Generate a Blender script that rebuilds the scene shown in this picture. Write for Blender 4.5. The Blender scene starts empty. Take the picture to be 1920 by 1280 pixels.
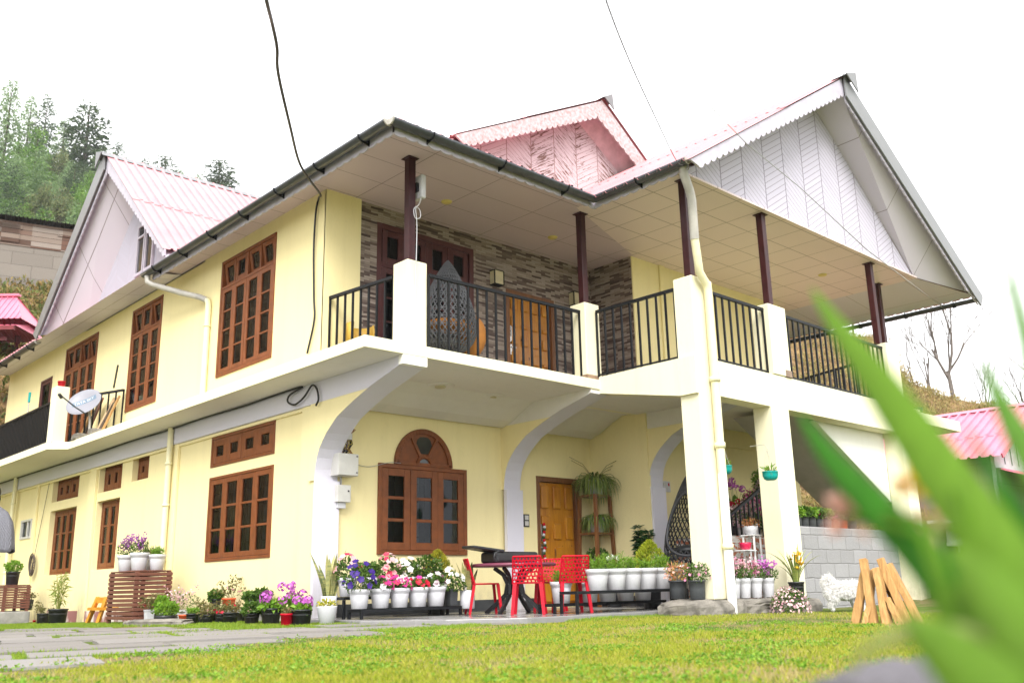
import bpy, math, random
import numpy as np
from mathutils import Vector, Matrix
# ------------------------------------------------------------------ scene, camera, world, sun
scene = bpy.context.scene
COL = scene.collection
YAW, PITCH, ROLL = [math.radians(a) for a in (42.979, 14.692, -1.215)]
def cam_axes():
    f = np.array([math.sin(YAW), math.cos(YAW), 0]); r = np.array([math.cos(YAW), -math.sin(YAW), 0]); u = np.array([0, 0, 1.])
    F = f * math.cos(PITCH) + u * math.sin(PITCH); U = -f * math.sin(PITCH) + u * math.cos(PITCH)
    return r * math.cos(ROLL) + U * math.sin(ROLL), -r * math.sin(ROLL) + U * math.cos(ROLL), F
_r, _u, _f = cam_axes()
cam_data = bpy.data.cameras.new("camera"); cam = bpy.data.objects.new("camera", cam_data); COL.objects.link(cam)
cam.matrix_world = Matrix(((_r[0], _u[0], -_f[0], 0), (_r[1], _u[1], -_f[1], 0), (_r[2], _u[2], -_f[2], 0.375), (0, 0, 0, 1)))
cam_data.sensor_width = 36; cam_data.lens = 1749.07 / 1920 * 36
cam_data.clip_start = 0.05; cam_data.clip_end = 2000
cam_data.dof.use_dof = True; cam_data.dof.focus_distance = 13.0; cam_data.dof.aperture_fstop = 2.3
scene.camera = cam
SUN_DIR = np.array([-0.66, -0.72, 1.0]); SUN_DIR /= np.linalg.norm(SUN_DIR)      # from the scene towards the sun
world = bpy.data.worlds.new("World"); scene.world = world; world.use_nodes = True
wn, wl = world.node_tree.nodes, world.node_tree.links; wn.clear()
wo = wn.new("ShaderNodeOutputWorld"); bg = wn.new("ShaderNodeBackground"); sky = wn.new("ShaderNodeTexSky")
sky.sky_type = 'NISHITA'; sky.sun_disc = False
sky.sun_elevation = math.asin(SUN_DIR[2]); sky.sun_rotation = math.atan2(SUN_DIR[0], SUN_DIR[1])
sky.dust_density = 4.0; sky.air_density = 1.0
hs = wn.new("ShaderNodeHueSaturation"); hs.inputs["Saturation"].default_value = 0.06
mx = wn.new("ShaderNodeMix"); mx.data_type = 'RGBA'; mx.inputs[0].default_value = 0.8
mx.inputs[7].default_value = (9.3, 9.35, 9.5, 1)                                  # an even white overcast over the sky texture
wl.new(sky.outputs[0], hs.inputs["Color"]); wl.new(hs.outputs[0], mx.inputs[6]); wl.new(mx.outputs[2], bg.inputs[0])
bg.inputs[1].default_value = 0.078; wl.new(bg.outputs[0], wo.inputs[0])
sd = bpy.data.lights.new("sun", 'SUN'); sd.energy = 1.5; sd.angle = math.radians(35); sd.color = (1, 0.97, 0.92)
sun = bpy.data.objects.new("sun", sd); COL.objects.link(sun)
sun.rotation_euler = Vector(tuple(SUN_DIR)).to_track_quat('Z', 'Y').to_euler()
scene.view_settings.view_transform = 'Standard'; scene.view_settings.look = 'None'
scene.view_settings.gamma = 1; scene.view_settings.exposure = 1.82
scene.render.engine = 'CYCLES'
scene.cycles.max_bounces = 8; scene.cycles.transparent_max_bounces = 12
scene.cycles.use_denoising = True
# ------------------------------------------------------------------ mesh helpers
class MB:
    """collects pieces, builds ONE mesh"""
    def __init__(s, M=None): s.V = []; s.F = []; s.n = 0; s.M = M
    def add(s, v, f, smooth=False):
        v = np.asarray(v, float)
        if s.M is not None: v = v @ s.M[:3, :3].T + s.M[:3, 3]
        by = {}
        if isinstance(f, np.ndarray): by[f.shape[1]] = f
        else:
            for q in f: by.setdefault(len(q), []).append(q)
        for k, q in by.items(): s.F.append((np.asarray(q, np.int64) + s.n, smooth))
        s.V.append(v); s.n += len(v); return s
    def box(s, x0, y0, z0, x1, y1, z1):
        x0, x1 = min(x0, x1), max(x0, x1); y0, y1 = min(y0, y1), max(y0, y1); z0, z1 = min(z0, z1), max(z0, z1)
        return s.add([(x0, y0, z0), (x1, y0, z0), (x1, y1, z0), (x0, y1, z0), (x0, y0, z1), (x1, y0, z1), (x1, y1, z1), (x0, y1, z1)],
                     [(0, 3, 2, 1), (4, 5, 6, 7), (0, 1, 5, 4), (1, 2, 6, 5), (2, 3, 7, 6), (3, 0, 4, 7)])
    def bar(s, a, b, w, h=None, up=(0, 0, 1), taper=1.0):
        """rectangular bar from a to b"""
        a, b = np.array(a, float), np.array(b, float); h = h or w
        d = b - a; L = np.linalg.norm(d); d /= L; up = np.array(up, float)
        if abs(d @ up) > .98: up = np.array([1., 0, 0])
        x = np.cross(d, up); x /= np.linalg.norm(x); y = np.cross(x, d)
        v = [p + sx * x * w / 2 * t + sy * y * h / 2 * t for p, t in ((a, 1), (b, taper)) for sx, sy in ((-1, -1), (1, -1), (1, 1), (-1, 1))]
        return s.add(v, [(0, 1, 2, 3), (7, 6, 5, 4), (0, 4, 5, 1), (1, 5, 6, 2), (2, 6, 7, 3), (3, 7, 4, 0)])
    def poly(s, pts): return s.add(pts, [tuple(range(len(pts)))])
    def prism(s, pts, d):
        """planar polygon pts extruded by vector d"""
        n = len(pts); p = np.array(pts, float); q = p + np.array(d, float)
        return s.add(np.vstack([p, q]), [tuple(range(n - 1, -1, -1)), tuple(range(n, 2 * n))] + [(i, (i + 1) % n, n + (i + 1) % n, n + i) for i in range(n)])
    def tube(s, pts, r, n=8, caps=True, closed=False):
        p = np.array(pts, float); m = len(p); r = np.full(m, r) if np.isscalar(r) else np.array(r, float)
        t = np.gradient(p, axis=0); t /= np.maximum(np.linalg.norm(t, axis=1), 1e-9)[:, None]
        x = np.cross(t[0], (0, 0, 1.) if abs(t[0][2]) < .9 else (1., 0, 0)); V = []
        a = np.linspace(0, 2 * math.pi, n, endpoint=False)
        for i in range(m):
            x = x - t[i] * (x @ t[i]); x /= max(np.linalg.norm(x), 1e-9); y = np.cross(t[i], x)
            V.append(p[i] + r[i] * (np.cos(a)[:, None] * x + np.sin(a)[:, None] * y))
        F = [(i * n + j, i * n + (j + 1) % n, (i + 1) * n + (j + 1) % n, (i + 1) * n + j) for i in range(m - 1) for j in range(n)]
        s.add(np.vstack(V), F, True)
        if caps: s.add(V[0], [tuple(range(n - 1, -1, -1))]); s.add(V[-1], [tuple(range(n))])
        return s
    def lathe(s, prof, n=28, c=(0, 0, 0), rib=None, sx=1, sy=1):
        a = np.linspace(0, 2 * math.pi, n, endpoint=False); V = []
        for k, (r, z) in enumerate(prof):
            rr = np.full(n, r, float)
            if rib and rib[0] <= k <= rib[1]: rr = r * (1 + rib[2] * (np.arange(n) % 2))
            V.append(np.stack([c[0] + sx * rr * np.cos(a), c[1] + sy * rr * np.sin(a), np.full(n, c[2] + z)], 1))
        m = len(prof)
        return s.add(np.vstack(V), [(i * n + j, i * n + (j + 1) % n, (i + 1) * n + (j + 1) % n, (i + 1) * n + j) for i in range(m - 1) for j in range(n)], True)
    def ball(s, c, rx, ry, rz, n=10, m=6, jit=0, rnd=None):
        V = []; 
        for i in range(m + 1):
            t = math.pi * i / m
            for j in range(n):
                f = 1 + (rnd.uniform(-jit, jit) if rnd else 0); a = 2 * math.pi * j / n
                V.append((c[0] + rx * f * math.sin(t) * math.cos(a), c[1] + ry * f * math.sin(t) * math.sin(a), c[2] + rz * f * math.cos(t)))
        return s.add(V, [((i + 1) * n + j, (i + 1) * n + (j + 1) % n, i * n + (j + 1) % n, i * n + j) for i in range(m) for j in range(n)], True)
    # ---- foliage pieces (numpy)
    def leaves(s, P, D, L, W, rng, fold=.25):
        """diamond leaves: base P, direction D, lengths L, widths W"""
        P, D = np.asarray(P, float), np.asarray(D, float); n = len(P)
        if n == 0: return s
        D = D / np.maximum(np.linalg.norm(D, axis=1), 1e-9)[:, None]
        L = np.broadcast_to(L, n)[:, None]; W = np.broadcast_to(W, n)[:, None]
        q = rng.normal(size=(n, 3)); S = np.cross(D, q); S /= np.maximum(np.linalg.norm(S, axis=1), 1e-9)[:, None]; N = np.cross(S, D)
        v = np.stack([P, P + D * L * .45 + S * W / 2 + N * W * fold, P + D * L - N * W * fold * .6, P + D * L * .45 - S * W / 2 + N * W * fold], 1).reshape(-1, 3)
        return s.add(v, np.arange(4 * n).reshape(n, 4))
    def cloud(s, c, r, n, L, W, rng, up=.4, shell=.3, outward=.7):
        """leaves through an ellipsoid"""
        d = rng.normal(size=(n, 3)); d /= np.linalg.norm(d, axis=1)[:, None]
        rad = (shell + (1 - shell) * rng.random(n))[:, None] ** .6
        P = np.array(c) + d * rad * np.array(r)
        D = d * outward + rng.normal(size=(n, 3)) * .6 + np.array([0, 0, up])
        return s.leaves(P, D, L * rng.uniform(.6, 1.25, n), W * rng.uniform(.7, 1.2, n), rng)
    def strap(s, pts, w, side, fold=.15, n_taper=1):
        """one long strap leaf along pts"""
        p = np.array(pts, float); m = len(p); side = np.array(side, float); side /= np.linalg.norm(side)
        t = np.gradient(p, axis=0); t /= np.linalg.norm(t, axis=1)[:, None]
        S = side - t * (t @ side)[:, None]; S /= np.maximum(np.linalg.norm(S, axis=1), 1e-6)[:, None]; N = np.cross(S, t)
        w = np.asarray(w)[:, None]
        V = np.concatenate([p - S * w / 2 + N * w * fold, p, p + S * w / 2 + N * w * fold])
        F = [(i, i + 1, m + i + 1, m + i) for i in range(m - 1)] + [(m + i, m + i + 1, 2 * m + i + 1, 2 * m + i) for i in range(m - 1)]
        return s.add(V, F, True)
    def flowers(s, P, N, R, rng, petals=5, cup=.35):
        """open flowers: petal discs facing N"""
        P, N = np.asarray(P, float), np.asarray(N, float); n = len(P)
        if n == 0: return s
        N = N / np.maximum(np.linalg.norm(N, axis=1), 1e-9)[:, None]; R = np.broadcast_to(R, n)
        S = np.cross(N, rng.normal(size=(n, 3))); S /= np.maximum(np.linalg.norm(S, axis=1), 1e-9)[:, None]; T = np.cross(N, S)
        k = petals * 2; a = np.linspace(0, 2 * math.pi, k, endpoint=False); rr = np.where(np.arange(k) % 2 == 0, 1, .72)
        ring = (P[:, None] + R[:, None, None] * (rr * np.cos(a))[None, :, None] * S[:, None] + R[:, None, None] * (rr * np.sin(a))[None, :, None] * T[:, None]
                + N[:, None] * (R * cup)[:, None, None])
        V = np.concatenate([P[:, None], ring], 1).reshape(-1, 3)
        f = np.array([(0, 1 + i, 1 + (i + 1) % k) for i in range(k)])
        F = (f[None] + (np.arange(n) * (k + 1))[:, None, None]).reshape(-1, 3)
        return s.add(V, F, True)
    def mesh(s, name, off=(0, 0, 0)):
        me = bpy.data.meshes.new(name); V = np.vstack(s.V) - np.array(off)
        me.vertices.add(len(V)); me.vertices.foreach_set("co", V.astype(np.float32).ravel())
        lp = np.concatenate([f.ravel() for f, _ in s.F]); cnt = np.concatenate([np.full(len(f), f.shape[1]) for f, _ in s.F])
        sm = np.concatenate([np.full(len(f), x) for f, x in s.F])
        me.loops.add(len(lp)); me.loops.foreach_set("vertex_index", lp.astype(np.int32))
        me.polygons.add(len(cnt)); st = np.concatenate([[0], np.cumsum(cnt)[:-1]])
        me.polygons.foreach_set("loop_start", st.astype(np.int32)); me.polygons.foreach_set("use_smooth", sm)
        me.update(calc_edges=True); me.validate(); return me
def frame(o, U, V, N):
    M = np.eye(4); M[:3, 0] = U; M[:3, 1] = V; M[:3, 2] = N; M[:3, 3] = o; return M
def place(x, y, z, rz=0, s=1):
    c, k = math.cos(rz), math.sin(rz); M = np.eye(4); M[:3, :3] = np.array([[c, -k, 0], [k, c, 0], [0, 0, 1]]) * s; M[:3, 3] = (x, y, z); return M
ROOT = {}
def obj(name, mb, mat, parent=None, bevel=0, seg=2):
    if name == "soffit" and isinstance(mb, MB) and len(mb.V) > 1:                    # each soffit board panel is an object of its own
        for v, (f, sm) in zip(mb.V, mb.F): o = obj(name, MB().add(v, f - f.min(), sm), mat, parent)
        return o
    off = ROOT.get(parent.name, (0, 0, 0)) if parent else (0, 0, 0)
    me = mb if isinstance(mb, bpy.types.Mesh) else mb.mesh(name, off)
    if mat and not me.materials: me.materials.append(mat)
    o = bpy.data.objects.new(name, me); COL.objects.link(o)
    if parent: o.parent = parent; ROOT[o.name] = off
    if bevel:
        b = o.modifiers.new("bevel", 'BEVEL'); b.width = bevel; b.segments = seg; b.limit_method = 'ANGLE'; b.angle_limit = .6
    return o
def tag(o, label=None, cat=None, group=None, kind=None):
    for k, v in (("label", label), ("category", cat), ("group", group), ("kind", kind)):
        if v: o[k] = v
    return o
def thing(name, label, cat, loc=(0, 0, 0), group=None, rz=0):
    o = bpy.data.objects.new(name, None); COL.objects.link(o); o.location = loc; o.rotation_euler = (0, 0, rz)
    o.empty_display_size = .1; ROOT[o.name] = tuple(loc); return tag(o, label, cat, group)
def copy_tree(o, parent=None):
    c = o.copy(); COL.objects.link(c)
    if parent: c.parent = parent
    for ch in o.children: copy_tree(ch, c)
    return c
# ------------------------------------------------------------------ materials
def mat_new(name):
    m = bpy.data.materials.new(name); m.use_nodes = True; nt = m.node_tree; nt.nodes.clear()
    out = nt.nodes.new("ShaderNodeOutputMaterial"); return m, nt, out
class NT:
    def __init__(s, nt): s.nt = nt
    def n(s, t, **kw):
        x = s.nt.nodes.new(t)
        for k, v in kw.items():
            if k.startswith("i_"):
                key = k[2:]; x.inputs[int(key) if key.isdigit() else key].default_value = v
            else: setattr(x, k, v)
        return x
    def l(s, a, b): s.nt.links.new(a, b)
    def math(s, op, a, b=None, c=None):
        x = s.nt.nodes.new("ShaderNodeMath"); x.operation = op
        for i, v in enumerate((a, b, c)):
            if v is None: continue
            if isinstance(v, (int, float)): x.inputs[i].default_value = v
            else: s.l(v, x.inputs[i])
        return x.outputs[0]
    def mix(s, f, a, b):
        x = s.nt.nodes.new("ShaderNodeMix"); x.data_type = 'RGBA'
        for i, v in ((0, f), (6, a), (7, b)):
            if isinstance(v, (int, float)): x.inputs[i].default_value = v
            elif isinstance(v, tuple): x.inputs[i].default_value = (*v, 1) if len(v) == 3 else v
            else: s.l(v, x.inputs[i])
        return x.outputs[2]
    def noise(s, vec, scale, detail=4, rough=.55, dist=0):
        x = s.n("ShaderNodeTexNoise"); x.inputs["Scale"].default_value = scale; x.inputs["Detail"].default_value = detail
        x.inputs["Roughness"].default_value = rough; x.inputs["Distortion"].default_value = dist
        if vec is not None: s.l(vec, x.inputs["Vector"])
        return x.outputs[0]
    def ramp(s, fac, stops):
        x = s.n("ShaderNodeValToRGB"); e = x.color_ramp.elements
        while len(e) < len(stops): e.new(.5)
        for k, (p, c) in enumerate(stops): e[k].position = p; e[k].color = (*c, 1)
        s.l(fac, x.inputs[0]); return x.outputs[0]
    def pos(s, scale=None):
        g = s.n("ShaderNodeNewGeometry").outputs["Position"]
        if scale is None: return g
        m = s.n("ShaderNodeMapping"); m.inputs["Scale"].default_value = scale; s.l(g, m.inputs[0]); return m.outputs[0]
    def obj(s, scale=None):
        g = s.n("ShaderNodeTexCoord").outputs["Object"]
        if scale is None: return g
        m = s.n("ShaderNodeMapping"); m.inputs["Scale"].default_value = scale; s.l(g, m.inputs[0]); return m.outputs[0]
    def sep(s, v): x = s.n("ShaderNodeSeparateXYZ"); s.l(v, x.inputs[0]); return x.outputs
    def comb(s, a, b, c):
        x = s.n("ShaderNodeCombineXYZ")
        for i, v in enumerate((a, b, c)):
            if isinstance(v, (int, float)): x.inputs[i].default_value = v
            else: s.l(v, x.inputs[i])
        return x.outputs[0]
    def bump(s, h, strength=.3, dist=.01):
        b = s.n("ShaderNodeBump"); b.inputs["Strength"].default_value = strength; b.inputs["Distance"].default_value = dist; s.l(h, b.inputs["Height"]); return b.outputs[0]
    def bsdf(s, out, col, rough=.6, spec=.5, metal=0, normal=None, **kw):
        b = s.n("ShaderNodeBsdfPrincipled")
        for k, v in (("Base Color", col), ("Roughness", rough), ("Specular IOR Level", spec), ("Metallic", metal)):
            if isinstance(v, (int, float)): b.inputs[k].default_value = v
            elif isinstance(v, tuple): b.inputs[k].default_value = (*v, 1)
            else: s.l(v, b.inputs[k])
        if normal is not None: s.l(normal, b.inputs["Normal"])
        for k, v in kw.items(): b.inputs[k.replace("_", " ")].default_value = v
        s.l(b.outputs[0], out.inputs[0]); return b
MATS = {}
def plain(name, col, rough=.5, spec=.5, metal=0, var=.12, scale=6, bump=.05, bscale=40, dark=None, local=True):
    """paint / plastic / plaster with soft uneven tone, fine bump"""
    if name in MATS: return MATS[name]
    m, nt, out = mat_new(name); t = NT(nt); v = t.obj() if local else t.pos()
    n1 = t.noise(v, scale, 5, .6); d = dark or tuple(c * (1 - 2.2 * var) for c in col)
    c = t.ramp(n1, [(.28, d), (.62, col)])
    rg = t.math('ADD', t.math('MULTIPLY', n1, .18), rough - .09)
    t.bsdf(out, c, rg, spec, metal, t.bump(t.noise(v, bscale, 3), bump, .01) if bump else None); MATS[name] = m; return m
def leafmat(name, cols, trans=.3, rough=.5):
    if name in MATS: return MATS[name]
    m, nt, out = mat_new(name); t = NT(nt)
    ri = t.n("ShaderNodeNewGeometry").outputs["Random Per Island"]
    c = t.ramp(ri, [(i / max(len(cols) - 1, 1), k) for i, k in enumerate(cols)])
    b = t.n("ShaderNodeBsdfPrincipled"); t.l(c, b.inputs["Base Color"]); b.inputs["Roughness"].default_value = rough; b.inputs["Specular IOR Level"].default_value = .3
    tr = t.n("ShaderNodeBsdfTranslucent"); t.l(c, tr.inputs[0]); ms = t.n("ShaderNodeMixShader"); ms.inputs[0].default_value = trans
    t.l(b.outputs[0], ms.inputs[1]); t.l(tr.outputs[0], ms.inputs[2]); t.l(ms.outputs[0], out.inputs[0]); MATS[name] = m; return m
def wall_mat(name, col, stain, amt=.5, rough=.75):
    """painted plaster: faint roller texture, rain streaks running down, slight patching"""
    m, nt, out = mat_new(name); t = NT(nt)
    streak = t.noise(t.pos((5, 5, .35)), 1, 5, .6); patch = t.noise(t.pos(), .9, 6, .6); fine = t.noise(t.pos(), 60, 3)
    f = t.math('MULTIPLY', t.math('SMOOTH_MIN', t.math('MAXIMUM', t.math('SUBTRACT', streak, .5), 0), 1, .1), amt * 2.2)
    c = t.mix(f, col, stain); c = t.mix(t.math('MULTIPLY', t.math('SUBTRACT', patch, .35), .3), c, tuple(k * .84 for k in col))
    z = t.sep(t.pos())[2]; sp = t.math('MULTIPLY', t.math('MAXIMUM', t.math('SUBTRACT', .5, z), 0), t.math('MAXIMUM', t.math('SUBTRACT', t.noise(t.pos((3, 3, 1.5)), 2.5, 6, .7), .36), 0))
    c = t.mix(t.math('MINIMUM', t.math('MULTIPLY', sp, 5), .7), c, (.36, .31, .22))
    cr = t.noise(t.pos((2.2, 2.2, 1)), 1.1, 9, .62, 1.6); crk = t.math('LESS_THAN', t.math('ABSOLUTE', t.math('SUBTRACT', cr, .5)), .0016); c = t.mix(t.math('MULTIPLY', crk, .28), c, tuple(k * .5 for k in col))
    t.bsdf(out, c, rough, .3, 0, t.bump(t.math('ADD', fine, t.math('MULTIPLY', patch, 1.5)), .12, .006)); MATS[name] = m; return m
M = MATS
wall_mat("wall_yellow", (.83, .725, .40), (.60, .50, .24), .34)
wall_mat("trim_cream", (.76, .72, .52), (.60, .52, .32), .4)
wall_mat("trim_lavender", (.62, .605, .68), (.55, .52, .52), .3)
wall_mat("soffit_plaster", (.72, .695, .655), (.56, .53, .48), .4)
wall_mat("white_wall", (.80, .79, .74), (.62, .60, .52), .4)
plain("window_wood", (.20, .062, .020), .42, .25, var=.14, scale=9, bump=.08, bscale=90, local=False)
plain("maroon_steel", (.045, .010, .011), .4, .25, var=.18, scale=9, local=False)
plain("door_dark", (.085, .022, .022), .4, .4, var=.15, local=False)
plain("gutter_grey", (.045, .050, .058), .32, .5, var=.2, scale=5, local=False)
plain("pipe_grey", (.42, .40, .36), .4, .4, var=.15, scale=4, local=False)
plain("flashing_grey", (.19, .192, .20), .4, .5, var=.08, scale=3, local=False)
plain("black_iron", (.007, .008, .010), .5, .25, var=.2, scale=30, bump=.12, bscale=70, local=False)
plain("pipe_cream", (.76, .71, .46), .5, .4, var=.06, local=False)
plain("pipe_white", (.78, .78, .76), .4, .4, var=.06, local=False)
plain("cable_black", (.012, .012, .014), .5, .4, local=False)
plain("cable_grey", (.35, .35, .36), .5, .4, local=False)
plain("white_plastic", (.56, .56, .59), .38, .5, var=.05, scale=8, bump=.02)
plain("grey_box", (.55, .54, .51), .4, .5, var=.06, local=False)
plain("black_plastic", (.020, .021, .024), .45, .5, var=.25, scale=14, bump=.05)
plain("dark_grey_plastic", (.055, .06, .065), .5, .4, var=.25, scale=14, bump=.3, bscale=24)
plain("orange_plastic", (.62, .10, .03), .45, .4)
plain("red_plastic", (.44, .002, .016), .5, .2, var=.06)
plain("magenta_plastic", (.55, .012, .07), .38, .5, var=.06)
plain("turquoise_plastic", (.0, .33, .31), .38, .5, var=.08)
plain("soil", (.05, .032, .02), .9, .2, var=.3, scale=30, bump=.6)
plain("pale_wood", (.55, .38, .22), .6, .3)
plain("orange_wood", (.62, .27, .03), .5, .3, local=False)
plain("tan_cushion", (.48, .20, .05), .7, .2)
plain("white_metal", (.8, .8, .8), .4, .5, var=.05)
plain("steel", (.5, .48, .45), .28, .5, metal=.9, var=.05)
plain("concrete", (.30, .29, .27), .85, .2, var=.25, scale=4, bump=.5, bscale=30, local=False)
plain("rock", (.24, .22, .19), .9, .2, var=.3, scale=5, bump=.9, bscale=14)
plain("dark_tile", (.055, .058, .062), .35, .5, var=.25, scale=3, local=False)
plain("bark", (.10, .075, .055), .9, .2, var=.3, scale=12, bump=.8, bscale=30)
plain("bark_bare", (.15, .13, .115), .9, .2, var=.2, scale=12, bump=.5, bscale=30)
plain("pink_paint", (.66, .10, .17), .35, .5, var=.1, local=False)
plain("maroon_wood", (.16, .025, .03), .5, .3, local=False)
plain("dark_hole", (.012, .012, .013), .9, .1, bump=0)
plain("curtain_dim", (.035, .036, .042), .9, .1, var=.25, scale=3, bump=0, local=False)  # room shade behind the windows, put into a dark colour
plain("lamp_glass", (.62, .55, .36), .5, .3)
plain("downlight", (.62, .50, .16), .4, .4)
def m_glass():
    m, nt, out = mat_new("window_glass"); t = NT(nt)
    g = t.n("ShaderNodeBsdfGlossy"); g.inputs["Roughness"].default_value = .015; g.inputs[0].default_value = (.55, .58, .61, 1)
    t.l(t.bump(t.noise(t.pos(), 2.2, 2), .06, .02), g.inputs["Normal"])
    tr = t.n("ShaderNodeBsdfTransparent"); tr.inputs[0].default_value = (.62, .66, .66, 1)
    fr = t.n("ShaderNodeFresnel"); fr.inputs[0].default_value = 1.5
    ms = t.n("ShaderNodeMixShader"); t.l(fr.outputs[0], ms.inputs[0]); t.l(tr.outputs[0], ms.inputs[1]); t.l(g.outputs[0], ms.inputs[2]); t.l(ms.outputs[0], out.inputs[0]); M["glass"] = m
m_glass()
def m_roof(name, col, pale):
    m, nt, out = mat_new(name); t = NT(nt)
    n1 = t.noise(t.pos((1, 1, .6)), 1.3, 6, .65); n2 = t.noise(t.pos(), 25, 4)
    c = t.mix(t.math('MULTIPLY', n1, 1.0), col, pale); c = t.mix(t.math('MULTIPLY', t.math('GREATER_THAN', n2, .66), .25), c, (.45, .30, .28))
    t.bsdf(out, c, t.math('ADD', t.math('MULTIPLY', n1, .25), .22), .6); M[name] = m
m_roof("roof_pink", (.50, .13, .16), (.60, .32, .325))
m_roof("roof_bright_pink", (.54, .08, .16), (.62, .22, .29))
def m_boards(name, axis, col, gap, peel=0., w=.62, pitch=.105):
    """diagonal lining boards in upright panels, the slant alternating panel by panel"""
    m, nt, out = mat_new(name); t = NT(nt); s = t.sep(t.pos()); u = s[axis]; z = s[2]
    k = t.math('DIVIDE', u, w); fl = t.math('FLOOR', k); fr = t.math('SUBTRACT', k, fl)
    par = t.math('SUBTRACT', t.math('MULTIPLY', t.math('MODULO', t.math('ABSOLUTE', fl), 2), 2), 1)
    v = t.math('ADD', z, t.math('MULTIPLY', t.math('MULTIPLY', par, fr), w * .62))
    bd = t.math('DIVIDE', v, pitch); bf = t.math('FRACT', bd)
    edge = t.math('LESS_THAN', t.math('MINIMUM', bf, t.math('SUBTRACT', 1, bf)), .05)
    pe = t.math('LESS_THAN', t.math('MINIMUM', fr, t.math('SUBTRACT', 1, fr)), .02)
    line = t.math('MAXIMUM', edge, pe)
    wn_ = t.n("ShaderNodeTexWhiteNoise"); wn_.noise_dimensions = '2D'; t.l(t.comb(t.math('FLOOR', bd), fl, 0), wn_.inputs["Vector"])
    c = t.mix(t.math('MULTIPLY', wn_.outputs[0], .5), col, tuple(k * .85 for k in col))
    c = t.mix(t.math('MULTIPLY', t.noise(t.pos(), 3, 5), .25), c, tuple(k * .75 for k in col))
    if peel:
        vv = t.comb(t.math('MULTIPLY', u, 3), t.math('MULTIPLY', v, 26), 0)
        low = t.math('MULTIPLY', t.noise(vv, 1, 6, .7), t.math('ADD', .55, t.math('MULTIPLY', t.noise(t.pos(), .9, 3), .9)))
        c = t.mix(t.math('GREATER_THAN', low, .60 - peel), c, (.16, .09, .07))
    c = t.mix(t.math('MULTIPLY', line, .8), c, gap)
    t.bsdf(out, c, .6, .3, 0, t.bump(t.math('SUBTRACT', 1, line), .5, .01)); M[name] = m
m_boards("boards_lavender_x", 0, (.54, .51, .60), (.17, .15, .18))
m_boards("boards_lavender_y", 1, (.44, .42, .50), (.40, .36, .42))
m_boards("boards_pink_x", 0, (.58, .50, .525), (.26, .17, .16), .035)
def m_panels(name, col, gap, sx, sy, lw, ox=0, oy=0):
    m, nt, out = mat_new(name); t = NT(nt); s = t.sep(t.pos())
    def ln(c, sz, o):
        f = t.math('FRACT', t.math('DIVIDE', t.math('ADD', c, o), sz)); return t.math('LESS_THAN', t.math('MINIMUM', f, t.math('SUBTRACT', 1, f)), lw / sz)
    line = t.math('MAXIMUM', ln(s[0], sx, ox), ln(s[1], sy, oy))
    wv = t.n("ShaderNodeTexWhiteNoise"); wv.noise_dimensions = '2D'
    t.l(t.comb(t.math('FLOOR', t.math('DIVIDE', t.math('ADD', s[0], ox), sx)), t.math('FLOOR', t.math('DIVIDE', t.math('ADD', s[1], oy), sy)), 0), wv.inputs["Vector"])
    c = t.mix(t.math('MULTIPLY', wv.outputs[0], .35), col, tuple(k * .9 for k in col))
    c = t.mix(t.math('MULTIPLY', t.noise(t.pos(), 1.1, 5), .35), c, tuple(k * .82 for k in col))
    c = t.mix(line, c, gap); t.bsdf(out, c, .42, .4, 0, t.bump(t.math('SUBTRACT', 1, line), .6, .01)); M[name] = m
m_panels("ceiling_mauve", (.53, .425, .465), (.20, .15, .15), 1.2, .62, .006, .1, .25)
m_panels("ceiling_cream", (.69, .575, .56), (.26, .20, .18), .62, .62, .007, .18, .1)
m_panels("soffit_lavender", (.60, .555, .64), (.26, .22, .24), 1.25, 1.25, .006)
def m_stone():
    m, nt, out = mat_new("stone_cladding"); t = NT(nt); s = t.sep(t.pos())
    u = t.math('ADD', s[0], s[1]); vec = t.comb(u, s[2], 0)
    z2 = t.math('ADD', s[2], t.math('MULTIPLY', t.noise(t.comb(t.math('MULTIPLY', u, 4), t.math('MULTIPLY', s[2], 2), 0), 1, 2), .03))
    b = t.n("ShaderNodeTexBrick"); b.offset = .43; b.inputs["Scale"].default_value = 1
    for k, v in (("Mortar Size", .002), ("Mortar Smooth", .3), ("Bias", -.1), ("Brick Width", .23), ("Row Height", .034)): b.inputs[k].default_value = v
    b.inputs["Color1"].default_value = (1, 1, 1, 1); b.inputs["Color2"].default_value = (0, 0, 0, 1); b.inputs["Mortar"].default_value = (.35, .35, .35, 1)
    t.l(t.comb(u, z2, 0), b.inputs["Vector"])
    c = t.ramp(t.math('ADD', t.math('MULTIPLY', t.sep(b.outputs[0])[0], .75), t.math('MULTIPLY', t.noise(t.comb(t.math('MULTIPLY', u, 5), t.math('MULTIPLY', s[2], 30), 0), 1, 4, .7), .3)), [(.26, (.055, .034, .03)), (.44, (.13, .092, .078)), (.56, (.235, .185, .16)), (.78, (.31, .255, .22)), (1, (.36, .305, .265))])
    # tile joints every .6 m
    f = t.math('FRACT', t.math('DIVIDE', u, .62)); c = t.mix(t.math('MULTIPLY', t.math('LESS_THAN', f, .008), .5), c, (.12, .09, .08))
    h = t.math('MULTIPLY', t.sep(b.outputs[0])[0], 1.2)
    t.bsdf(out, c, .55, .4, 0, t.bump(h, .5, .012)); M["stone"] = m
m_stone()
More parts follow.
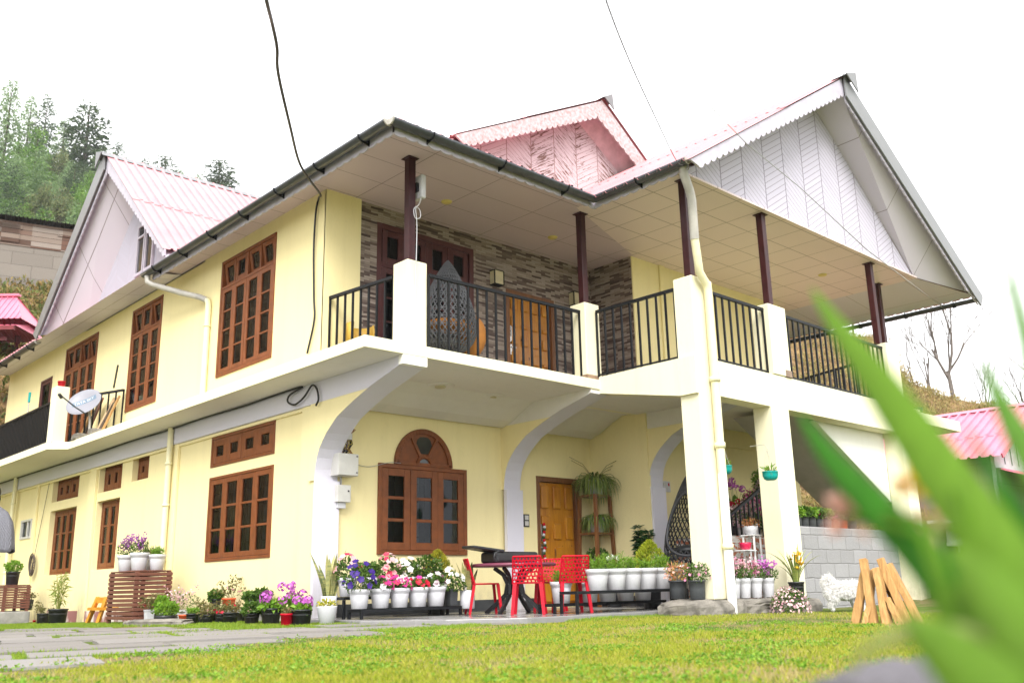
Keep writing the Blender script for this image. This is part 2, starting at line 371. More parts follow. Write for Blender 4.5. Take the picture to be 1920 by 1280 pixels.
def m_wood(name, c1, c2, sc=(6, 6, .5), rough=.35, knots=True):
    m, nt, out = mat_new(name); t = NT(nt); v = t.obj(sc)
    n = t.noise(v, 2.2, 6, .62, 1.2); c = t.ramp(n, [(.3, c2), (.7, c1)])
    if knots: c = t.mix(t.math('GREATER_THAN', t.noise(t.obj((5, 5, 2.2)), 2.4, 1), .74), c, tuple(k * .35 for k in c2))
    t.bsdf(out, c, rough, .4, 0, t.bump(n, .15, .01)); M[name] = m
m_wood("door_wood", (.56, .25, .02), (.36, .12, .008), (5, 5, .8), .28)
m_wood("log_wood", (.47, .28, .10), (.28, .14, .045), (14, 14, 1.2), .75)
m_wood("planter_wood", (.17, .066, .042), (.115, .04, .026), (.8, .8, 9), .6, False)
m_wood("stand_wood", (.22, .09, .03), (.12, .045, .015), (8, 8, .8), .45, False)
def m_plank():
    m, nt, out = mat_new("weathered_planks"); t = NT(nt); s = t.sep(t.obj()); r = t.math('DIVIDE', s[2], .22); wv = t.n("ShaderNodeTexWhiteNoise"); wv.noise_dimensions = '2D'
    t.l(t.comb(t.math('FLOOR', r), t.math('FLOOR', t.math('MULTIPLY', s[0], .9)), 0), wv.inputs["Vector"])
    c = t.ramp(wv.outputs[0], [(0, (.06, .032, .022)), (.35, (.12, .058, .04)), (.6, (.20, .155, .125)), (1, (.27, .235, .205))])
    c = t.mix(t.math('LESS_THAN', t.math('FRACT', r), .1), c, (.03, .02, .02)); c = t.mix(t.math('MULTIPLY', t.noise(t.obj((2, 2, 14)), 2, 5), .5), c, (.12, .08, .06))
    t.bsdf(out, c, .85, .2); M["planks"] = m
m_plank()
def m_blocks(name, col, mortar, bw, rh, rough=.85, chip=None, ax=(0, 1)):
    m, nt, out = mat_new(name); t = NT(nt); s = t.sep(t.pos()); u = t.math('ADD', s[0], s[1])
    b = t.n("ShaderNodeTexBrick"); b.inputs["Scale"].default_value = 1; b.inputs["Brick Width"].default_value = bw; b.inputs["Row Height"].default_value = rh
    b.inputs["Mortar Size"].default_value = .012; b.inputs["Mortar Smooth"].default_value = .6
    b.inputs["Color1"].default_value = (*col, 1); b.inputs["Color2"].default_value = (*[k * .82 for k in col], 1); b.inputs["Mortar"].default_value = (*mortar, 1)
    dx = t.math('MULTIPLY', t.noise(t.pos(), 5, 3), .04); t.l(t.comb(t.math('ADD', u, dx), t.math('ADD', s[2], dx), 0), b.inputs["Vector"])
    n = t.noise(t.pos(), 7, 6, .7); c = t.mix(t.math('MULTIPLY', n, .45), b.outputs[0], tuple(k * .7 for k in col))
    if chip: c = t.mix(t.math('GREATER_THAN', t.noise(t.pos((1, 1, 2.5)), 6, 5, .6), .52), c, chip)
    t.bsdf(out, c, rough, .2, 0, t.bump(t.math('ADD', n, t.math('MULTIPLY', b.outputs["Fac"], -.8)), .6, .02)); M[name] = m
m_blocks("block_wall", (.33, .325, .33), (.23, .225, .225), .42, .21)
m_blocks("cement_wall", (.215, .19, .165), (.12, .105, .09), 1.1, .55)
m_blocks("brick_wall", (.36, .13, .075), (.44, .42, .39), .24, .105, chip=(.45, .43, .40))
# ------------------------------------------------------------------ ground, hills, paving
def sstep(a, b, x): t = np.clip((x - a) / (b - a), 0, 1); return t * t * (3 - 2 * t)
_rg = np.random.default_rng(3); _ph = _rg.uniform(0, 6.28, (6, 2)); _kk = _rg.normal(size=(6, 2))
def lump(x, y, s):
    return sum(np.sin((x * k[0] + y * k[1]) / s * 1.7 + p[0]) * np.sin((x * k[1] - y * k[0]) / s + p[1]) for k, p in zip(_kk, _ph)) / 3
def gz(x, y):
    """height of the ground sheet"""
    x, y = np.asarray(x, float), np.asarray(y, float); D = np.hypot(x, y); az = np.degrees(np.arctan2(x, y))
    z = -.035 - .016 * np.clip(y - 12, 0, 8) * (x < 9) + .012 * lump(x, y, .5) * (D < 30)
    L = np.interp(D, [0, 26.5, 29, 42, 46, 75, 120, 140, 170], [0, 0, 6.3, 12.4, 13.6, 25.5, 47.5, 51, 40])
    wl = 1 - sstep(24, 42, az); wl = wl * sstep(-60, -20, az)
    S = np.interp(az, [50, 56, 60.5, 65, 66.3, 68.4, 70.4, 71.8, 80, 100], [15, 14, 12.4, 10.7, 9.0, 8.1, 7.4, 6.5, 4, 2])
    Rr = np.interp(D, [0, 17.5, 24, 32, 45, 60, 100], [0, 0, .10, .30, 1.0, .9, .4]) * S; wr = sstep(36, 52, az) * (1 - sstep(100, 140, az))
    h = L * wl + Rr * wr
    return z + h * (1 + .03 * lump(x, y, 6)) + .28 * lump(x, y, 1.1) * np.clip(h / 4, 0, 1) + .12 * lump(x, y, .35) * np.clip(h / 4, 0, 1)
def build_ground():
    az = np.concatenate([np.arange(-180, 5, 4), np.arange(5, 80, .5), np.arange(80, 180, 4)]); D = np.concatenate([[.3], np.geomspace(.8, 26, 60), np.arange(26.5, 60, .5), np.arange(60, 175, 3), [190]])
    A, DD = np.meshgrid(np.radians(az), D); X, Y = DD * np.sin(A), DD * np.cos(A); n, m = A.shape
    V = np.stack([X, Y, gz(X, Y)], -1).reshape(-1, 3)
    i, j = np.meshgrid(np.arange(n - 1), np.arange(m), indexing='ij'); j2 = (j + 1) % m
    F = np.stack([i * m + j, (i + 1) * m + j, (i + 1) * m + j2, i * m + j2], -1).reshape(-1, 4)
    mb = MB().add(V, F, True)
    m_, nt, out = mat_new("lawn_and_hill"); t = NT(nt); p = t.pos(); s = t.sep(p)
    big = t.noise(p, .55, 5, .6); mid = t.noise(p, 2.2, 6, .65); fine = t.noise(p, 30, 4, .7)
    lawn = t.mix(fine, (.055, .085, .016), (.12, .17, .03)); dry = t.mix(fine, (.15, .11, .055), (.26, .21, .11))
    g = t.mix(t.ramp(t.math('ADD', t.math('MULTIPLY', big, .6), t.math('MULTIPLY', mid, .45)), [(.50, (0, 0, 0)), (.60, (1, 1, 1))]), lawn, dry)
    hill = t.ramp(t.math('ADD', t.math('MULTIPLY', t.noise(p, .35, 6, .65), .55), t.math('MULTIPLY', t.noise(p, 2.5, 6, .7), .45)), [(.36, (.06, .055, .02)), (.45, (.14, .09, .045)), (.55, (.26, .17, .08)), (.66, (.34, .26, .11))])
    hm = t.n("ShaderNodeMapRange", i_1=1.2, i_2=3.0); t.l(s[2], hm.inputs[0])
    t.bsdf(out, t.mix(hm.outputs[0], g, hill), .95, .1, 0, t.bump(t.math('ADD', fine, mid), .8, .03))
    tag(obj("ground", mb, m_), kind="structure")
build_ground()
PAVE = np.array([(1.0, 5.7), (1.8, 6.35), (4.8, 7.7), (7.4, 7.5), (10.3, 7.68), (10.3, 8.0), (7.6, 8.0), (6.5, 9.2), (5.7, 10.3), (5.2, 13.2), (4.2, 14.6), (3.0, 19), (-4, 19), (-4, 4.6)])
def inside(poly, x, y):
    c = np.zeros(np.shape(x), bool); n = len(poly)
    for i in range(n):
        x0, y0 = poly[i]; x1, y1 = poly[(i + 1) % n]
        if y0 == y1: continue
        c ^= ((y0 > y) != (y1 > y)) & (x < (x1 - x0) * (y - y0) / (y1 - y0) + x0)
    return c
SLABS = []
def build_paving():
    rnd = random.Random(5); mb = MB(); th = math.radians(-14); c, s = math.cos(th), math.sin(th)
    v = -8.0
    while v < 24:
        h = rnd.uniform(.62, .95); u = -12 + rnd.uniform(0, .8)
        while u < 16:
            w = rnd.uniform(.9, 1.7); g = .035
            q = [(u + g, v + g), (u + w - g, v + g), (u + w - g, v + h - g), (u + g, v + h - g)]
            q = [(a + rnd.uniform(-.02, .02), b + rnd.uniform(-.02, .02)) for a, b in q]
            q = [(a * c - b * s, a * s + b * c) for a, b in q]
            if inside(PAVE, np.array([p[0] for p in q]), np.array([p[1] for p in q])).sum() >= 3:
                cx, cy = sum(p[0] for p in q) / 4, sum(p[1] for p in q) / 4; z0 = float(gz(cx, cy)) + .02 + rnd.uniform(-.006, .006)
                n = 5; pts = []
                for k in range(4):
                    a, b = q[k], q[(k + 1) % 4]
                    for e in range(n): f = e / n; pts.append((a[0] + (b[0] - a[0]) * f + rnd.uniform(-.012, .012), a[1] + (b[1] - a[1]) * f + rnd.uniform(-.012, .012), z0))
                mb.prism([(p[0], p[1], p[2] - .08) for p in pts], (0, 0, .08)); SLABS.append(np.array(q))
            u += w
        v += h
    m_, nt, out = mat_new("stone_paving"); t = NT(nt); p = t.pos(); n1 = t.noise(p, 1.2, 6, .6); n2 = t.noise(p, 35, 4, .7)
    ri = t.n("ShaderNodeNewGeometry").outputs["Random Per Island"]
    c_ = t.mix(ri, (.19, .175, .165), (.26, .245, .235)); c_ = t.mix(t.math('MULTIPLY', n2, .55), c_, (.12, .11, .105)); c_ = t.mix(t.ramp(n1, [(.55, (0, 0, 0)), (.7, (.5, .5, .5))]), c_, (.21, .19, .13))
    t.bsdf(out, c_, t.math('ADD', .35, t.math('MULTIPLY', n1, .5)), .4, 0, t.bump(n2, .5, .01))
    tag(obj("path", mb, m_), kind="structure")
build_paving()
def blades_field(name, X, Y, hgt, wid, cols, label, z_off=0, seed=1):
    rng = np.random.default_rng(seed); n = len(X); Z = gz(X, Y) + z_off - .004
    a = rng.uniform(0, 6.28, n); lean = rng.uniform(.1, .75, n); h = hgt * rng.uniform(.5, 1.25, n); b = rng.uniform(0, 6.28, n)
    P = np.stack([X, Y, Z], 1); W = np.stack([np.cos(a), np.sin(a), 0 * a], 1) * (wid * rng.uniform(.6, 1.3, n))[:, None]
    T = P + np.stack([np.cos(b) * lean * h, np.sin(b) * lean * h, h], 1); Mid = P + np.stack([np.cos(b) * lean * h * .25, np.sin(b) * lean * h * .25, h * .55], 1)
    V = np.stack([P - W, P + W, Mid + W * .8, T, Mid - W * .8], 1).reshape(-1, 3)
    mb = MB().add(V, np.arange(5 * n).reshape(n, 5)); o = obj(name, mb, leafmat("mat_" + name, cols, .35, .55)); tag(o, label, "grass", kind="stuff"); return o
def build_grass():
    rng = np.random.default_rng(11)
    n = 330000; az = np.radians(rng.uniform(6, 78, n)); D = 3.2 + 9.5 * rng.random(n) ** 1.15
    X, Y = D * np.sin(az), D * np.cos(az)
    patch = lump(X, Y, .55) + .7 * lump(X + 5, Y - 3, .22); edge = np.abs(Y - (8.1 - .2 * np.abs(X - 5))) < 1.0
    porch = (X > 6.3) & (Y > 8.0) & (X < 10.9); wall = (X > 6.55) & (Y > 9) | (X > 10.2) & (Y > 7.25)
    dirt = np.exp(-(((X - 8.6) / 1.6) ** 2 + ((Y - 5.3) / .5) ** 2)) + .95 * np.exp(-((((X - 1.8) * -.41 + (Y - 6.35) * .91 + .28) / .3) ** 2)) * (X < 5.5) + .6 * np.exp(-(((X - 5.6) / 1.2) ** 2 + ((Y - 6.6) / .3) ** 2))
    keep = ~inside(PAVE, X, Y) & ~porch & ~wall & (rng.random(n) < np.clip(.92 - .45 * (patch > .3) - 1.1 * dirt, .05, 1))
    X, Y, patch, dirt = X[keep], Y[keep], patch[keep], dirt[keep]
    dryp = (rng.random(len(X)) < np.clip(.27 + .50 * patch + .9 * dirt, .05, .9)) & (Y < 7.6)
    blades_field("lawn_grass", X[~dryp], Y[~dryp], .034, .0032, [(.17, .24, .014), (.29, .35, .022), (.42, .42, .045), (.23, .31, .018), (.48, .42, .075), (.12, .19, .013)], "short bright green lawn grass in front of the house", seed=1)
    blades_field("dry_grass", X[dryp], Y[dryp], .026, .003, [(.42, .33, .14), (.34, .30, .10), (.50, .40, .20)], "straw coloured dry grass scattered through the lawn", seed=2)
    # tufts in the joints of the paving and along the foot of the left wall
    n = 380000; X = rng.uniform(-1, 10.3, n); Y = rng.uniform(6.2, 19, n); k = inside(PAVE, X, Y); X, Y = X[k], Y[k]; on = np.zeros(len(X), bool)
    for q in SLABS:
        b = (X > q[:, 0].min()) & (X < q[:, 0].max()) & (Y > q[:, 1].min()) & (Y < q[:, 1].max()); b[b] = inside(q, X[b], Y[b]); on |= b
    X, Y = X[~on], Y[~on]; k = lump(X, Y, .8) > -.1; X, Y = X[k], Y[k]
    n2 = 90000; X2 = rng.uniform(4.2, 6.5, n2); Y2 = rng.uniform(9.2, 21, n2); k = ~inside(PAVE, X2, Y2) & (rng.random(n2) < .9)
    blades_field("joint_grass", np.concatenate([X, X2[k]]), np.concatenate([Y, Y2[k]]), .04, .0042, [(.13, .24, .015), (.22, .33, .03), (.30, .38, .05)], "fresh grass growing in the joints of the path and along the left wall", seed=3)
build_grass()
def build_hill_scrub():
    rng = np.random.default_rng(8); mb = MB(); n = 3800
    az = np.radians(rng.uniform(60, 73, n)); D = rng.uniform(20, 46, n); X, Y = D * np.sin(az), D * np.cos(az); Z = gz(X, Y)
    for x, y, z in zip(X, Y, Z):
        k = 34; P = np.array([x, y, z]) + rng.normal(size=(k, 3)) * (.26, .26, .03); Dr = rng.normal(size=(k, 3)) * .75 + (0, 0, .9); mb.leaves(P, Dr, .17 * rng.uniform(.5, 1.2, k), .035, rng)
    tag(obj("hill_grass", mb, leafmat("mat_hill_grass", [(.22, .15, .06), (.36, .26, .10), (.16, .17, .04), (.40, .33, .12), (.14, .085, .045)], .2)), "tufts of brown and straw grass covering the slope behind the right end of the house", "grass", kind="stuff")
    mb = MB(); n = 420; az = np.radians(rng.uniform(10, 19, n)); D = rng.uniform(27.5, 42, n); X, Y = D * np.sin(az), D * np.cos(az); Z = gz(X, Y)
    for x, y, z in zip(X, Y, Z): mb.cloud((x, y, z + .15), (.45, .45, .4), 70, .2, .085, rng)
    tag(obj("hill_scrub", mb, leafmat("mat_hill_scrub", [(.06, .10, .02), (.14, .17, .04), (.24, .17, .06), (.30, .20, .07), (.10, .13, .03), (.22, .12, .05)], .2)), "mixed green and rusty scrub on the slope below the plank shed", "scrub", kind="stuff")
build_hill_scrub()
# ------------------------------------------------------------------ the house
HOUSE = thing("house", "two storey pale yellow house with pink metal roofs and a railed upper veranda", "house", (6.6, 11, 0))
LW = frame((6.65, 0, 0), (0, -1, 0), (0, 0, 1), (-1, 0, 0))     # lower left wall: u = -Y, v = Z, d = towards -X
UW = frame((6.6, 0, 0), (0, -1, 0), (0, 0, 1), (-1, 0, 0))
FW = frame((0, 11, 0), (1, 0, 0), (0, 0, 1), (0, -1, 0))        # front walls: u = X, d = towards -Y
def wall_holes(mb, u0, u1, v0, v1, holes, thick):
    """front face at d=0 with openings and their reveals"""
    us = sorted({u0, u1, *[h[0] for h in holes], *[h[1] for h in holes]}); vs = sorted({v0, v1, *[h[2] for h in holes], *[h[3] for h in holes]})
    for a, b in zip(us, us[1:]):
        for c, d in zip(vs, vs[1:]):
            m, n = (a + b) / 2, (c + d) / 2
            if any(h[0] < m < h[1] and h[2] < n < h[3] for h in holes): continue
            mb.poly([(a, c, 0), (b, c, 0), (b, d, 0), (a, d, 0)])
    for a, b, c, d in holes:
        k = -thick; mb.poly([(a, c, 0), (a, c, k), (b, c, k), (b, c, 0)]); mb.poly([(a, d, 0), (b, d, 0), (b, d, k), (a, d, k)])
        mb.poly([(a, c, 0), (a, d, 0), (a, d, k), (a, c, k)]); mb.poly([(b, c, 0), (b, c, k), (b, d, k), (b, d, 0)])
def window(M, u0, u1, v0, v1, cols, rows, transom=0, d=0., mat="window_wood", fw=.055, sw=.06, mun=.026, back="curtain_dim", open_top=False, label=None, parent=None, rail=0):
    """frame, sashes with glazing bars, panes, iron grille and the dim room behind"""
    parent = parent or HOUSE; F = MB(M); P = MB(M); G = MB(M); B = MB(M)
    F.box(u0, v0, d - .07, u0 + fw, v1, d + .035); F.box(u1 - fw, v0, d - .07, u1, v1, d + .035)
    F.box(u0 + fw, v0, d - .07, u1 - fw, v0 + fw, d + .035); F.box(u0 + fw, v1 - fw, d - .07, u1 - fw, v1, d + .035)
    vt = v1 - fw
    if transom:
        vt = v1 - transom; F.box(u0 + fw, vt - fw * .8, d - .07, u1 - fw, vt, d + .03)
    cw = (u1 - u0 - 2 * fw) / cols
    def sash(a, b, c, e, rows, dd, tilt=0):
        g = .0035; a += g; b -= g; c += g; e -= g; MM = F.M
        if tilt:
            R = np.eye(4); ct, st = math.cos(tilt), math.sin(tilt); R[1:3, 1:3] = [[ct, -st], [st, ct]]
            T0 = np.eye(4); T0[:3, 3] = (0, e, dd); T1 = np.eye(4); T1[:3, 3] = (0, -e, -dd); K = M @ T0 @ R @ T1
            F.M = K; P.M = K
        F.box(a, c, dd - .02, a + sw, e, dd + .022); F.box(b - sw, c, dd - .02, b, e, dd + .022)
        F.box(a + sw, c, dd - .02, b - sw, c + sw, dd + .02); F.box(a + sw, e - sw, dd - .02, b - sw, e, dd + .02)
        hh = (e - c - 2 * sw) / rows
        for r in range(1, rows): y = c + sw + r * hh; F.box(a + sw, y - mun / 2, dd - .015, b - sw, y + mun / 2, dd + .015)
        P.poly([(a + sw, c + sw, dd), (b - sw, c + sw, dd), (b - sw, e - sw, dd), (a + sw, e - sw, dd)])
        F.M = MM; P.M = M
    for i in range(cols):
        a, b = u0 + fw + i * cw, u0 + fw + (i + 1) * cw
        sash(a, b, v0 + fw, vt - (fw * .8 if transom else 0), rows, d + .005 + .004 * (i % 2))
        if transom:
            if i: F.box(a - .02, vt, d - .07, a + .02, v1 - fw, d + .028)
            sash(a + .02, b - .02, vt, v1 - fw, 1, d, .16 if open_top and i != 1 else 0)
    gd = d - .09
    nb = max(3, int((u1 - u0) / .17))
    for k in range(1, nb): x = u0 + (u1 - u0) * k / nb; G.box(x - .006, v0 + .02, gd - .006, x + .006, v1 - .02, gd + .006)
    nh = max(2, int((v1 - v0) / .24))
    for k in range(1, nh): y = v0 + (v1 - v0) * k / nh; G.box(u0 + .02, y - .007, gd + .007, u1 - .02, y + .007, gd + .013)
    B.poly([(u0, v0, d - .22), (u1, v0, d - .22), (u1, v1, d - .22), (u0, v1, d - .22)])  # flat dark sheet standing in for the shade of the room
    w = obj("window", F, MATS[mat], parent, .004, 1)
    if label: w["label"] = label
    rnd = random.Random(int(abs(u0) * 100)); C = MB(M)
    for i in range(cols):
        a = u0 + fw + i * cw; q = rnd.uniform(.25, .6) * cw
        for k in range(5): x0 = a + q * k / 5; C.poly([(x0, v0, d - .13 - .015 * (k % 2)), (x0 + q / 5, v0, d - .145 + .015 * (k % 2)), (x0 + q / 5, v1, d - .145 + .015 * (k % 2)), (x0, v1, d - .13 - .015 * (k % 2))])
    obj("pale_curtain", C, plain("curtain_pale", (.10, .105, .115), .9, .1, var=.1, bump=0, local=False), w)  # pleated pale strips added to imitate reflections in the panes
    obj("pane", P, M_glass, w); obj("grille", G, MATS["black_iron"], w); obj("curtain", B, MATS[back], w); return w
M_glass = MATS["glass"]
# --- lower left wall with its openings (u = -Y)
LWIN = [(-14.30, -12.24, .84, 2.15, 4, 3, -.02), (-14.30, -12.24, 2.31, 2.80, 4, 1, -.02), (-19.30, -18.10, .85, 2.16, 3, 3, -.14), (-19.30, -18.10, 2.33, 2.86, 3, 1, -.14),
        (-22.12, -20.45, .81, 2.17, 4, 3, -.14), (-22.12, -20.45, 2.36, 2.85, 4, 1, -.14), (-17.60, -16.83, 2.40, 2.84, 2, 1, -.14)]
w = MB(LW); wall_holes(w, -26.5, -11.0, -.3, 2.88, [x[:4] for x in LWIN] + [(-24.15, -23.35, 1.66, 2.10)], .5)
w.box(-26.5, -.3, -3.0, -26.4, 3.1, 0)
obj("wall", w, MATS["wall_yellow"], HOUSE)
for i, (a, b, c, d, n, r, dd) in enumerate(LWIN):
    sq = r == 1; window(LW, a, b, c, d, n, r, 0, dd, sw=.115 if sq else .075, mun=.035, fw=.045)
g = MB(LW); F0 = (-24.15, -23.35, 1.66, 2.10)
g.box(F0[0], F0[2], -.06, F0[0] + .06, F0[3], .02); g.box(F0[1] - .06, F0[2], -.06, F0[1], F0[3], .02); g.box(F0[0] + .06, F0[2], -.06, F0[1] - .06, F0[2] + .05, .02); g.box(F0[0] + .06, F0[3] - .05, -.06, F0[1] - .06, F0[3], .02); g.box(-23.7, F0[2] + .05, -.05, -23.64, F0[3] - .05, .01)
gw = obj("window", g, MATS["grey_box"], HOUSE, .004, 1); gw["label"] = "small grey metal window at the far left of the ground floor"
obj("pane", MB(LW).poly([(F0[0] + .06, F0[2] + .05, -.03), (F0[1] - .06, F0[2] + .05, -.03), (F0[1] - .06, F0[3] - .05, -.03), (F0[0] + .06, F0[3] - .05, -.03)]), M_glass, gw)
obj("curtain", MB(LW).poly([(F0[0], F0[2], -.2), (F0[1], F0[2], -.2), (F0[1], F0[3], -.2), (F0[0], F0[3], -.2)]), MATS["curtain_dim"], gw)  # dark sheet behind the pane, coloured as the room's shade
w = MB()
for a, b in ((11.0, 11.42), (15.5, 15.84), (19.35, 19.7), (23.0, 23.15)): w.box(6.60, a, -.2, 6.648, b, 2.85)
w.box(6.615, 11.42, 2.80, 6.648, 26.4, 2.85)
obj("pilaster", w, MATS["wall_yellow"], HOUSE, .006)
w = MB().box(6.58, 11.16, 2.852, 6.93, 26.4, 3.15); obj("beam", w, MATS["trim_lavender"], HOUSE, .008)
w = MB().box(6.622, 11.43, -.3, 6.648, 21.6, .085); m_, nt, out = mat_new("plinth_paint"); t = NT(nt); n = t.noise(t.pos((2, 2, 1)), 2, 5); t.bsdf(out, t.ramp(n, [(.45, (.27, .12, .11)), (.55, (.62, .55, .50))]), .8, .2); obj("plinth", w, m_, HOUSE)
# --- curved brackets that carry the veranda
CURVE = [(11.0, 1.8), (10.985, 1.95), (10.95, 2.10), (10.89, 2.22), (10.80, 2.33), (10.72, 2.41), (10.60, 2.50), (10.47, 2.59), (10.28, 2.67), (10.1, 2.74), (9.9, 2.81), (9.68, 2.88), (9.28, 2.98), (9.07, 3.04)]
def bracket(x0, x1, dy=0, dz=0, head='trim_lavender', far=None):
    c = [(y + dy, z + dz) for y, z in CURVE]
    if far: c = [p for p in c if p[0] > far]
    top = 3.148; zc = 2.852; k = max(i for i in range(len(c)) if c[i][1] < zc); f = (zc - c[k][1]) / (c[k + 1][1] - c[k][1]) if k + 1 < len(c) else 1
    yc = c[k][0] + (c[min(k + 1, len(c) - 1)][0] - c[k][0]) * f; yb = c[0][0] + .15
    b = obj("bracket", MB().prism([(x0, y, z) for y, z in c[:k + 1]] + [(x0, yc, zc), (x0, yb, zc), (x0, yb, c[0][1])], (x1 - x0, 0, 0)), MATS["wall_yellow"], HOUSE)
    up = [(x0, yc, zc + .002)] + [(x0, y, z) for y, z in c[k + 1:]] + [(x0, c[-1][0] if far is None else c[-1][0] - .6, top), (x0, yb, top), (x0, yb, zc + .002)]
    obj("bracket_head", MB().prism(up, (x1 - x0, 0, 0)), MATS[head], b)
    u = MB()
    for (y0, z0), (y1, z1) in zip(c, c[1:]):
        n = np.array([z1 - z0, -(y1 - y0)]); n = n / np.linalg.norm(n) * -.006
        n = n if n[1] < 0 or n[0] < 0 else -n
        if n[1] > 0: n = -n
        u.poly([(x0 - .004, y0 + n[0], z0 + n[1]), (x1 + .004, y0 + n[0], z0 + n[1]), (x1 + .004, y1 + n[0], z1 + n[1]), (x0 - .004, y1 + n[0], z1 + n[1])])
    y, z = c[0]; u.box(x0 - .004, y - .07, 0.03, x1 + .004, y - .006, z)
    obj("bracket_lining", u, MATS["trim_lavender"], b); return c
bracket(6.575, 6.93); bracket(9.96, 10.30, -.05, .05, 'soffit_plaster'); bracket(12.08, 12.42, -1.25, .10, 'soffit_plaster', far=8.0)
obj("beam_end", MB().box(6.565, 9.0, 3.03, 6.94, 9.10, 3.1485), MATS["white_wall"], HOUSE, .006)
# --- slab over the ground floor, its ledge along the left wall, the small balcony far left
w = MB(); w.prism([(6.0, 9.0, 3.15), (10.4, 9.0, 3.15), (10.4, 11.3, 3.15), (6.7, 11.3, 3.15), (6.7, 26.4, 3.15), (5.68, 26.4, 3.15), (5.68, 19.5, 3.15), (6.0, 19.27, 3.15)], (0, 0, .15))
obj("floor_slab", w, MATS["trim_cream"], HOUSE, .008)
w = MB().poly([(6.02, 9.02, 3.147), (6.02, 26, 3.147), (6.57, 26, 3.147), (6.57, 9.02, 3.147)][::1]).poly([(6.95, 9.02, 3.147), (6.95, 10.6, 3.147), (12.1, 10.6, 3.147), (12.1, 9.02, 3.147)]).poly([(5.70, 19.5, 3.1465), (5.70, 26, 3.1465), (6.02, 26, 3.1465), (6.02, 19.4, 3.1465)])
obj("soffit", w, MATS["soffit_plaster"], HOUSE)
w = MB().prism([(6.94, 10.95, 2.83), (6.94, 10.72, 2.9), (6.94, 10.45, 3.04), (6.94, 10.2, 3.146), (6.94, 10.95, 3.146)], (5.1, 0, 0)); obj("cove", w, MATS["soffit_plaster"], HOUSE)
# --- front wall of the porch
w = MB(FW); wall_holes(w, 6.6, 12.05, -.1, 3.14, [(7.60, 9.22, .84, 2.10), (10.72, 11.72, .05, 2.12)], .4); obj("wall", w, MATS["wall_yellow"], HOUSE)
w = MB(); w.box(12.05, 9.72, -.1, 12.10, 11.0, 3.14); w.box(12.10, 9.75, -.1, 12.42, 10.0, 3.14); w.box(12.42, 10.0, -.1, 17.2, 10.1, 3.14); w.box(12.42, 9.94, 2.80, 17.2, 9.998, 3.13); w.box(15.86, 9.95, -.1, 15.93, 9.998, 2.79)
obj("wall", w, MATS["wall_yellow"], HOUSE)
w = MB(); w.box(6.95, 10.985, .03, 10.70, 10.999, .19); w.box(11.74, 10.985, .03, 12.04, 10.999, .19); w.box(12.035, 9.75, .03, 12.049, 10.98, .19); w.box(12.43, 9.985, .03, 17, 9.999, .19); obj("skirting", w, MATS["dark_tile"], HOUSE)
m_, nt, out = mat_new("wet_floor"); t = NT(nt); n = t.noise(t.pos(), 1.3, 5); t.bsdf(out, t.mix(t.noise(t.pos(), 5, 5), (.16, .16, .165), (.27, .26, .25)), t.ramp(n, [(.4, (.06, .06, .06)), (.65, (.4, .4, .4))]), .5); MATS["wet_floor"] = m_
w = MB().prism([(6.35, 9.5, -.2), (6.9, 8.6, -.2), (7.6, 8.0, -.2), (12.2, 8.0, -.2), (17, 8.0, -.2), (17, 10, -.2), (12.05, 10, -.2), (12.05, 11, -.2), (6.62, 11, -.2), (6.45, 10.9, -.2)], (0, 0, .228)); obj("porch_floor", w, m_, HOUSE, .01)
# arched window
aw = window(FW, 7.60, 9.22, .84, 2.11, 3, 3, 0, .0, fw=.06, sw=.105, mun=.045); aw["label"] = "window with a half round wooden fan top"
mb = MB(FW); cx, R0, zb = 8.40, .53, 2.115; n = 28
arc = [(cx + R0 * math.cos(math.pi * k / n), zb + R0 * math.sin(math.pi * k / n) * 1.03) for k in range(n + 1)]
mb.prism([(a, b, .0) for a, b in arc], (0, 0, .02))
for r0, r1, dd in ((.53, .455, .05), (.155, .105, .055)):
    for k in range(n):
        a0, a1 = math.pi * k / n, math.pi * (k + 1) / n; q = lambda r, a: (cx + r * math.cos(a), zb + r * 1.03 * math.sin(a), .02)
        mb.prism([q(r1, a0), q(r0, a0), q(r0, a1), q(r1, a1)], (0, 0, dd - .02))
for ang in (60, 120): a = math.radians(ang); mb.bar((cx + .15 * math.cos(a), zb + .15 * math.sin(a), .032), (cx + .47 * math.cos(a), zb + .48 * math.sin(a), .032), .045, .035, (0, 0, 1))
mb.bar((cx - .5, zb + .015, .03), (cx + .5, zb + .015, .03), .05, .04, (0, 0, 1))
ft = obj("fan_top", mb, MATS["window_wood"], aw, .004, 1)
q = lambda r, a: (cx + r * math.cos(a), zb + r * math.sin(a), .026)
obj("fan_pane", MB(FW).poly([q(.19, math.radians(68)), q(.33, math.radians(62)), q(.40, math.radians(72))] + [q(.43, math.radians(a)) for a in (80, 90, 100)] + [q(.40, math.radians(108)), q(.33, math.radians(118)), q(.19, math.radians(112))]).poly([q(.10, math.pi * k / 12) for k in range(13)]), MATS["pane_dark"] if "pane_dark" in MATS else plain("pane_dark", (.03, .032, .03), .08, .6, bump=0), aw)
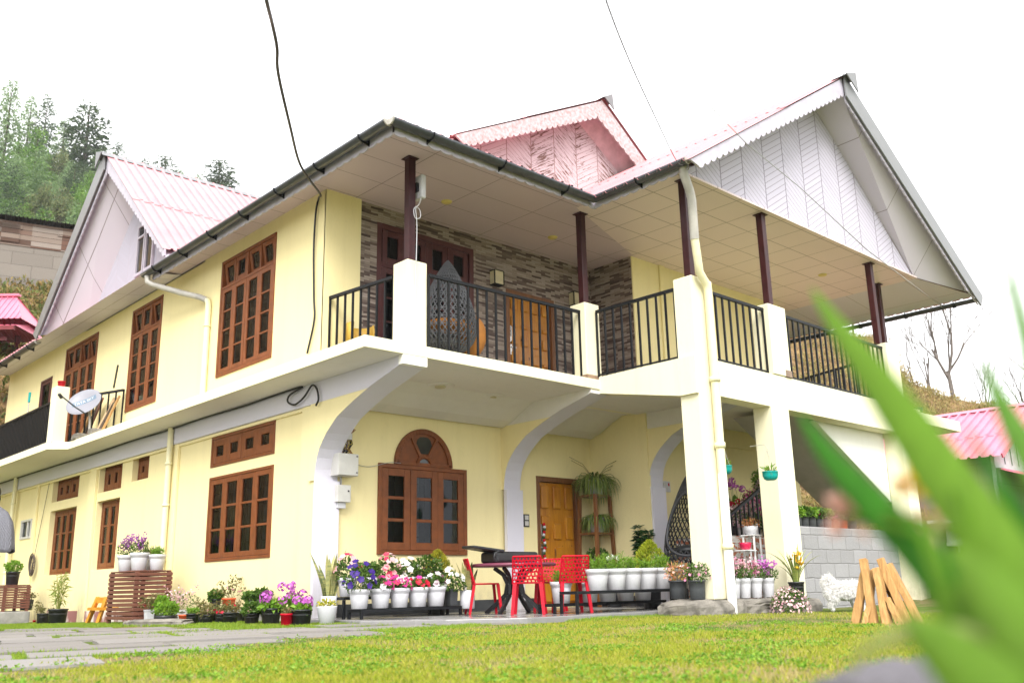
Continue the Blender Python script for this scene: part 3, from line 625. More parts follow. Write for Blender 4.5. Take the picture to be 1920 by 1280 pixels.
# doors
def panel_door(M, u0, u1, v0, v1, name_label, cols=3, rows=4, frame_mat="stand_wood", double=False):
    f = MB(M); f.box(u0, v0, -.12, u0 + .075, v1, .012); f.box(u1 - .075, v0, -.12, u1, v1, .012); f.box(u0 + .075, v1 - .085, -.12, u1 - .075, v1, .012)
    d = obj("door", f, MATS[frame_mat], HOUSE, .005, 1); d["label"] = name_label
    l = MB(M); a, b, c, e = u0 + .078, u1 - .078, v0 + .005, v1 - .088; l.box(a, c, -.085, b, e, -.05)
    hs_ = [.0, .09, .20, .34, .45, .60, .74, .90, 1.0]; cw = (b - a) / cols
    for i in range(cols):
        for j in range(rows):
            y0 = c + (e - c) * (j / rows) + .04; y1 = c + (e - c) * ((j + 1) / rows) - .03 - (.12 if (i + j) % 2 and j < rows - 1 else 0); x0, x1 = a + i * cw + .03, a + (i + 1) * cw - .03
            l.prism([(x0, y0, -.05), (x1, y0, -.05), (x1, y1, -.05), (x0, y1, -.05)], (0, 0, -.012)) if 0 else l.prism([(x0 + .025, y0 + .025, -.0495), (x1 - .025, y0 + .025, -.0495), (x1 - .025, y1 - .025, -.0495), (x0 + .025, y1 - .025, -.0495)], (0, 0, .034))
    obj("door_leaf", l, MATS["door_wood"], d, .016, 2)
    h = MB(M); x = a + .05; h.box(x - .018, 1.02 + v0, -.05, x + .018, 1.30 + v0, -.03); h.bar((x, 1.12 + v0, -.02), (x, 1.28 + v0, -.02), .016, .02, (0, 0, 1)); h.box(x - .03, .80 + v0, -.05, x + .02, .98 + v0, -.028); h.bar((x, .93 + v0, -.015), (x + .10, .93 + v0, -.015), .016, .016, (0, 0, 1)); obj("handle", h, MATS["steel"], d)
    return d
panel_door(FW, 10.72, 11.72, .05, 2.12, "varnished wooden panelled front door on the ground floor")
# --- upper left wall and its windows
UWIN = [(-14.2, -12.37, 3.76, 5.76, 4, 4, .46), (-18.07, -16.63, 3.76, 5.80, 3, 4, .50), (-21.95, -19.95, 3.45, 5.79, 4, 4, .52), (-23.6, -22.8, 3.3, 5.33, 1, 3, 0)]
w = MB(UW); wall_holes(w, -26.4, -10.96, 3.29, 6.0, [x[:4] for x in UWIN], .5); w.box(-10.985, 3.3, -.6, -10.95, 6.0, 0); obj("wall", w, MATS["wall_yellow"], HOUSE)
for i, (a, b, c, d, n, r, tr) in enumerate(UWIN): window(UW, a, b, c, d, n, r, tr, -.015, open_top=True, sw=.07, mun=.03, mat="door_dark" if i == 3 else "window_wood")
# --- stone clad wall of the veranda with its dark doors
w = MB(FW); wall_holes(w, 6.62, 12.28, 3.29, 6.02, [(7.52, 9.43, 3.3, 5.75), (10.13, 11.27, 3.3, 5.22)], .4); w.box(12.25, 3.29, .001, 12.30, 6.02, .985); obj("stone_wall", w, MATS["stone"], HOUSE)
fd = window(FW, 7.52, 9.43, 3.3, 5.75, 4, 4, .62, -.04, mat="door_dark", fw=.09, sw=.09); fd["label"] = "dark red French door with leaded panes in the stone wall"
d = panel_door(FW, 10.13, 11.27, 3.30, 5.22, "orange varnished panelled door on the upper veranda", 4, 6)
w = MB(); w.box(12.305, 9.995, 3.29, 17.1, 10.1, 6.0); w.box(12.252, 9.99, 3.29, 12.304, 10.08, 6.0); w.box(13.0, 9.96, 3.29, 13.15, 9.994, 6.0); obj("wall", w, MATS["wall_yellow"], HOUSE)
# --- right wing: columns, beams, veranda floor
w = MB(); w.box(10.2, 7.28, .16, 10.68, 7.60, 4.5); obj("column", w, MATS["trim_cream"], HOUSE, .012)
w = MB(); w.box(11.95, 7.28, .14, 12.42, 7.60, 2.86); obj("column", w, MATS["trim_cream"], HOUSE, .012)
w = MB(); w.box(12.12, 7.285, 3.36, 12.60, 7.59, 4.46); obj("pedestal", w, MATS["trim_cream"], HOUSE, .012)
w = MB(); w.box(16.05, 7.28, 0, 16.45, 7.60, 2.86); obj("column", w, MATS["trim_cream"], HOUSE, .012)
w = MB(); w.box(15.93, 7.285, 3.36, 16.38, 7.59, 4.46); obj("pedestal", w, MATS["trim_cream"], HOUSE, .012)
w = MB(); w.prism([(10.15, 9.02, 3.10), (10.15, 7.57, 2.83), (10.15, 7.57, 3.35), (10.15, 9.02, 3.345)], (.28, 0, 0)); w.box(10.152, 7.29, 2.83, 10.199, 7.569, 3.35); w.box(10.685, 7.3, 2.85, 17.0, 7.56, 3.35); w.box(12.5, 7.561, 3.12, 17.2, 10.0, 3.30); w.box(10.431, 7.561, 3.12, 12.5, 10.0, 3.3)
obj("beam", w, MATS["trim_cream"], HOUSE)
w = MB().poly([(10.44, 7.57, 3.117), (10.44, 9.9, 3.117), (17.1, 9.9, 3.117), (17.1, 7.57, 3.117)]); obj("soffit", w, MATS["soffit_plaster"], HOUSE)
w = MB(); w.box(16.46, 7.15, 3.05, 18.35, 8.2, 3.25); w.box(17.0, 7.6, 3.06, 18.0, 9.9, 3.24); obj("canopy_slab", w, MATS["trim_cream"], HOUSE, .008)
w = MB()
w.prism([(6.84, 9.30, 3.3), (7.16, 9.30, 3.3), (7.16, 9.62, 3.3), (6.84, 9.62, 3.3)], (0, 0, 1.23)); obj("pedestal", w, MATS["trim_cream"], HOUSE, .014)
w = MB().box(9.98, 9.09, 3.301, 10.30, 9.40, 4.5); obj("pedestal", w, MATS["trim_cream"], HOUSE, .014)
for x0, y0, x1, y1 in ((6.825, 9.285, 7.175, 9.635), (9.965, 9.075, 10.315, 9.415), (12.45, 7.275, 12.61, 7.4)):
    w = MB().box(x0, y0, 3.3005 if y0 > 8 else 3.36, x1, y1, 3.38 if y0 > 8 else 3.46); obj("pedestal_skirting", w, plain("brown_tile", (.30, .20, .13), .5, local=False, var=.2), HOUSE)
for x, y, z0 in ((6.93, 9.38, 4.52), (10.13, 9.24, 4.49), (10.36, 7.42, 4.49), (12.36, 7.42, 4.45), (15.98, 7.45, 4.45), (17.3, 7.95, 3.24)):
    w = MB(); w.box(x - .055, y - .055, z0, x + .055, y + .055, 6.0); w.box(x - .09, y - .09, 5.985, x + .09, y + .09, 5.998); obj("post", w, MATS["maroon_steel"], HOUSE, .006, 1)
# railings
def railing(a, b, z0, z1, sp=.165, zb=None, name_mat="black_iron"):
    a, b = np.array(a, float), np.array(b, float); L = np.linalg.norm(b - a); n = max(2, int(round(L / sp))); mb = MB()
    rise = np.zeros(3); mb.bar((*a[:2], z1 + (a[2] if len(a) > 2 else 0)), (*b[:2], z1 + (b[2] if len(b) > 2 else 0)), .05, .04)
    mb.bar((*a[:2], z0 + .04 + (a[2] if len(a) > 2 else 0)), (*b[:2], z0 + .04 + (b[2] if len(b) > 2 else 0)), .035, .02)
    for k in range(n + 1):
        p = a + (b - a) * k / n; e = p[2] if len(p) > 2 else 0; mb.box(p[0] - .013, p[1] - .013, z0 + e - .0, p[0] + .013, p[1] + .013, z1 + e - .01)
    return obj("railing", mb, MATS[name_mat], HOUSE)
railing((6.70, 10.93), (6.86, 9.63), 3.30, 4.36); railing((7.17, 9.28), (9.97, 9.2), 3.30, 4.36); railing((10.2, 9.06), (10.24, 7.62), 3.35, 4.37)
railing((10.70, 7.38), (12.10, 7.38), 3.36, 4.37); railing((12.62, 7.38), (15.92, 7.38), 3.36, 4.37)
railing((16.3, 7.7), (17.0, 9.9), 3.3, 4.3); railing((13.3, 9.2), (14.6, 9.2), 3.3, 3.95); railing((11.7, 9.0, .0), (12.8, 9.0, -.0), 3.3, 3.82)
w = MB()
w.box(5.72, 19.45, 3.29, 5.98, 19.75, 4.42); obj("pedestal", w, MATS["trim_cream"], HOUSE, .012)
railing((5.74, 19.78), (5.74, 26.2), 3.30, 4.12, .10); railing((6.05, 19.43), (6.53, 18.05), 3.31, 4.2, .22)
# ceilings
w = MB(); w.prism([(6.12, 8.66, 6.0), (9.9, 8.66, 6.0), (9.9, 9.1, 6.0), (12.25, 9.95, 6.0), (12.25, 11.0, 6.0), (6.61, 11, 6.0), (6.61, 16, 6.0), (6.12, 16, 6.0)], (0, 0, .03)); obj("ceiling", w, MATS["ceiling_mauve"], HOUSE)
w = MB(); w.prism([(9.9, 7.25, 6.0), (17.55, 7.25, 6.0), (17.55, 10.1, 6.0), (12.25, 10.1, 6.0), (12.25, 9.95, 6.0), (9.9, 9.1, 6.0)], (0, 0, .03)); obj("ceiling", w, MATS["ceiling_cream"], HOUSE)
w = MB(); w.poly([(17.45, 7.31, 6.02), (19.12, 6.79, 5.84), (19.2, 17, 5.84), (17.45, 17, 6.02)]); w.poly([(5.95, 15.9, 5.9), (6.6, 15.9, 5.99), (6.6, 26.4, 5.99), (5.95, 26.4, 5.9)]); obj("soffit", w, MATS["soffit_lavender"], HOUSE)
for x, y in ((8.22, 10.2), (10.51, 10.23), (15.9, 8.33)): obj("downlight", MB().lathe([(.001, -.02), (.07, -.02), (.085, 0), (.085, .01)], 20, (x, y, 5.998)), MATS["downlight"], HOUSE)
for x, y in ((8.07, 10.17), (9.16, 10.31)):
    o = obj("downlight", MB().lathe([(.001, -.035), (.07, -.035), (.08, -.02), (.08, 0)], 20, (x, y, 3.146)), MATS["lamp_glass"], HOUSE); obj("rosette", MB().lathe([(.001, -.012), (.17, -.012), (.19, -.02), (.21, 0)], 28, (x, y, 3.146)), MATS["soffit_plaster"], o)
# ------------------------------------------------------------------ roofs
def corr(mb, O, U, V, u0, u1, vlo, vhi, pitch=.2, h=.03):
    mid = lambda u: min(max(2.3 + .012 * math.sin(37 * u), vlo(u)), vhi(u)); z = np.array([0, 0, .012])
    down = V[2] < 0; O = np.array(O, float)
    corr1(mb, O + (z if down else 0), U, V, u0, u1, vlo, lambda u: min(mid(u) + (.12 if down else 0), vhi(u)), pitch, h); corr1(mb, O + (0 if down else z), U, V, u0, u1, lambda u: max(mid(u) - (0 if down else .12), vlo(u)), vhi, pitch, h)
def corr1(mb, O, U, V, u0, u1, vlo, vhi, pitch=.2, h=.03):
    O, U, V = (np.array(k, float) for k in (O, U, V)); V = V / np.linalg.norm(V); U = U / np.linalg.norm(U); N = np.cross(U, V); N = N if N[2] > 0 else -N
    us = []; k = 0; n = int((u1 - u0) / pitch)
    for i in range(n):
        for f, e in ((0, 0), (.66, 0), (.74, h), (.92, h)): us.append((u0 + (i + f) * pitch, e))
    us.append((u0 + n * pitch, 0)); A = []; B = []
    for u, e in us: A.append(O + U * u + V * vlo(u) + N * e); B.append(O + U * u + V * vhi(u) + N * e)
    m = len(us); mb.add(np.array(A + B), [(i, i + 1, m + i + 1, m + i) for i in range(m - 1)])
RP = MATS["roof_pink"]
SL = .64; AX, AZ = 14.35, 8.90                                   # right wing: ridge x and z
w = MB(); L_ = math.hypot(4.72, 4.72 * SL)
corr(w, (AX, 6.72, AZ), (0, 1, 0), (-1, 0, -SL), 0, 13, lambda u: 0, lambda u: L_ if u < 1.85 else L_ - .42)
corr(w, (AX, 6.72, AZ), (0, 1, 0), (1, 0, -SL), 0, 13, lambda u: 0, lambda u: math.hypot(4.8, 4.8 * SL)); obj("roof", w, RP, HOUSE)
w = MB()
corr(w, (6.05, 8.55, 5.96), (1, 0, 0), (0, 1, .5), 0, 9, lambda u: 0 if u < 3.6 else .36, lambda u: min(u, 5.6) * 1.118 if u < 5.6 else 6.2)
corr(w, (6.05, 8.55, 5.96), (0, 1, 0), (1, 0, .5), 0, 17.6, lambda u: 0, lambda u: min(u, 5.6) * 1.118); obj("roof", w, RP, HOUSE)
GY, GZ = 18.65, 9.22                                            # left cross gable: ridge y and z
w = MB(); corr(w, (5.95, GY, GZ), (1, 0, 0), (0, -1, -.89), 0, 8, lambda u: 0, lambda u: 4.6); corr(w, (5.95, GY, GZ), (1, 0, 0), (0, 1, -.89), 0, 8, lambda u: 0, lambda u: 4.6); obj("roof", w, RP, HOUSE)
w = MB(); corr(w, (12.85, 10.95, 9.72), (0, 1, 0), (-1, 0, -.53), 0, 6, lambda u: 0, lambda u: 4.3); corr(w, (12.85, 10.95, 9.72), (0, 1, 0), (1, 0, -.74), 0, 6, lambda u: 0, lambda u: 2.2); obj("roof", w, RP, HOUSE)
w = MB(); corr(w, (5.95, 22.2, 5.96), (0, 1, 0), (1, 0, .5), 0, 4.4, lambda u: 0, lambda u: 4); obj("roof", w, RP, HOUSE)
def ridge_cap(a, b, side, drop, wd=.16):
    a, b = np.array(a, float), np.array(b, float); s = np.array(side, float); mb = MB(); z = np.array([0, 0, 1.])
    for sg in (-1, 1):
        q = [a + z * .035, b + z * .035, b + s * sg * wd - z * wd * drop + z * .035, a + s * sg * wd - z * wd * drop + z * .035]; mb.prism(q, (0, 0, .006))
    return mb
w = ridge_cap((AX, 6.62, AZ), (AX, 19, AZ), (1, 0, 0), SL); w.prism([(AX - .12, 6.60, AZ - .02), (AX + .26, 6.60, AZ - .26), (AX + .24, 6.60, AZ + .12)], (0, .02, 0)); obj("ridge_cap", w, MATS["flashing_grey"], HOUSE)
w = ridge_cap((5.85, GY, GZ), (13, GY, GZ), (0, 1, 0), .89); w.prism([(5.84, GY - .1, GZ - .02), (5.84, GY + .22, GZ - .28), (5.84, GY + .24, GZ + .10)], (.02, 0, 0)); obj("ridge_cap", w, MATS["flashing_grey"], HOUSE)
w = ridge_cap((12.85, 10.85, 9.72), (12.85, 16.5, 9.72), (1, 0, 0), .6); w.prism([(12.75, 10.84, 9.69), (13.02, 10.84, 9.50), (12.99, 10.84, 9.84)], (0, .02, 0)); obj("ridge_cap", w, MATS["flashing_grey"], HOUSE)
def scallop(top, bot, n, amp):
    """board between two lines with a scalloped lower edge; points (h, z)"""
    (x0, z0), (x1, z1) = bot; pts = [top[0], top[1]]; m = n * 6; e = []
    for k in range(m + 1):
        f = k / m; ph = (f * n) % 1; e.append((x0 + (x1 - x0) * f, z0 + (z1 - z0) * f + amp * (1 - abs(math.sin(math.pi * ph)) ** .6)))
    return pts + e[::-1]
def barge(name, pts, axis, at, th, mat):
    f = (lambda p: (p[0], at, p[1])) if axis == 'y' else (lambda p: (at, p[0], p[1])); d = (0, th, 0) if axis == 'y' else (th, 0, 0)
    return obj(name, MB().prism([f(p) for p in pts], d), MATS[mat], HOUSE)
plain("barge_paint", (.47, .44, .51), .5, .3, var=.08, local=False)
zr = lambda x: AZ - abs(x - AX) * SL
barge("barge_board", scallop(((9.62, zr(9.62) - .015), (AX, AZ - .015)), ((9.80, zr(9.80) - .22), (AX, AZ - .36)), 30, .05), 'y', 6.74, .03, "barge_paint")
barge("barge_board", scallop(((AX + .0, AZ - .36), (19.05, zr(19.05) - .27)), ((AX, AZ - .50), (18.6, zr(18.6) - .39)), 34, .04), 'y', 6.73, .03, "barge_paint")
barge("flashing", [(AX - .05, AZ + .03), (19.2, zr(19.2) + .03), (19.05, zr(19.05) - .30), (AX - .05, AZ - .40)], 'y', 6.68, .03, "flashing_grey")
zl = lambda y: GZ - abs(y - GY) * .89
barge("barge_board", scallop(((15.2, zl(15.2) - .01), (GY, GZ - .01)), ((15.2, zl(15.2) - .17), (GY, GZ - .34)), 26, .05), 'x', 5.98, .03, "barge_paint")
barge("barge_board", scallop(((GY - .1, GZ - .38), (21.9, zl(21.9) - .32)), ((GY - .1, GZ - .54), (21.6, zl(21.6) - .46)), 26, .04), 'x', 5.965, .03, "barge_paint")
barge("flashing", [(GY - .05, GZ + .03), (22.2, zl(22.2) + .03), (21.95, zl(21.95) - .36), (GY - .12, GZ - .40)], 'x', 5.91, .03, "flashing_grey")
plain("peeling_white", (.50, .44, .46), .6, .3, var=.15, scale=14, dark=(.28, .18, .16), local=False)
barge("barge_board", scallop(((9.0, 7.65), (12.8, 9.66)), ((9.2, 7.48), (12.6, 9.20)), 24, .05), 'y', 10.93, .03, "peeling_white")
barge("barge_board", scallop(((12.75, 9.66), (14.4, 8.44)), ((12.6, 9.22), (14.1, 8.30)), 10, .04), 'y', 10.925, .03, "peeling_white")
# gable walls and the boarded soffits under the raking eaves
w = MB(); w.prism([(10.3, 7.3, 6.02), (17.5, 7.3, 6.02), (14.2, 7.3, 8.66), (10.3, 7.3, 6.15)], (0, .06, 0)); obj("gable_wall", w, MATS["boards_lavender_x"], HOUSE)
w = MB(); w.prism([(6.6, 14.9, 5.97), (6.6, 20.75, 5.97), (6.6, 18.4, 8.2), (6.6, 15.2, 6.3)], (.06, 0, 0)); w2 = w; obj("gable_wall", w, MATS["boards_lavender_y"], HOUSE)
w = MB(); w.prism([(9.2, 11.35, 7.15), (14.1, 11.35, 7.15), (14.1, 11.35, 8.6), (12.5, 11.35, 9.3), (9.2, 11.35, 7.55)], (0, .06, 0)); obj("gable_wall", w, MATS["boards_pink_x"], HOUSE)
w = MB()
w.poly([(AX - .1, 6.76, AZ - .30), (19.12, 6.76, 5.85), (17.52, 7.3, 6.03), (14.2, 7.3, 8.62)]);
w.poly([(AX - .1, 6.76, AZ - .32), (9.9, 6.76, zr(9.9) - .16), (10.3, 7.3, 6.14), (14.2, 7.3, 8.64)])
obj("soffit", w, MATS["soffit_lavender"], HOUSE)
w = MB(); w.poly([(6.0, GY - .1, GZ - .36), (6.0, 22.0, zl(22.0) - .2), (6.6, 20.75, 5.98), (6.6, 18.4, 8.16)]); w.poly([(6.0, GY - .1, GZ - .36), (6.0, 15.2, zl(15.2) - .14), (6.6, 15.0, 6.0), (6.6, 18.4, 8.16)]); obj("soffit", w, MATS["soffit_lavender"], HOUSE)
w = MB(); w.poly([(12.75, 10.96, 9.5), (14.4, 10.96, 8.3), (14.0, 11.35, 8.3), (12.5, 11.35, 9.25)]); w.poly([(12.7, 10.96, 9.48), (9.2, 10.96, 7.6), (9.3, 11.35, 7.6), (12.5, 11.35, 9.25)]); obj("soffit", w, plain("soffit_pink", (.56, .44, .47), .6, .3, local=False), HOUSE)
lw = MB(UW)
for a, b in ((-18.1, -17.70), (-17.66, -17.25)):
    for q in ((a, a + .05, 6.5, 7.6), (b - .05, b, 6.5, 7.6), (a + .05, b - .05, 6.5, 6.56), (a + .05, b - .05, 7.54, 7.6), (a + .05, b - .05, 7.3, 7.34)): lw.box(q[0], q[2], .005, q[1], q[3], .05)
gw = obj("window", lw, MATS["barge_paint"], HOUSE); gw["label"] = "narrow pale lilac window high in the left gable"
obj("pane", MB(UW).poly([(-18.05, 6.56, .02), (-17.3, 6.56, .02), (-17.3, 7.54, .02), (-18.05, 7.54, .02)]), MATS["pane_dark"], gw)
# fascia boards, gutters with brackets, downpipes
fz0, fz1 = 5.80, 6.02
w = MB()
def fascia(a, b, n):
    a, b = np.array(a), np.array(b); L = np.linalg.norm(b - a); d = (b - a) / L; nrm = np.array([d[1], -d[0]])
    w.prism([(*(a + d * p[0]), p[1]) for p in scallop(((0, fz1), (L, fz1)), ((0, fz0), (L, fz0)), n, .03)], (*(nrm * -.02), 0))
fascia((6.12, 16.0), (6.12, 8.64), 40); fascia((6.12, 8.64), (9.86, 8.64), 20); fascia((9.78, 8.64), (9.78, 6.9), 10)
obj("fascia", w, MATS["barge_paint"], HOUSE)
def gutter(path, ends=True, brk=.95, r=.078, mat="gutter_grey"):
    p = [np.array(k, float) for k in path]; mb = MB(); nseg = 10
    for a, b in zip(p, p[1:]):
        d = (b - a) / np.linalg.norm(b - a); s = np.cross(d, (0, 0, 1)); s /= np.linalg.norm(s); prof = [(r * math.cos(t), r * math.sin(t)) for t in np.linspace(math.pi * -.02, -math.pi * .98, nseg)]
        prof = [(x, z) for x, z in prof] + [(x * .93, z * .93) for x, z in prof[::-1]]; ln = len(prof)
        V = [q + s * x + np.array([0, 0, z]) for q in (a, b) for x, z in prof]; mb.add(V, [(i, (i + 1) % ln, ln + (i + 1) % ln, ln + i) for i in range(ln)], True)
    o = obj("gutter", mb, MATS[mat], HOUSE)
    for a, b in zip(p, p[1:]):
        L = np.linalg.norm(b - a); d = (b - a) / L; s = np.cross(d, (0, 0, 1)); s /= np.linalg.norm(s); n = max(1, int(L / brk))
        for k in range(n):
            c = a + d * (k + .5) * L / n; bm = MB()
            for t0, t1 in zip(np.linspace(0, -math.pi, 9), np.linspace(0, -math.pi, 9)[1:]): bm.bar(c + s * (r + .006) * math.cos(t0) + np.array([0, 0, (r + .006) * math.sin(t0)]), c + s * (r + .006) * math.cos(t1) + np.array([0, 0, (r + .006) * math.sin(t1)]), .03, .008, tuple(d))
            bm.bar(c - s * r - np.array([0, 0, .1]), c - s * .0 - np.array([0, 0, r + .008]), .025, .012, tuple(d)); bm.bar(c - s * r - np.array([0, 0, .12]), c - s * r + np.array([0, 0, .03]), .025, .012, tuple(d)); obj("gutter_bracket", bm, MATS["black_iron"], o)
    for a, sg in ((p[0], -1), (p[-1], 1)):
        if ends: d = p[1] - p[0] if sg < 0 else p[-1] - p[-2]; d = d / np.linalg.norm(d) * .02 * sg; s = np.cross(d, (0, 0, 1)); s /= np.linalg.norm(s); obj("gutter_end", MB().prism([a + s * r * math.cos(t) + np.array([0, 0, r * math.sin(t)]) for t in np.linspace(0, -math.pi, 12)], d), MATS["pipe_grey"], o)
    return o
gutter([(6.03, 16.15, 5.95), (6.03, 8.62, 5.95)]); gutter([(6.03, 8.56, 5.95), (9.70, 8.56, 5.93)]); gutter([(9.70, 8.56, 5.93), (9.70, 6.85, 5.93)])
gutter([(6.0, 26.3, 5.93), (6.0, 22.1, 5.93)]); gutter([(19.25, 6.75, 5.82), (19.25, 17, 5.82)])
o = obj("downpipe", MB().tube([(6.03, 16.0, 5.87), (6.03, 15.98, 5.76), (6.1, 15.9, 5.70), (6.35, 15.2, 5.42), (6.48, 14.75, 5.26), (6.54, 14.6, 5.18)], .052, 12), MATS["pipe_grey"], HOUSE)
obj("lower_length", MB().tube([(6.54, 14.6, 5.19), (6.545, 14.55, 5.10), (6.545, 14.55, 3.32)], .05, 12), MATS["pipe_cream"], o)
[obj("pipe_clip", MB().lathe([(.052, 0), (.06, 0), (.06, .03), (.052, .03)], 12, (6.545, 14.55, z)), MATS["pipe_cream"], o) for z in (4.7, 3.5)]
o = obj("downpipe", MB().tube([(9.78, 6.98, 5.9), (9.80, 6.99, 5.78), (9.95, 7.03, 5.62), (10.02, 7.05, 5.50), (10.12, 7.12, 4.95)], .062, 14), MATS["pipe_grey"], HOUSE); o["label"] = "grey rainwater downpipe at the front corner of the right wing"
obj("lower_length", MB().tube([(10.12, 7.12, 4.96), (10.22, 7.16, 4.62), (10.26, 7.18, 4.52), (10.42, 7.2, 4.40), (10.46, 7.2, 4.3), (10.46, 7.2, 1.75)], .058, 14), MATS["pipe_cream"], o)
obj("lowest_length", MB().tube([(10.46, 7.2, 1.76), (10.46, 7.2, -.04)], .06, 14), MATS["pipe_white"], o)
[obj("pipe_collar", MB().lathe([(.058, 0), (.072, 0), (.072, .07), (.058, .07)], 14, (10.46, 7.2, z)), MATS["pipe_cream"], o) for z in (3.0, .78, 2.1)]
for y, z0, z1 in ((15.68, .1, 3.14), (24.55, .1, 3.14)):
    o = obj("downpipe", MB().tube([(6.53, y, z0), (6.53, y, z1)], .05, 12), MATS["pipe_cream"], HOUSE); [obj("pipe_clip", MB().lathe([(.05, 0), (.06, 0), (.06, .04), (.05, .04)], 12, (6.53, y, z)), MATS["pipe_cream"], o) for z in (.9, 1.8, 2.5)]
# wall lamps on the stone wall
for x, z in ((9.87, 5.2), (11.76, 5.2)):
    b = MB(); b.box(x - .10, 10.86, z - .0, x + .10, 10.998, z + .012); b.box(x - .10, 10.86, z + .24, x + .10, 10.998, z + .252)
    for sx in (-1, 1): b.box(x + sx * .10 - .008, 10.86, z + .012, x + sx * .10 + .008, 10.876, z + .24)
    o = obj("wall_lamp", b, MATS["black_iron"], HOUSE); obj("lamp_shade", MB().box(x - .09, 10.868, z + .013, x + .09, 10.996, z + .239), MATS["lamp_glass"], o)
# switches
for x, y, z in ((10.47, 10.999, 1.39),):
    b = MB().box(x - .06, y - .02, z - .10, x + .06, y, z + .10); o = obj("switch_plate", b, MATS["black_plastic"], HOUSE, .004); k = MB(); k.box(x - .04, y - .024, z + .01, x + .04, y - .0205, z + .08); k.box(x - .04, y - .024, z - .08, x + .04, y - .0205, z - .01); obj("switch", k, MATS["grey_box"], o)
x, y, z = 12.83, 9.999, 1.97; o = obj("switch_plate", MB().box(x - .11, y - .02, z - .09, x + .11, y, z + .09), MATS["white_plastic"], HOUSE, .004); k = MB(); k.box(x - .08, y - .026, z + .01, x + .0, y - .0205, z + .06); k.box(x - .08, y - .026, z - .06, x + .03, y - .0205, z - .01); obj("switch", k, MATS["grey_box"], o); obj("switch_lamp", MB().box(x + .05, y - .026, z + .01, x + .08, y - .0205, z + .06), MATS["red_plastic"], o)
# staircase of the right wing: lower flight on a brick base, upper flight with a plastered cheek
w = MB(); w.box(12.12, 8.3, -.1, 14.8, 9.3, 1.05); obj("stair_base", w, MATS["brick_wall"], HOUSE)
w = MB()
for k in range(6): w.box(13.2 + k * .26, 8.72, 1.05 + k * .13, 14.8, 9.28, 1.05 + (k + 1) * .13)
obj("stair_flight", w, MATS["trim_cream"], HOUSE)
mb = MB(); mb.bar((12.25, 8.45, 1.30), (14.1, 8.45, 2.22), .05, .04)
for k in range(15): f = k / 14; x = 12.3 + f * 1.75; mb.box(x - .012, 8.438, 1.05, x + .012, 8.462, 1.32 + f * .87)
obj("railing", mb, MATS["black_iron"], HOUSE)
w = MB(); w.prism([(13.72, 7.6, 2.862), (16.045, 7.6, 1.66), (16.045, 7.6, 2.862)], (0, .1, 0)); obj("stair_cheek", w, MATS["white_wall"], HOUSE)
w = MB(); w.prism([(13.35, 7.705, 3.04), (16.6, 7.705, 1.36), (16.6, 7.705, 1.55), (13.7, 7.705, 3.04)], (0, 1.18, 0)); obj("stair_flight", w, plain("stair_soffit", (.42, .40, .37), .8, .2, var=.06, local=False), HOUSE)
w = MB(); w.prism([(12.7, 7.5, -.1), (15.9, 7.5, -.1), (15.9, 7.5, 1.16), (12.7, 7.5, 1.16)], (0, .18, 0)); o = obj("garden_wall", w, MATS["block_wall"], None, .02); tag(o, "low whitewashed block wall beside the column carrying a row of black pots", "wall")
# ------------------------------------------------------------------ pots and plants
G1, G2, G3 = (.035, .075, .012), (.07, .14, .02), (.12, .21, .035)
leafmat("leaf_green", [G1, G2, G3, (.05, .11, .02)]); leafmat("leaf_bright", [(.10, .22, .015), (.17, .32, .03), (.24, .38, .04)], .35)
leafmat("leaf_dark", [(.012, .04, .012), (.022, .065, .015), (.035, .09, .02)], .15, .35); leafmat("leaf_olive", [(.10, .12, .03), (.17, .17, .05), (.22, .16, .06), (.08, .10, .03)])
leafmat("leaf_golden", [(.22, .32, .02), (.38, .44, .03), (.46, .46, .04)], .3); leafmat("leaf_yellow", [(.30, .30, .03), (.55, .48, .04), (.16, .22, .02)], .3)
leafmat("leaf_spider", [(.10, .18, .03), (.30, .36, .10), (.05, .11, .02)], .3); leafmat("leaf_bamboo", [(.16, .24, .04), (.28, .34, .08), (.36, .34, .10)], .3)
leafmat("leaf_rust", [(.30, .08, .03), (.36, .15, .05), (.18, .14, .04)], .2); leafmat("leaf_orange", [(.50, .16, .06), (.55, .30, .12), (.22, .22, .05), (.55, .22, .22)], .2)
def strap_mat(name, mid, edge, band=0):
    m, nt, out = mat_new(name); t = NT(nt); n = t.noise(t.obj((8, 8, 45)), 1, 3); c = t.ramp(n, [(.42, mid), (.58, tuple((a + b) / 2 for a, b in zip(mid, edge)))])
    ri = t.n("ShaderNodeNewGeometry").outputs["Random Per Island"]; t.bsdf(out, t.mix(t.math('MULTIPLY', ri, .55), c, edge), .4, .4); MATS[name] = m
strap_mat("leaf_snake", (.07, .11, .05), (.46, .42, .15)); strap_mat("leaf_strap", (.10, .17, .03), (.30, .30, .08))
FL = dict(white=[(.8, .8, .76), (.74, .74, .66)], pink=[(.66, .24, .38), (.74, .42, .52)], palepink=[(.75, .48, .50), (.78, .62, .60), (.66, .30, .40)], magenta=[(.56, .02, .24), (.66, .05, .32)], hotpink=[(.68, .02, .20), (.62, .04, .28)],
          violet=[(.30, .09, .36), (.42, .16, .46), (.24, .05, .22)], indigo=[(.035, .012, .16), (.06, .02, .24)], red=[(.52, .01, .03), (.6, .02, .06)], maroon=[(.16, .01, .06)], orchid=[(.52, .11, .50), (.60, .2, .56)],
          yellow=[(.75, .48, .03), (.72, .36, .02)], orange=[(.72, .14, .03)], candy=[(.62, .02, .08), (.8, .7, .68)], salmon=[(.72, .36, .28), (.72, .5, .42)])
for k, v in FL.items(): leafmat("petal_" + k, v, .3, .5)
POTS = {}
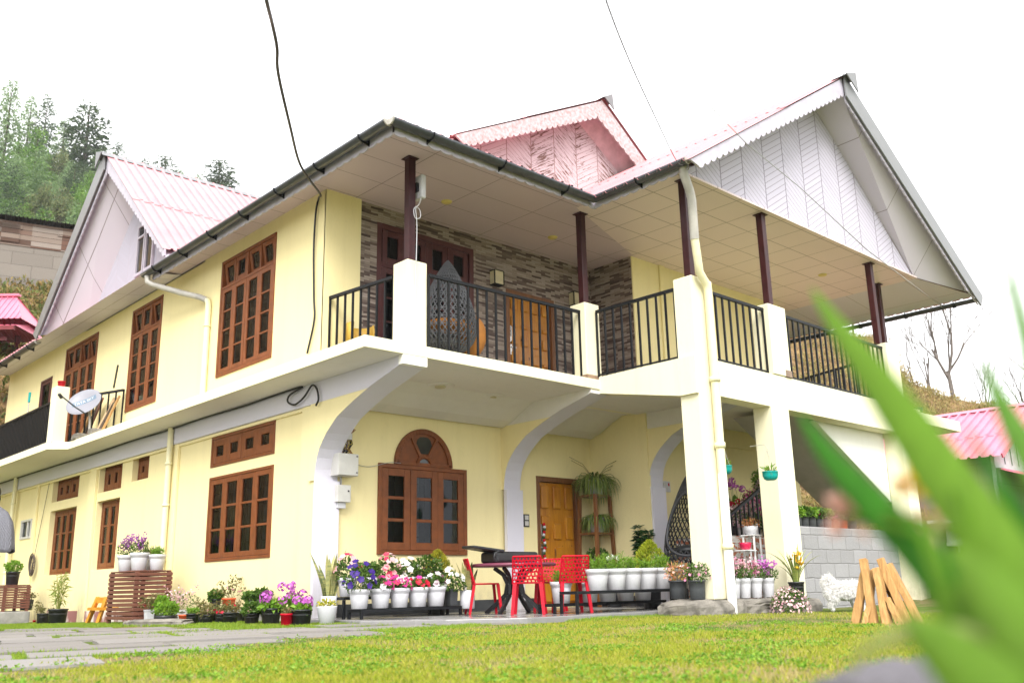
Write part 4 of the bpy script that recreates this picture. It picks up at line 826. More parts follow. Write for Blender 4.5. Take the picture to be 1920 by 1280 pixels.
def pot_meshes(kind):
    """(list of (part name, mesh, material)), soil height, mouth radius - unit pots, 1 = rim radius"""
    if kind in POTS: return POTS[kind]
    P = []; s = MB()
    def L(name, prof, mat, n=36, rib=None, **k): P.append((name, MB().lathe(prof, n, rib=rib, **k).mesh("pot_" + kind), MATS[mat]))
    def sq(name, prof, mat):
        mb = MB(); mb.lathe([(r * 1.0, z) for r, z in prof], 4); M = MB(place(0, 0, 0, math.pi / 4, 1.0)); [M.add(v, f, False) for v, (f, _) in zip(mb.V, mb.F)]; P.append((name, M.mesh("pot_" + kind), MATS[mat]))
    sh, mr = 1.6, .88
    if kind in ("white", "whitegreen"): L("pot", [(.01, 0), (.66, 0), (.70, .03), (.86, 1.25), (.87, 1.30), (.90, 1.32), (.91, 1.45), (.99, 1.50), (1.0, 1.76), (.97, 1.80), (.90, 1.79), (.88, 1.5), (.80, .9)], "white_plastic", 64, (2, 3, .022)); sh = 1.62
    elif kind == "black": L("pot", [(.01, 0), (.76, 0), (.80, .03), (.93, 1.40), (1.0, 1.42), (1.0, 1.56), (.95, 1.58), (.92, 1.5), (.9, 1.0)], "black_plastic", 32); sh = 1.42
    elif kind == "wide": L("pot", [(.01, 0), (.72, 0), (.80, .5), (.86, .92), (1.0, .95), (1.0, 1.05), (.95, 1.07), (.9, .95), (.88, .7)], "black_plastic", 32); sh = .9
    elif kind == "bag": L("pot", [(.01, 0), (.90, 0), (1.0, .25), (.94, .6), (.98, .74), (.9, .7), (.85, .5)], "black_plastic", 14, (1, 4, .05)); sh = .6; mr = .85
    elif kind in ("orange", "red", "magenta"): L("pot", [(.01, 0), (.74, 0), (.78, .03), (.94, 1.45), (1.0, 1.46), (1.0, 1.70), (.95, 1.72), (.92, 1.6), (.88, 1.0)], kind + "_plastic", 32); sh = 1.5
    elif kind == "taper":
        L("pot", [(.01, 0), (.62, 0), (.66, .03), (.98, 1.62), (1.0, 1.70), (.96, 1.72), (.92, 1.6), (.8, .9)], "white_plastic", 40, (2, 2, .03)); sh = 1.5
    elif kind == "legs":
        L("pot", [(.01, .62), (.88, .62), (.96, .68), (1.0, 2.6), (.96, 2.62), (.93, 2.5), (.92, 1.8)], "white_plastic", 40); sh = 2.45
        for a in (0.4, 2.5, 4.6): P.append(("leg", MB().tube([(.62 * math.cos(a), .62 * math.sin(a), .64), (.84 * math.cos(a), .84 * math.sin(a), 0)], [.11, .07], 10).mesh("pot_leg"), MATS["pale_wood"]))
    elif kind == "square": sq("pot", [(.01, 0), (1.0, 0), (1.04, .05), (1.26, 2.1), (1.40, 2.12), (1.40, 2.36), (1.30, 2.38), (1.25, 2.2), (1.2, 1.5)], "white_plastic"); sh = 2.15; mr = .9
    elif kind == "greysquare": sq("pot", [(.01, 0), (.98, 0), (1.02, .05), (1.22, 1.9), (1.40, 1.92), (1.40, 2.05), (1.30, 2.06), (1.2, 1.9), (1.1, 1.2)], "dark_grey_plastic"); sh = 1.85; mr = .9
    elif kind == "long":
        mb = MB(); mb.lathe([(.01, 0), (1.2, 0), (1.25, .05), (1.36, .62), (1.42, .64), (1.42, .74), (1.34, .74), (1.28, .6)], 4, (0, 0, 0)); M = MB(place(0, 0, 0, math.pi / 4)); [M.add(v, f, False) for v, (f, _) in zip(mb.V, mb.F)]
        M.V = [v * np.array([1, .42, 1]) for v in M.V]; P.append(("pot", M.mesh("pot_long"), MATS["white_plastic"])); sh = .62; mr = .5
    elif kind == "stone": L("pot", [(.01, 0), (.80, 0), (.84, .05), (.90, 1.0), (.92, 1.75), (1.02, 1.78), (1.02, 1.92), (.95, 1.94), (.9, 1.8)], "dark_grey_plastic", 24, (2, 3, .015)); sh = 1.75
    elif kind == "grey": L("pot", [(.01, 0), (.80, 0), (.84, .05), (.98, 1.52), (1.0, 1.6), (.96, 1.62), (.92, 1.5)], "dark_grey_plastic", 28); sh = 1.45
    elif kind == "bowl": L("pot", [(.01, 0), (.60, 0), (.85, .25), (1.0, .68), (.98, 1.05), (.95, 1.15), (.92, 1.1), (.92, .8)], "white_plastic", 32); sh = .98
    elif kind == "redbowl": L("pot", [(.01, 0), (.60, 0), (.85, .3), (1.0, .9), (1.0, 1.2), (.95, 1.2), (.92, .9)], "magenta_plastic", 32); sh = 1.0
    elif kind == "hang": L("pot", [(.01, 0), (.55, .02), (.85, .22), (.99, .62), (1.0, 1.05), (1.03, 1.07), (1.03, 1.16), (.96, 1.16), (.94, .9)], "turquoise_plastic", 36); sh = .98
    s.lathe([(.001, 0), (mr * .5, .03), (mr, 0)], 18); P.append(("soil", s.mesh("soil"), MATS["soil"])); POTS[kind] = (P, sh, mr); return POTS[kind]
PLANTS = {}
def stems(mb, tips, base_r, rng, r=.004, z0=0):
    for p in tips:
        a = rng.uniform(0, 6.28); b = np.array([math.cos(a), math.sin(a), 0]) * base_r * rng.random(); b[2] = z0; p = np.array(p); m = (b + p) / 2 + rng.normal(size=3) * .02; mb.tube([b, m, p], [r, r * .8, r * .5], 5, False)
def hemi(n, r, rng, zs=.8, zmin=.1):
    d = rng.normal(size=(n, 3)); d[:, 2] = np.abs(d[:, 2]) + zmin; d /= np.linalg.norm(d, axis=1)[:, None]; return d * np.array([r, r, r * zs]), d
def plant(kind, w, h, flower=None, seed=0):
    """foliage of width w and height h (metres) standing on z=0: list of (part, mesh, material)"""
    key = (kind, round(w, 2), round(h, 2), flower, seed)
    if key in PLANTS: return PLANTS[key]
    rng = np.random.default_rng(100 + seed + len(PLANTS)); out = []; fo = MB(); fl = MB(); fm = "petal_" + (flower.split("+")[0] if flower else "white")
    def add(n, mb, m):
        if mb.V: out.append((n, mb.mesh(n), MATS[m]))
    R = w / 2
    if kind == "petunia":
        fo.cloud((0, 0, h * .35), (R, R, h * .5), 240, .06, .035, rng); st = MB(); P, N = hemi(16, R * .9, rng, h / R * .75); stems(st, P[:8], R * .3, rng); add("stems", st, "leaf_green"); add("foliage", fo, "leaf_green")
        P, N = hemi(17, R * 1.0, rng, h / R * .95); fl.flowers(P + (0, 0, .02), N + (-.3, -.5, .1), .047 * rng.uniform(.75, 1.1, 17), rng, 5, .3); add("flowers", fl, fm)
        if "+" in flower: f2 = MB(); P, N = hemi(7, R * 1.05, rng, h / R); f2.flowers(P, N + (-.3, -.5, .1), .043, rng, 5, .3); add("flowers", f2, "petal_" + flower.split("+")[1])
    elif kind == "geranium":
        fo.cloud((0, 0, h * .2), (R * .9, R * .9, h * .28), 130, .075, .07, rng, .2); add("foliage", fo, "leaf_bright"); st = MB()
        heads = [(rng.uniform(-R, R) * .7, rng.uniform(-R, R) * .7, h * rng.uniform(.45, .95)) for _ in range(5)]; stems(st, heads, R * .3, rng); add("stems", st, "leaf_green")
        for c in heads: d = rng.normal(size=(26, 3)); d /= np.linalg.norm(d, axis=1)[:, None]; fl.flowers(np.array(c) + d * .052, d, .022, rng)
        add("flowers", fl, fm)
    elif kind == "spires":
        fo.cloud((0, 0, h * .3), (R, R, h * .35), 260, .05, .016, rng, .8); add("foliage", fo, "leaf_green")
        for _ in range(11):
            a, rr = rng.uniform(0, 6.28), R * rng.uniform(.1, 1.0); t = np.array([rr * math.cos(a), rr * math.sin(a), h * rng.uniform(.7, 1.05)]); n = 16; f = rng.uniform(.35, 1, n)[:, None]; P = t * f * np.array([.9, .9, 1]) + rng.normal(size=(n, 3)) * .022; fl.flowers(P, rng.normal(size=(n, 3)) + (0, -.4, .4), .016, rng)
        add("flowers", fl, fm)
    elif kind == "mound":
        fo.cloud((0, 0, h * .4), (R * .9, R * .9, h * .45), 500, .05, .02, rng); add("foliage", fo, "leaf_green"); n = 330; P, N = hemi(n, R, rng, h / R * .95, .0); P *= rng.uniform(.86, 1.03, n)[:, None]; fl.flowers(P, N + rng.normal(size=(n, 3)) * .25, .017, rng); add("flowers", fl, fm)
    elif kind == "herb":
        n = 34
        for _ in range(n):
            a, rr = rng.uniform(0, 6.28), R * rng.uniform(0, 1.); b = np.array([rr * .75 * math.cos(a), rr * .75 * math.sin(a), 0]); t = np.array([rr * 1.1 * math.cos(a), rr * 1.1 * math.sin(a), h * rng.uniform(.55, 1.05)]); k = 20; f = rng.random(k)[:, None]; P = b + (t - b) * f; fo.leaves(P, rng.normal(size=(k, 3)) * .6 + (math.cos(a) * .3, math.sin(a) * .3, .6), .045, .009, rng)
        add("foliage", fo, "leaf_bright")
        if flower: P = rng.normal(size=(9, 3)) * (R * .3, R * .3, h * .08) + (0, 0, h * .8); fl.flowers(P, rng.normal(size=(9, 3)) + (-.3, -.8, .3), .035, rng); add("flowers", fl, fm)
    elif kind == "leafy":
        fo.cloud((0, 0, h * .5), (R, R, h * .5), 330, .06, .045, rng, .3); add("foliage", fo, "leaf_bright" if seed % 2 else "leaf_green")
        if flower: P, N = hemi(10, R, rng, h / R * .9); fl.flowers(P, N + (0, -.4, .2), .028, rng); add("flowers", fl, fm)
    elif kind == "sparse":
        st = MB(); tips = [(rng.uniform(-R, R), rng.uniform(-R, R), h * rng.uniform(.35, 1)) for _ in range(12)]; stems(st, tips, R * .4, rng, .003); add("stems", st, "leaf_olive")
        for t in tips: k = 14; fo.leaves(np.array(t) * rng.uniform(.5, 1, (k, 1)) + rng.normal(size=(k, 3)) * .02, rng.normal(size=(k, 3)) + (0, 0, -.1), .05, .022, rng)
        add("foliage", fo, "leaf_olive")
        if flower: P = rng.normal(size=(4, 3)) * (R * .5, R * .5, .02) + (0, -R * .3, h * .35); fl.flowers(P, rng.normal(size=(4, 3)) + (0, -.7, .4), .024, rng); add("flowers", fl, fm)
    elif kind == "snake":
        for i in range(13):
            a = rng.uniform(0, 6.28); rr = R * .25 * rng.random(); ln = h * rng.uniform(.45, 1.0); le = rng.uniform(.05, .42); b = np.array([rr * math.cos(a), rr * math.sin(a), 0]); o = np.array([math.cos(a), math.sin(a), 0])
            f = np.linspace(0, 1, 8); pts = b + o * (le * ln * f ** 1.6)[:, None] + np.array([0, 0, 1]) * (ln * (f - .12 * le * f ** 2))[:, None]; fo.strap(pts, .078 * np.array([.7, .95, 1, 1, .95, .8, .5, .05]), (-math.sin(a), math.cos(a), 0), .2)
        add("foliage", fo, "leaf_snake")
    elif kind == "spider":
        for i in range(230):
            a = rng.uniform(0, 6.28); ln = h * rng.uniform(.45, 1.1); up = rng.uniform(.1, .55) * ln; f = np.linspace(0, 1, 7); o = np.array([math.cos(a), math.sin(a), 0]); hr = R * rng.uniform(.4, 1.1)
            pts = o * (hr * (1 - (1 - f) ** 1.8))[:, None] + np.array([0, 0, 1]) * (up * np.sin(f * 2.2) - ln * .95 * f ** 2.2)[:, None] + rng.normal(size=3) * .01; fo.strap(pts, .02 * np.array([.8, 1, 1, .9, .8, .5, .1]), (-math.sin(a), math.cos(a), 0), .3)
        add("foliage", fo, "leaf_spider"); st = MB()
        for a, u in ((2.6, .34), (2.2, .42), (-.5, .30), (-.35, .24), (-.7, .36)):
            if seed != 1: break
            st.tube([(0, 0, 0), (.2 * math.cos(a), .2 * math.sin(a), u * .7), (.42 * math.cos(a + .1), .42 * math.sin(a + .1), u)], .004, 5)
        add("stems", st, "leaf_olive")
    elif kind == "cypress":
        n = 1500; t = rng.random(n) ** .8; rad = R * np.sin(np.pi * np.clip(.12 + .88 * t, 0, 1) ** .85) ** .8 * rng.uniform(.6, 1.05, n); a = rng.uniform(0, 6.28, n); P = np.stack([rad * np.cos(a), rad * np.sin(a), h * .92 * t], 1); D = np.stack([np.cos(a) * .6, np.sin(a) * .6, np.ones(n)], 1) + rng.normal(size=(n, 3)) * .3; fo.leaves(P, D, .055, .018, rng)
        add("foliage", fo, "leaf_golden" if seed != 1 else "leaf_yellow")
    elif kind == "bamboo":
        st = MB()
        for i in range(9):
            a = rng.uniform(0, 6.28); t = np.array([R * .9 * math.cos(a) * rng.random(), R * .9 * math.sin(a) * rng.random(), h * rng.uniform(.55, .95)]); b = t * (.2, .2, 0); st.tube([b, (b + t) / 2 + rng.normal(size=3) * .02, t], .006, 5); k = 17; f = rng.uniform(.3, 1.02, k)[:, None]; fo.leaves(b + (t - b) * f, rng.normal(size=(k, 3)) * .8 + (math.cos(a) * .4, math.sin(a) * .4, -.1), .16 * rng.uniform(.6, 1.1, k), .024, rng)
        add("stems", st, "leaf_bamboo"); add("foliage", fo, "leaf_bamboo")
    elif kind == "rubber":
        st = MB(); tips = []
        for i in range(10): a = rng.uniform(0, 6.28); tips.append((R * .8 * math.cos(a) * rng.random(), R * .8 * math.sin(a) * rng.random(), h * rng.uniform(.5, .95)))
        stems(st, tips, R * .2, rng, .007); add("stems", st, "leaf_dark")
        for t in tips:
            for f in np.linspace(.25, 1, 7): k = 6; a = np.linspace(0, 6.28, k, endpoint=False) + rng.random(); fo.leaves(np.repeat([np.array(t) * f], k, 0), np.stack([np.cos(a), np.sin(a), rng.uniform(-.5, .25, k)], 1), .13, .055, rng)
        add("foliage", fo, "leaf_dark")
    elif kind == "succulent":
        fo.cloud((0, 0, h * .4), (R, R, h * .45), 170, .04, .02, rng, .6, .1); add("foliage", fo, "leaf_yellow" if seed == 0 else "leaf_rust")
    elif kind == "azalea":
        fo.cloud((0, 0, h * .5), (R, R, h * .5), 260, .05, .022, rng, .4); add("foliage", fo, "leaf_orange" if seed == 1 else "leaf_green"); P, N = hemi(14, R, rng, h / R * .9); fl.flowers(P, N + (-.2, -.5, .2), .022, rng, 5, .6); add("flowers", fl, fm)
    elif kind == "orchid":
        for i in range(22):
            a = rng.uniform(0, 6.28); ln = h * rng.uniform(.55, 1.15); sp = rng.uniform(.2, .75); f = np.linspace(0, 1, 9); o = np.array([math.cos(a), math.sin(a), 0]); pts = o * (.03 + sp * ln * f ** 1.7)[:, None] + np.array([0, 0, 1]) * (ln * (f * 1.05 - .42 * sp * f ** 2.6))[:, None]; fo.strap(pts, .026 * np.array([.7, .9, 1, 1, 1, .9, .7, .45, .05]), (-math.sin(a), math.cos(a), 0), .3)
        add("foliage", fo, "leaf_strap"); P = rng.normal(size=(26, 3)) * (.055, .04, .075) + (0, -.05, h * .66); fl.flowers(P, rng.normal(size=(26, 3)) + (0, -.5, .2), .03, rng); add("flowers", fl, "petal_yellow"); st = MB(); st.tube([(0, 0, 0), (.01, -.02, h * .3), (0, -.05, h * .7)], .006, 5); add("stems", st, "leaf_strap")
    elif kind == "hanging":
        for i in range(30):
            a = rng.uniform(0, 6.28); ln = h * rng.uniform(.5, 1.1); f = np.linspace(0, 1, 6); o = np.array([math.cos(a), math.sin(a), 0]); pts = o * (R * 1.2 * f)[:, None] + np.array([0, 0, 1]) * (ln * (1.1 * f - rng.uniform(.6, 1.9) * f ** 2.2))[:, None]; fo.strap(pts, .009 * np.array([1, 1, .9, .8, .5, .1]), (-math.sin(a), math.cos(a), 0), .2)
        add("foliage", fo, "leaf_olive"); g = MB(); g.cloud((0, 0, .03), (R * .6, R * .6, .04), 40, .09, .02, rng, .8); add("foliage", g, "leaf_bright")
    PLANTS[key] = out; return out
def potted(name, label, x, y, z, r, pot, spec=None, group=None, rz=0, hs=1.0):
    """pot with rim radius r standing at x,y,z and what grows in it; the copies share mesh data"""
    t = thing(name, label, "flower pot" if spec else "pot", (x, y, z), group, rz); P, sh, mr = pot_meshes(pot)
    for nm, me, mt in P:
        if nm == "soil": continue
        o = obj(nm, me, mt, t); o.scale = (r, r, r * hs)
        if nm == "pot": po = o
    s = [p for p in P if p[0] == "soil"][0]; o = obj("soil", s[1], s[2], po); o.location = (0, 0, sh)
    if spec:
        for nm, me, mt in plant(*spec): o = obj(nm, me, mt, t); o.location = (0, 0, sh * r * hs)
    return t
# ------------------------------------------------------------------ pots along the left wall
gl = lambda x, y: float(gz(x, y)) + .01
GROW = "flower pots along the foot of the left wall"
def slat_box(label, x0, y0, x1, y1, z0, z1, n, group):
    t = thing("slatted_planter", label, "planter", ((x0 + x1) / 2, (y0 + y1) / 2, z0), group); p = MB()
    for x in (x0 + .03, x1 - .03):
        for y in (y0 + .03, y1 - .03): obj("leg", MB().box(x - .028, y - .028, z0, x + .028, y + .028, z1 - .005), MATS["planter_wood"], t)
    h = (z1 - z0 - .06) / n
    for k in range(n):
        z = z0 + .06 + k * h
        e = h * .74; m = MB(); m.box(x0 - .012, y0 - .012, z, x0, y1 + .012, z + e); m.box(x1, y0 - .012, z, x1 + .012, y1 + .012, z + e); m.box(x0, y0 - .012, z, x1, y0, z + e); m.box(x0, y1, z, x1, y1 + .012, z + e)
        obj("slat", m, MATS["planter_wood"], t, .003, 1)
    top = MB(); k = 6; w_ = (x1 - x0) / k
    for i in range(k): top.box(x0 + i * w_ + .008, y0, z1 - .004, x0 + (i + 1) * w_ - .008, y1, z1 + .016)
    obj("top", top, MATS["planter_wood"], t, .003, 1)
slat_box("large brown slatted wooden planter box carrying white pots by the left wall", 5.72, 14.65, 6.28, 15.72, -.06, .715, 11, "slatted planter boxes")
slat_box("brown slatted planter box cut off by the left edge of the photo", 5.7, 21.4, 6.2, 22.3, .09, .60, 9, "slatted planter boxes")
WP = "white pots on the slatted planter"
potted("flower_pot", "white pot with loose lilac flowers, leftmost on the slatted planter", 5.88, 15.52, .735, .138, "white", ("spires", .32, .36, "violet", 1), WP)
potted("flower_pot", "white pot with dense purple flowers in front on the slatted planter", 5.9, 15.02, .735, .15, "white", ("spires", .30, .33, "violet", 2), WP)
potted("flower_pot", "half hidden white pot with pale sprigs at the back of the slatted planter", 6.16, 15.28, .735, .11, "white", ("sparse", .18, .16), WP)
potted("flower_pot", "white pot with short green shoots, rightmost on the slatted planter", 6.12, 14.86, .735, .133, "white", ("herb", .20, .13), WP)
potted("flower_pot", "small grey pot with drooping sprigs on the low concrete step", 6.3, 21.9, .10, .134, "grey", ("sparse", .36, .22))
potted("flower_pot", "dark pot with straggling yellowish stems left of the bamboo", 6.2, 20.4, gl(6.2, 20.4), .127, "black", ("sparse", .42, .30, None, 1))
potted("flower_pot", "big black pot with a tall young bamboo plant", 6.1, 19.24, gl(6.1, 19.24), .18, "black", ("bamboo", .55, .80))
potted("flower_pot", "black pot with a leafy green shrub at the far left edge", 5.93, 21.75, .62, .14, "black", ("leafy", .34, .24, None, 1), hs=1.2)
potted("pot", "tiny red pot squeezed beside the low concrete step", 6.25, 21.1, gl(6.25, 21.1), .035, "red")
for lab, x, y, r, kind, spec, hs in [
    ("dark pot tucked against the right edge of the slatted planter", 6.02, 14.62, .07, "black", ("sparse", .2, .22, "magenta", 2), 1.3),
    ("square white pot with a straggly red sprig, left of its pair by the planter", 5.85, 14.36, .065, "square", ("sparse", .26, .25, "red", 3), 1.35),
    ("square white pot of the pair by the planter, nearest the black bag", 5.93, 14.12, .062, "square", ("leafy", .2, .2, "pink", 3), 1.35),
    ("black grow bag full of bright green leaves behind the flat stone", 5.85, 13.76, .165, "bag", ("leafy", .36, .20, None, 1), 1),
    ("long white trough with tall pale pink flowers behind the black bag", 6.28, 14.3, .22, "long", ("spires", .62, .42, "palepink", 4), 1.2),
    ("orange pot beside the black grow bag at the end of the trough", 6.0, 13.5, .07, "orange", None, 1.05),
    ("black pot with yellow green shoots, first right of the orange pot", 5.9, 12.98, .09, "black", ("herb", .16, .08), 1.05),
    ("wide rimmed black pot with bare reddish twigs at the back", 6.28, 13.45, .17, "wide", ("sparse", .40, .17), 1.05),
    ("small black pot with wilted salmon buds, in front of the wide black pot", 5.9, 12.50, .075, "black", ("sparse", .2, .13, "salmon", 4), 1.1),
    ("narrow black pot with a dark red bud, left of a like pot", 5.95, 12.22, .072, "black", ("sparse", .2, .14, "red", 5), 1.1),
    ("black pot with drooping leaves and red buds, below the terracotta pot", 5.9, 11.84, .10, "black", ("sparse", .26, .17, "red", 6), .88),
    ("black pot with olive foliage, just left of the violet geraniums", 5.9, 11.26, .10, "black", ("leafy", .22, .13, "salmon"), .85),
    ("thin black pot in the gap behind the two low black pots", 6.2, 12.0, .055, "black", None, 1.2),
    ("black pot with lilac pink geranium heads", 6.0, 10.95, .126, "black", ("geranium", .30, .22, "orchid", 1), 1.0),
    ("narrow dark pot hidden behind the left side of the lilac geranium", 6.08, 11.24, .05, "black", ("leafy", .13, .08, None, 1), 1.9),
    ("black pot holding the tallest bright magenta geranium", 6.30, 10.95, .11, "black", ("geranium", .34, .34, "orchid", 2), 1.05),
    ("bright red pot in front of the black geranium pots", 5.85, 10.30, .078, "red", ("sparse", .06, .06), 1.1),
    ("broad black pot with a small pink geranium, right of the red pot", 6.0, 10.22, .128, "black", ("geranium", .20, .13, "orchid", 3), .92),
    ("tapered white ribbed pot with yellow green succulents by the house corner", 6.2, 9.98, .122, "taper", ("succulent", .24, .11), 1.0)]:
    potted("flower_pot", lab, x, y, gl(x, y), r, kind, spec, GROW, hs=hs)
potted("flower_pot", "white pot on wooden legs with a tall snake plant at the house corner", 6.5, 10.42, .03, .105, "legs", ("snake", .5, .62, None, 1))
potted("flower_pot", "white pot on wooden legs with a short snake plant beside the red chair", 8.27, 9.85, .03, .100, "legs", ("snake", .40, .42, None, 2), hs=1.18)
# a plank shelf on the ground behind the row carries four pots
t = thing("plank_shelf", "low grey plank against the left wall under the small pots", "shelf", (6.46, 12.8, 0)); obj("board", MB().box(6.33, 11.8, .10, 6.61, 13.75, .135), MATS["concrete"], t)
for y in (11.95, 12.8, 13.6): obj("support", MB().box(6.36, y - .06, -.08, 6.6, y + .06, .10), MATS["concrete"], t)
for lab, y, r, kind, spec, hs in [("black pot with thin leaves on the plank, left of the terracotta pot", 13.45, .085, "black", ("leafy", .2, .12), 1.1), ("terracotta orange pot with a drooping tall plant", 13.02, .10, "orange", ("sparse", .42, .34, "pink", 7), .95),
                              ("small black pot with dusty leaves on the plank, left of its pair", 12.38, .068, "black", ("leafy", .2, .11), 1.2), ("small black pot with green leaves on the plank, right of its pair", 12.06, .078, "black", ("leafy", .24, .14), 1.1)]:
    potted("flower_pot", lab, 6.45, y, .136, r, kind, spec, GROW, hs=hs)
# ------------------------------------------------------------------ tiered plant stands
def tier_stand(label, x0, x1, yf, yb, zf, zb, d=.30):
    t = thing("plant_stand", label, "plant stand", ((x0 + x1) / 2, yf, .03), "black iron plant stands")
    for y, z in ((yf, zf), (yb, zb)):
        f = MB(); y0, y1 = y - d / 2, y + d / 2
        f.box(x0, y0, z - .035, x1, y0 + .03, z); f.box(x0, y1 - .03, z - .035, x1, y1, z); f.box(x0, y0 + .03, z - .035, x0 + .03, y1 - .03, z); f.box(x1 - .03, y0 + .03, z - .035, x1, y1 - .03, z)
        for k in range(1, 12): x = x0 + (x1 - x0) * k / 12; f.box(x - .008, y0 + .03, z - .02, x + .008, y1 - .03, z - .004)
        obj("tier", f, MATS["black_iron"], t)
        for x in (x0 + .016, x1 - .016):
            for yy in (y0 + .016, y1 - .016): obj("leg", MB().box(x - .016, yy - .016, .03, x + .016, yy + .016, z - .036), MATS["black_iron"], t)
    return t
tier_stand("low black two tier plant stand under the arched window", 6.55, 8.12, 9.93, 10.32, .145, .29)
BW = "white pots on the stand under the arched window"
for i, (x, lab, sp) in enumerate([(6.62, "front row white pot with deep indigo petunias spilling over", ("petunia", .38, .36, "indigo+indigo", 1)), (6.93, "front row white pot with hot pink petunias, second from the left", ("petunia", .28, .15, "hotpink+maroon", 2)), (7.22, "front row white pot with striped pink petunias, third from the left", ("petunia", .28, .15, "hotpink+candy", 3)),
                               (7.51, "front row white pot with red petunias, fourth from the left", ("petunia", .26, .14, "red+magenta", 4)), (7.80, "front row white pot with one dark maroon petunia, fifth from the left", ("petunia", .26, .18, "maroon", 5))]):
    potted("flower_pot", lab, x, 9.93, .148, .132 + .002 * i, "white", sp, BW, hs=.97)
potted("flower_pot", "square dark grey pot with white petunias at the right end of the stand", 8.06, 9.93, .148, .075, "greysquare", ("petunia", .36, .28, "white", 6), hs=1.35)
for i, (x, lab, sp) in enumerate([(6.70, "back row white pot with green foliage and red striped petunias, leftmost", ("petunia", .36, .30, "candy", 7)), (7.04, "back row white pot mostly hidden behind the indigo petunias", ("leafy", .26, .20, None)), (7.34, "back row white pot with tall white and red striped petunias", ("petunia", .36, .32, "candy+palepink", 8)),
                               (7.64, "back row white pot with white petunias", ("petunia", .32, .26, "white", 9)), (7.95, "back row white pot with a dense green mound of leaves", ("leafy", .42, .30, "candy", 2))]):
    potted("flower_pot", lab, x, 10.32, .293, .128, "white", sp, BW, hs=1.0)
potted("flower_pot", "pot with a golden green conifer shrub behind the stand", 8.28, 10.5, .03, .13, "black", ("cypress", .38, .52, None, 1), hs=1.9)
tier_stand("low black two tier plant stand in front of the red chairs", 8.62, 10.86, 8.33, 8.72, .30, .15)
BW2 = "white pots on the right hand plant stand"
for i, (x, lab, sp) in enumerate([(9.17, "upper white pot with soft green shoots, leftmost of the upper five", ("herb", .30, .19)), (9.52, "upper white pot with a white flower, second of the upper five", ("herb", .30, .22, "white", 2)), (9.83, "upper white pot with pale green shoots, middle of the upper five", ("herb", .28, .17, None, 3)),
                               (10.15, "upper white pot with low feathery leaves, fourth of the upper five", ("herb", .26, .14, None, 4)), (10.49, "upper white pot below the golden conifer, rightmost of the upper five", ("herb", .28, .20, None, 5))]):
    potted("flower_pot", lab, x, 8.33, .302, .155 + .002 * i, "white", sp, BW2, hs=.95)
for i, x in enumerate((9.05, 9.42, 9.79, 10.16, 10.53)):
    potted("flower_pot", "lower tier white pot with grassy shoots left of the upper row" if i == 0 else "white pot on the lower tier, shaded behind the upper row of pots", x if i else 8.90, 8.72, .152, .145, "white", ("herb", .24, .16, None, 6) if i == 0 else ("herb", .2, .08, None, 7), BW2 if i == 0 else "shaded white pots on the lower tier", hs=1.03)
potted("flower_pot", "black pot with a globe shaped golden conifer near the bin", 10.95, 8.9, .03, .15, "black", ("cypress", .48, .62, None, 2), hs=1.7)
# rocks under the corner column, a flat stone, the low step
def rock_mesh(sx, sy, sz, seed, n=44, m=26, flat=.8):
    rng = np.random.default_rng(seed); mb = MB(); K = rng.normal(size=(14, 3)); ph = rng.uniform(0, 6, 14); V = []
    for i in range(m + 1):
        t_ = math.pi * i / m
        for j in range(n):
            a = 2 * math.pi * j / n; d = np.array([math.sin(t_) * math.cos(a), math.sin(t_) * math.sin(a), math.cos(t_)]); f = 1 + sum(.05 / (1 + .35 * q) * math.sin(K[q] @ d * (1.6 + .75 * q) + ph[q]) for q in range(14)) + rng.uniform(-.012, .012) * (0 < i < m)
            e = np.sign(d) * np.abs(d) ** flat; V.append(e * f * np.array([sx, sy, sz]))
    return mb.add(V, [((i + 1) * n + j, (i + 1) * n + (j + 1) % n, i * n + (j + 1) % n, i * n + j) for i in range(m) for j in range(n)], False)
def rock(name, label, x, y, z, sx, sy, sz, seed, rz=0, cat="rock", flat=.55, mat="rock"):
    t = obj(name, rock_mesh(sx, sy, sz, seed, flat=flat), MATS[mat]); t.location = (x, y, z); t.rotation_euler = (0, 0, rz); return tag(t, label, cat)
rock("rock", "rough grey boulder under the foot of the corner column", 10.33, 7.58, .03, .50, .42, .14, 1)
rock("rock", "grey stone ledge under the row of pink flowered white pots", 11.25, 7.5, .02, .62, .42, .145, 2)
rock("rock", "flat dark stone lying in the grass before the black bag", 5.45, 13.1, gl(5.45, 13.1) + .01, .55, .16, .07, 3, -1.1, flat=.5)
rock("rock", "small pale stone near the foot of the downpipe", 12.1, 7.1, 0, .25, .14, .12, 6)
b = MB().box(-.75, -.3, -.3, .75, .3, .22); t = obj("step", b, MATS["concrete"], None, .02); t.location = (5.92, 21.9, -.13); t.rotation_euler = (0, 0, 1.5); tag(t, "low concrete step at the foot of the left wall", "step")
potted("flower_pot", "stone patterned black pot with orange leaves and pink blooms on the boulder", 10.30, 7.92, .17, .122, "stone", ("azalea", .34, .26, "salmon", 1))
potted("flower_pot", "stone patterned black pot with a pink azalea against the corner column", 10.47, 7.30, .17, .001 + .12, "stone", ("azalea", .34, .24, "pink", 2), hs=1.05) if False else potted("flower_pot", "stone patterned black pot with a pink azalea against the corner column", 10.08, 7.45, .165, .112, "stone", ("azalea", .34, .24, "pink", 2), hs=1.1)
t = thing("pot", "square grey block pot standing under the right end of the black stand", "pot", (10.66, 8.14, .03)); obj("pot", MB().box(-.085, -.085, 0, .085, .085, .15), MATS["dark_grey_plastic"], t, .012)
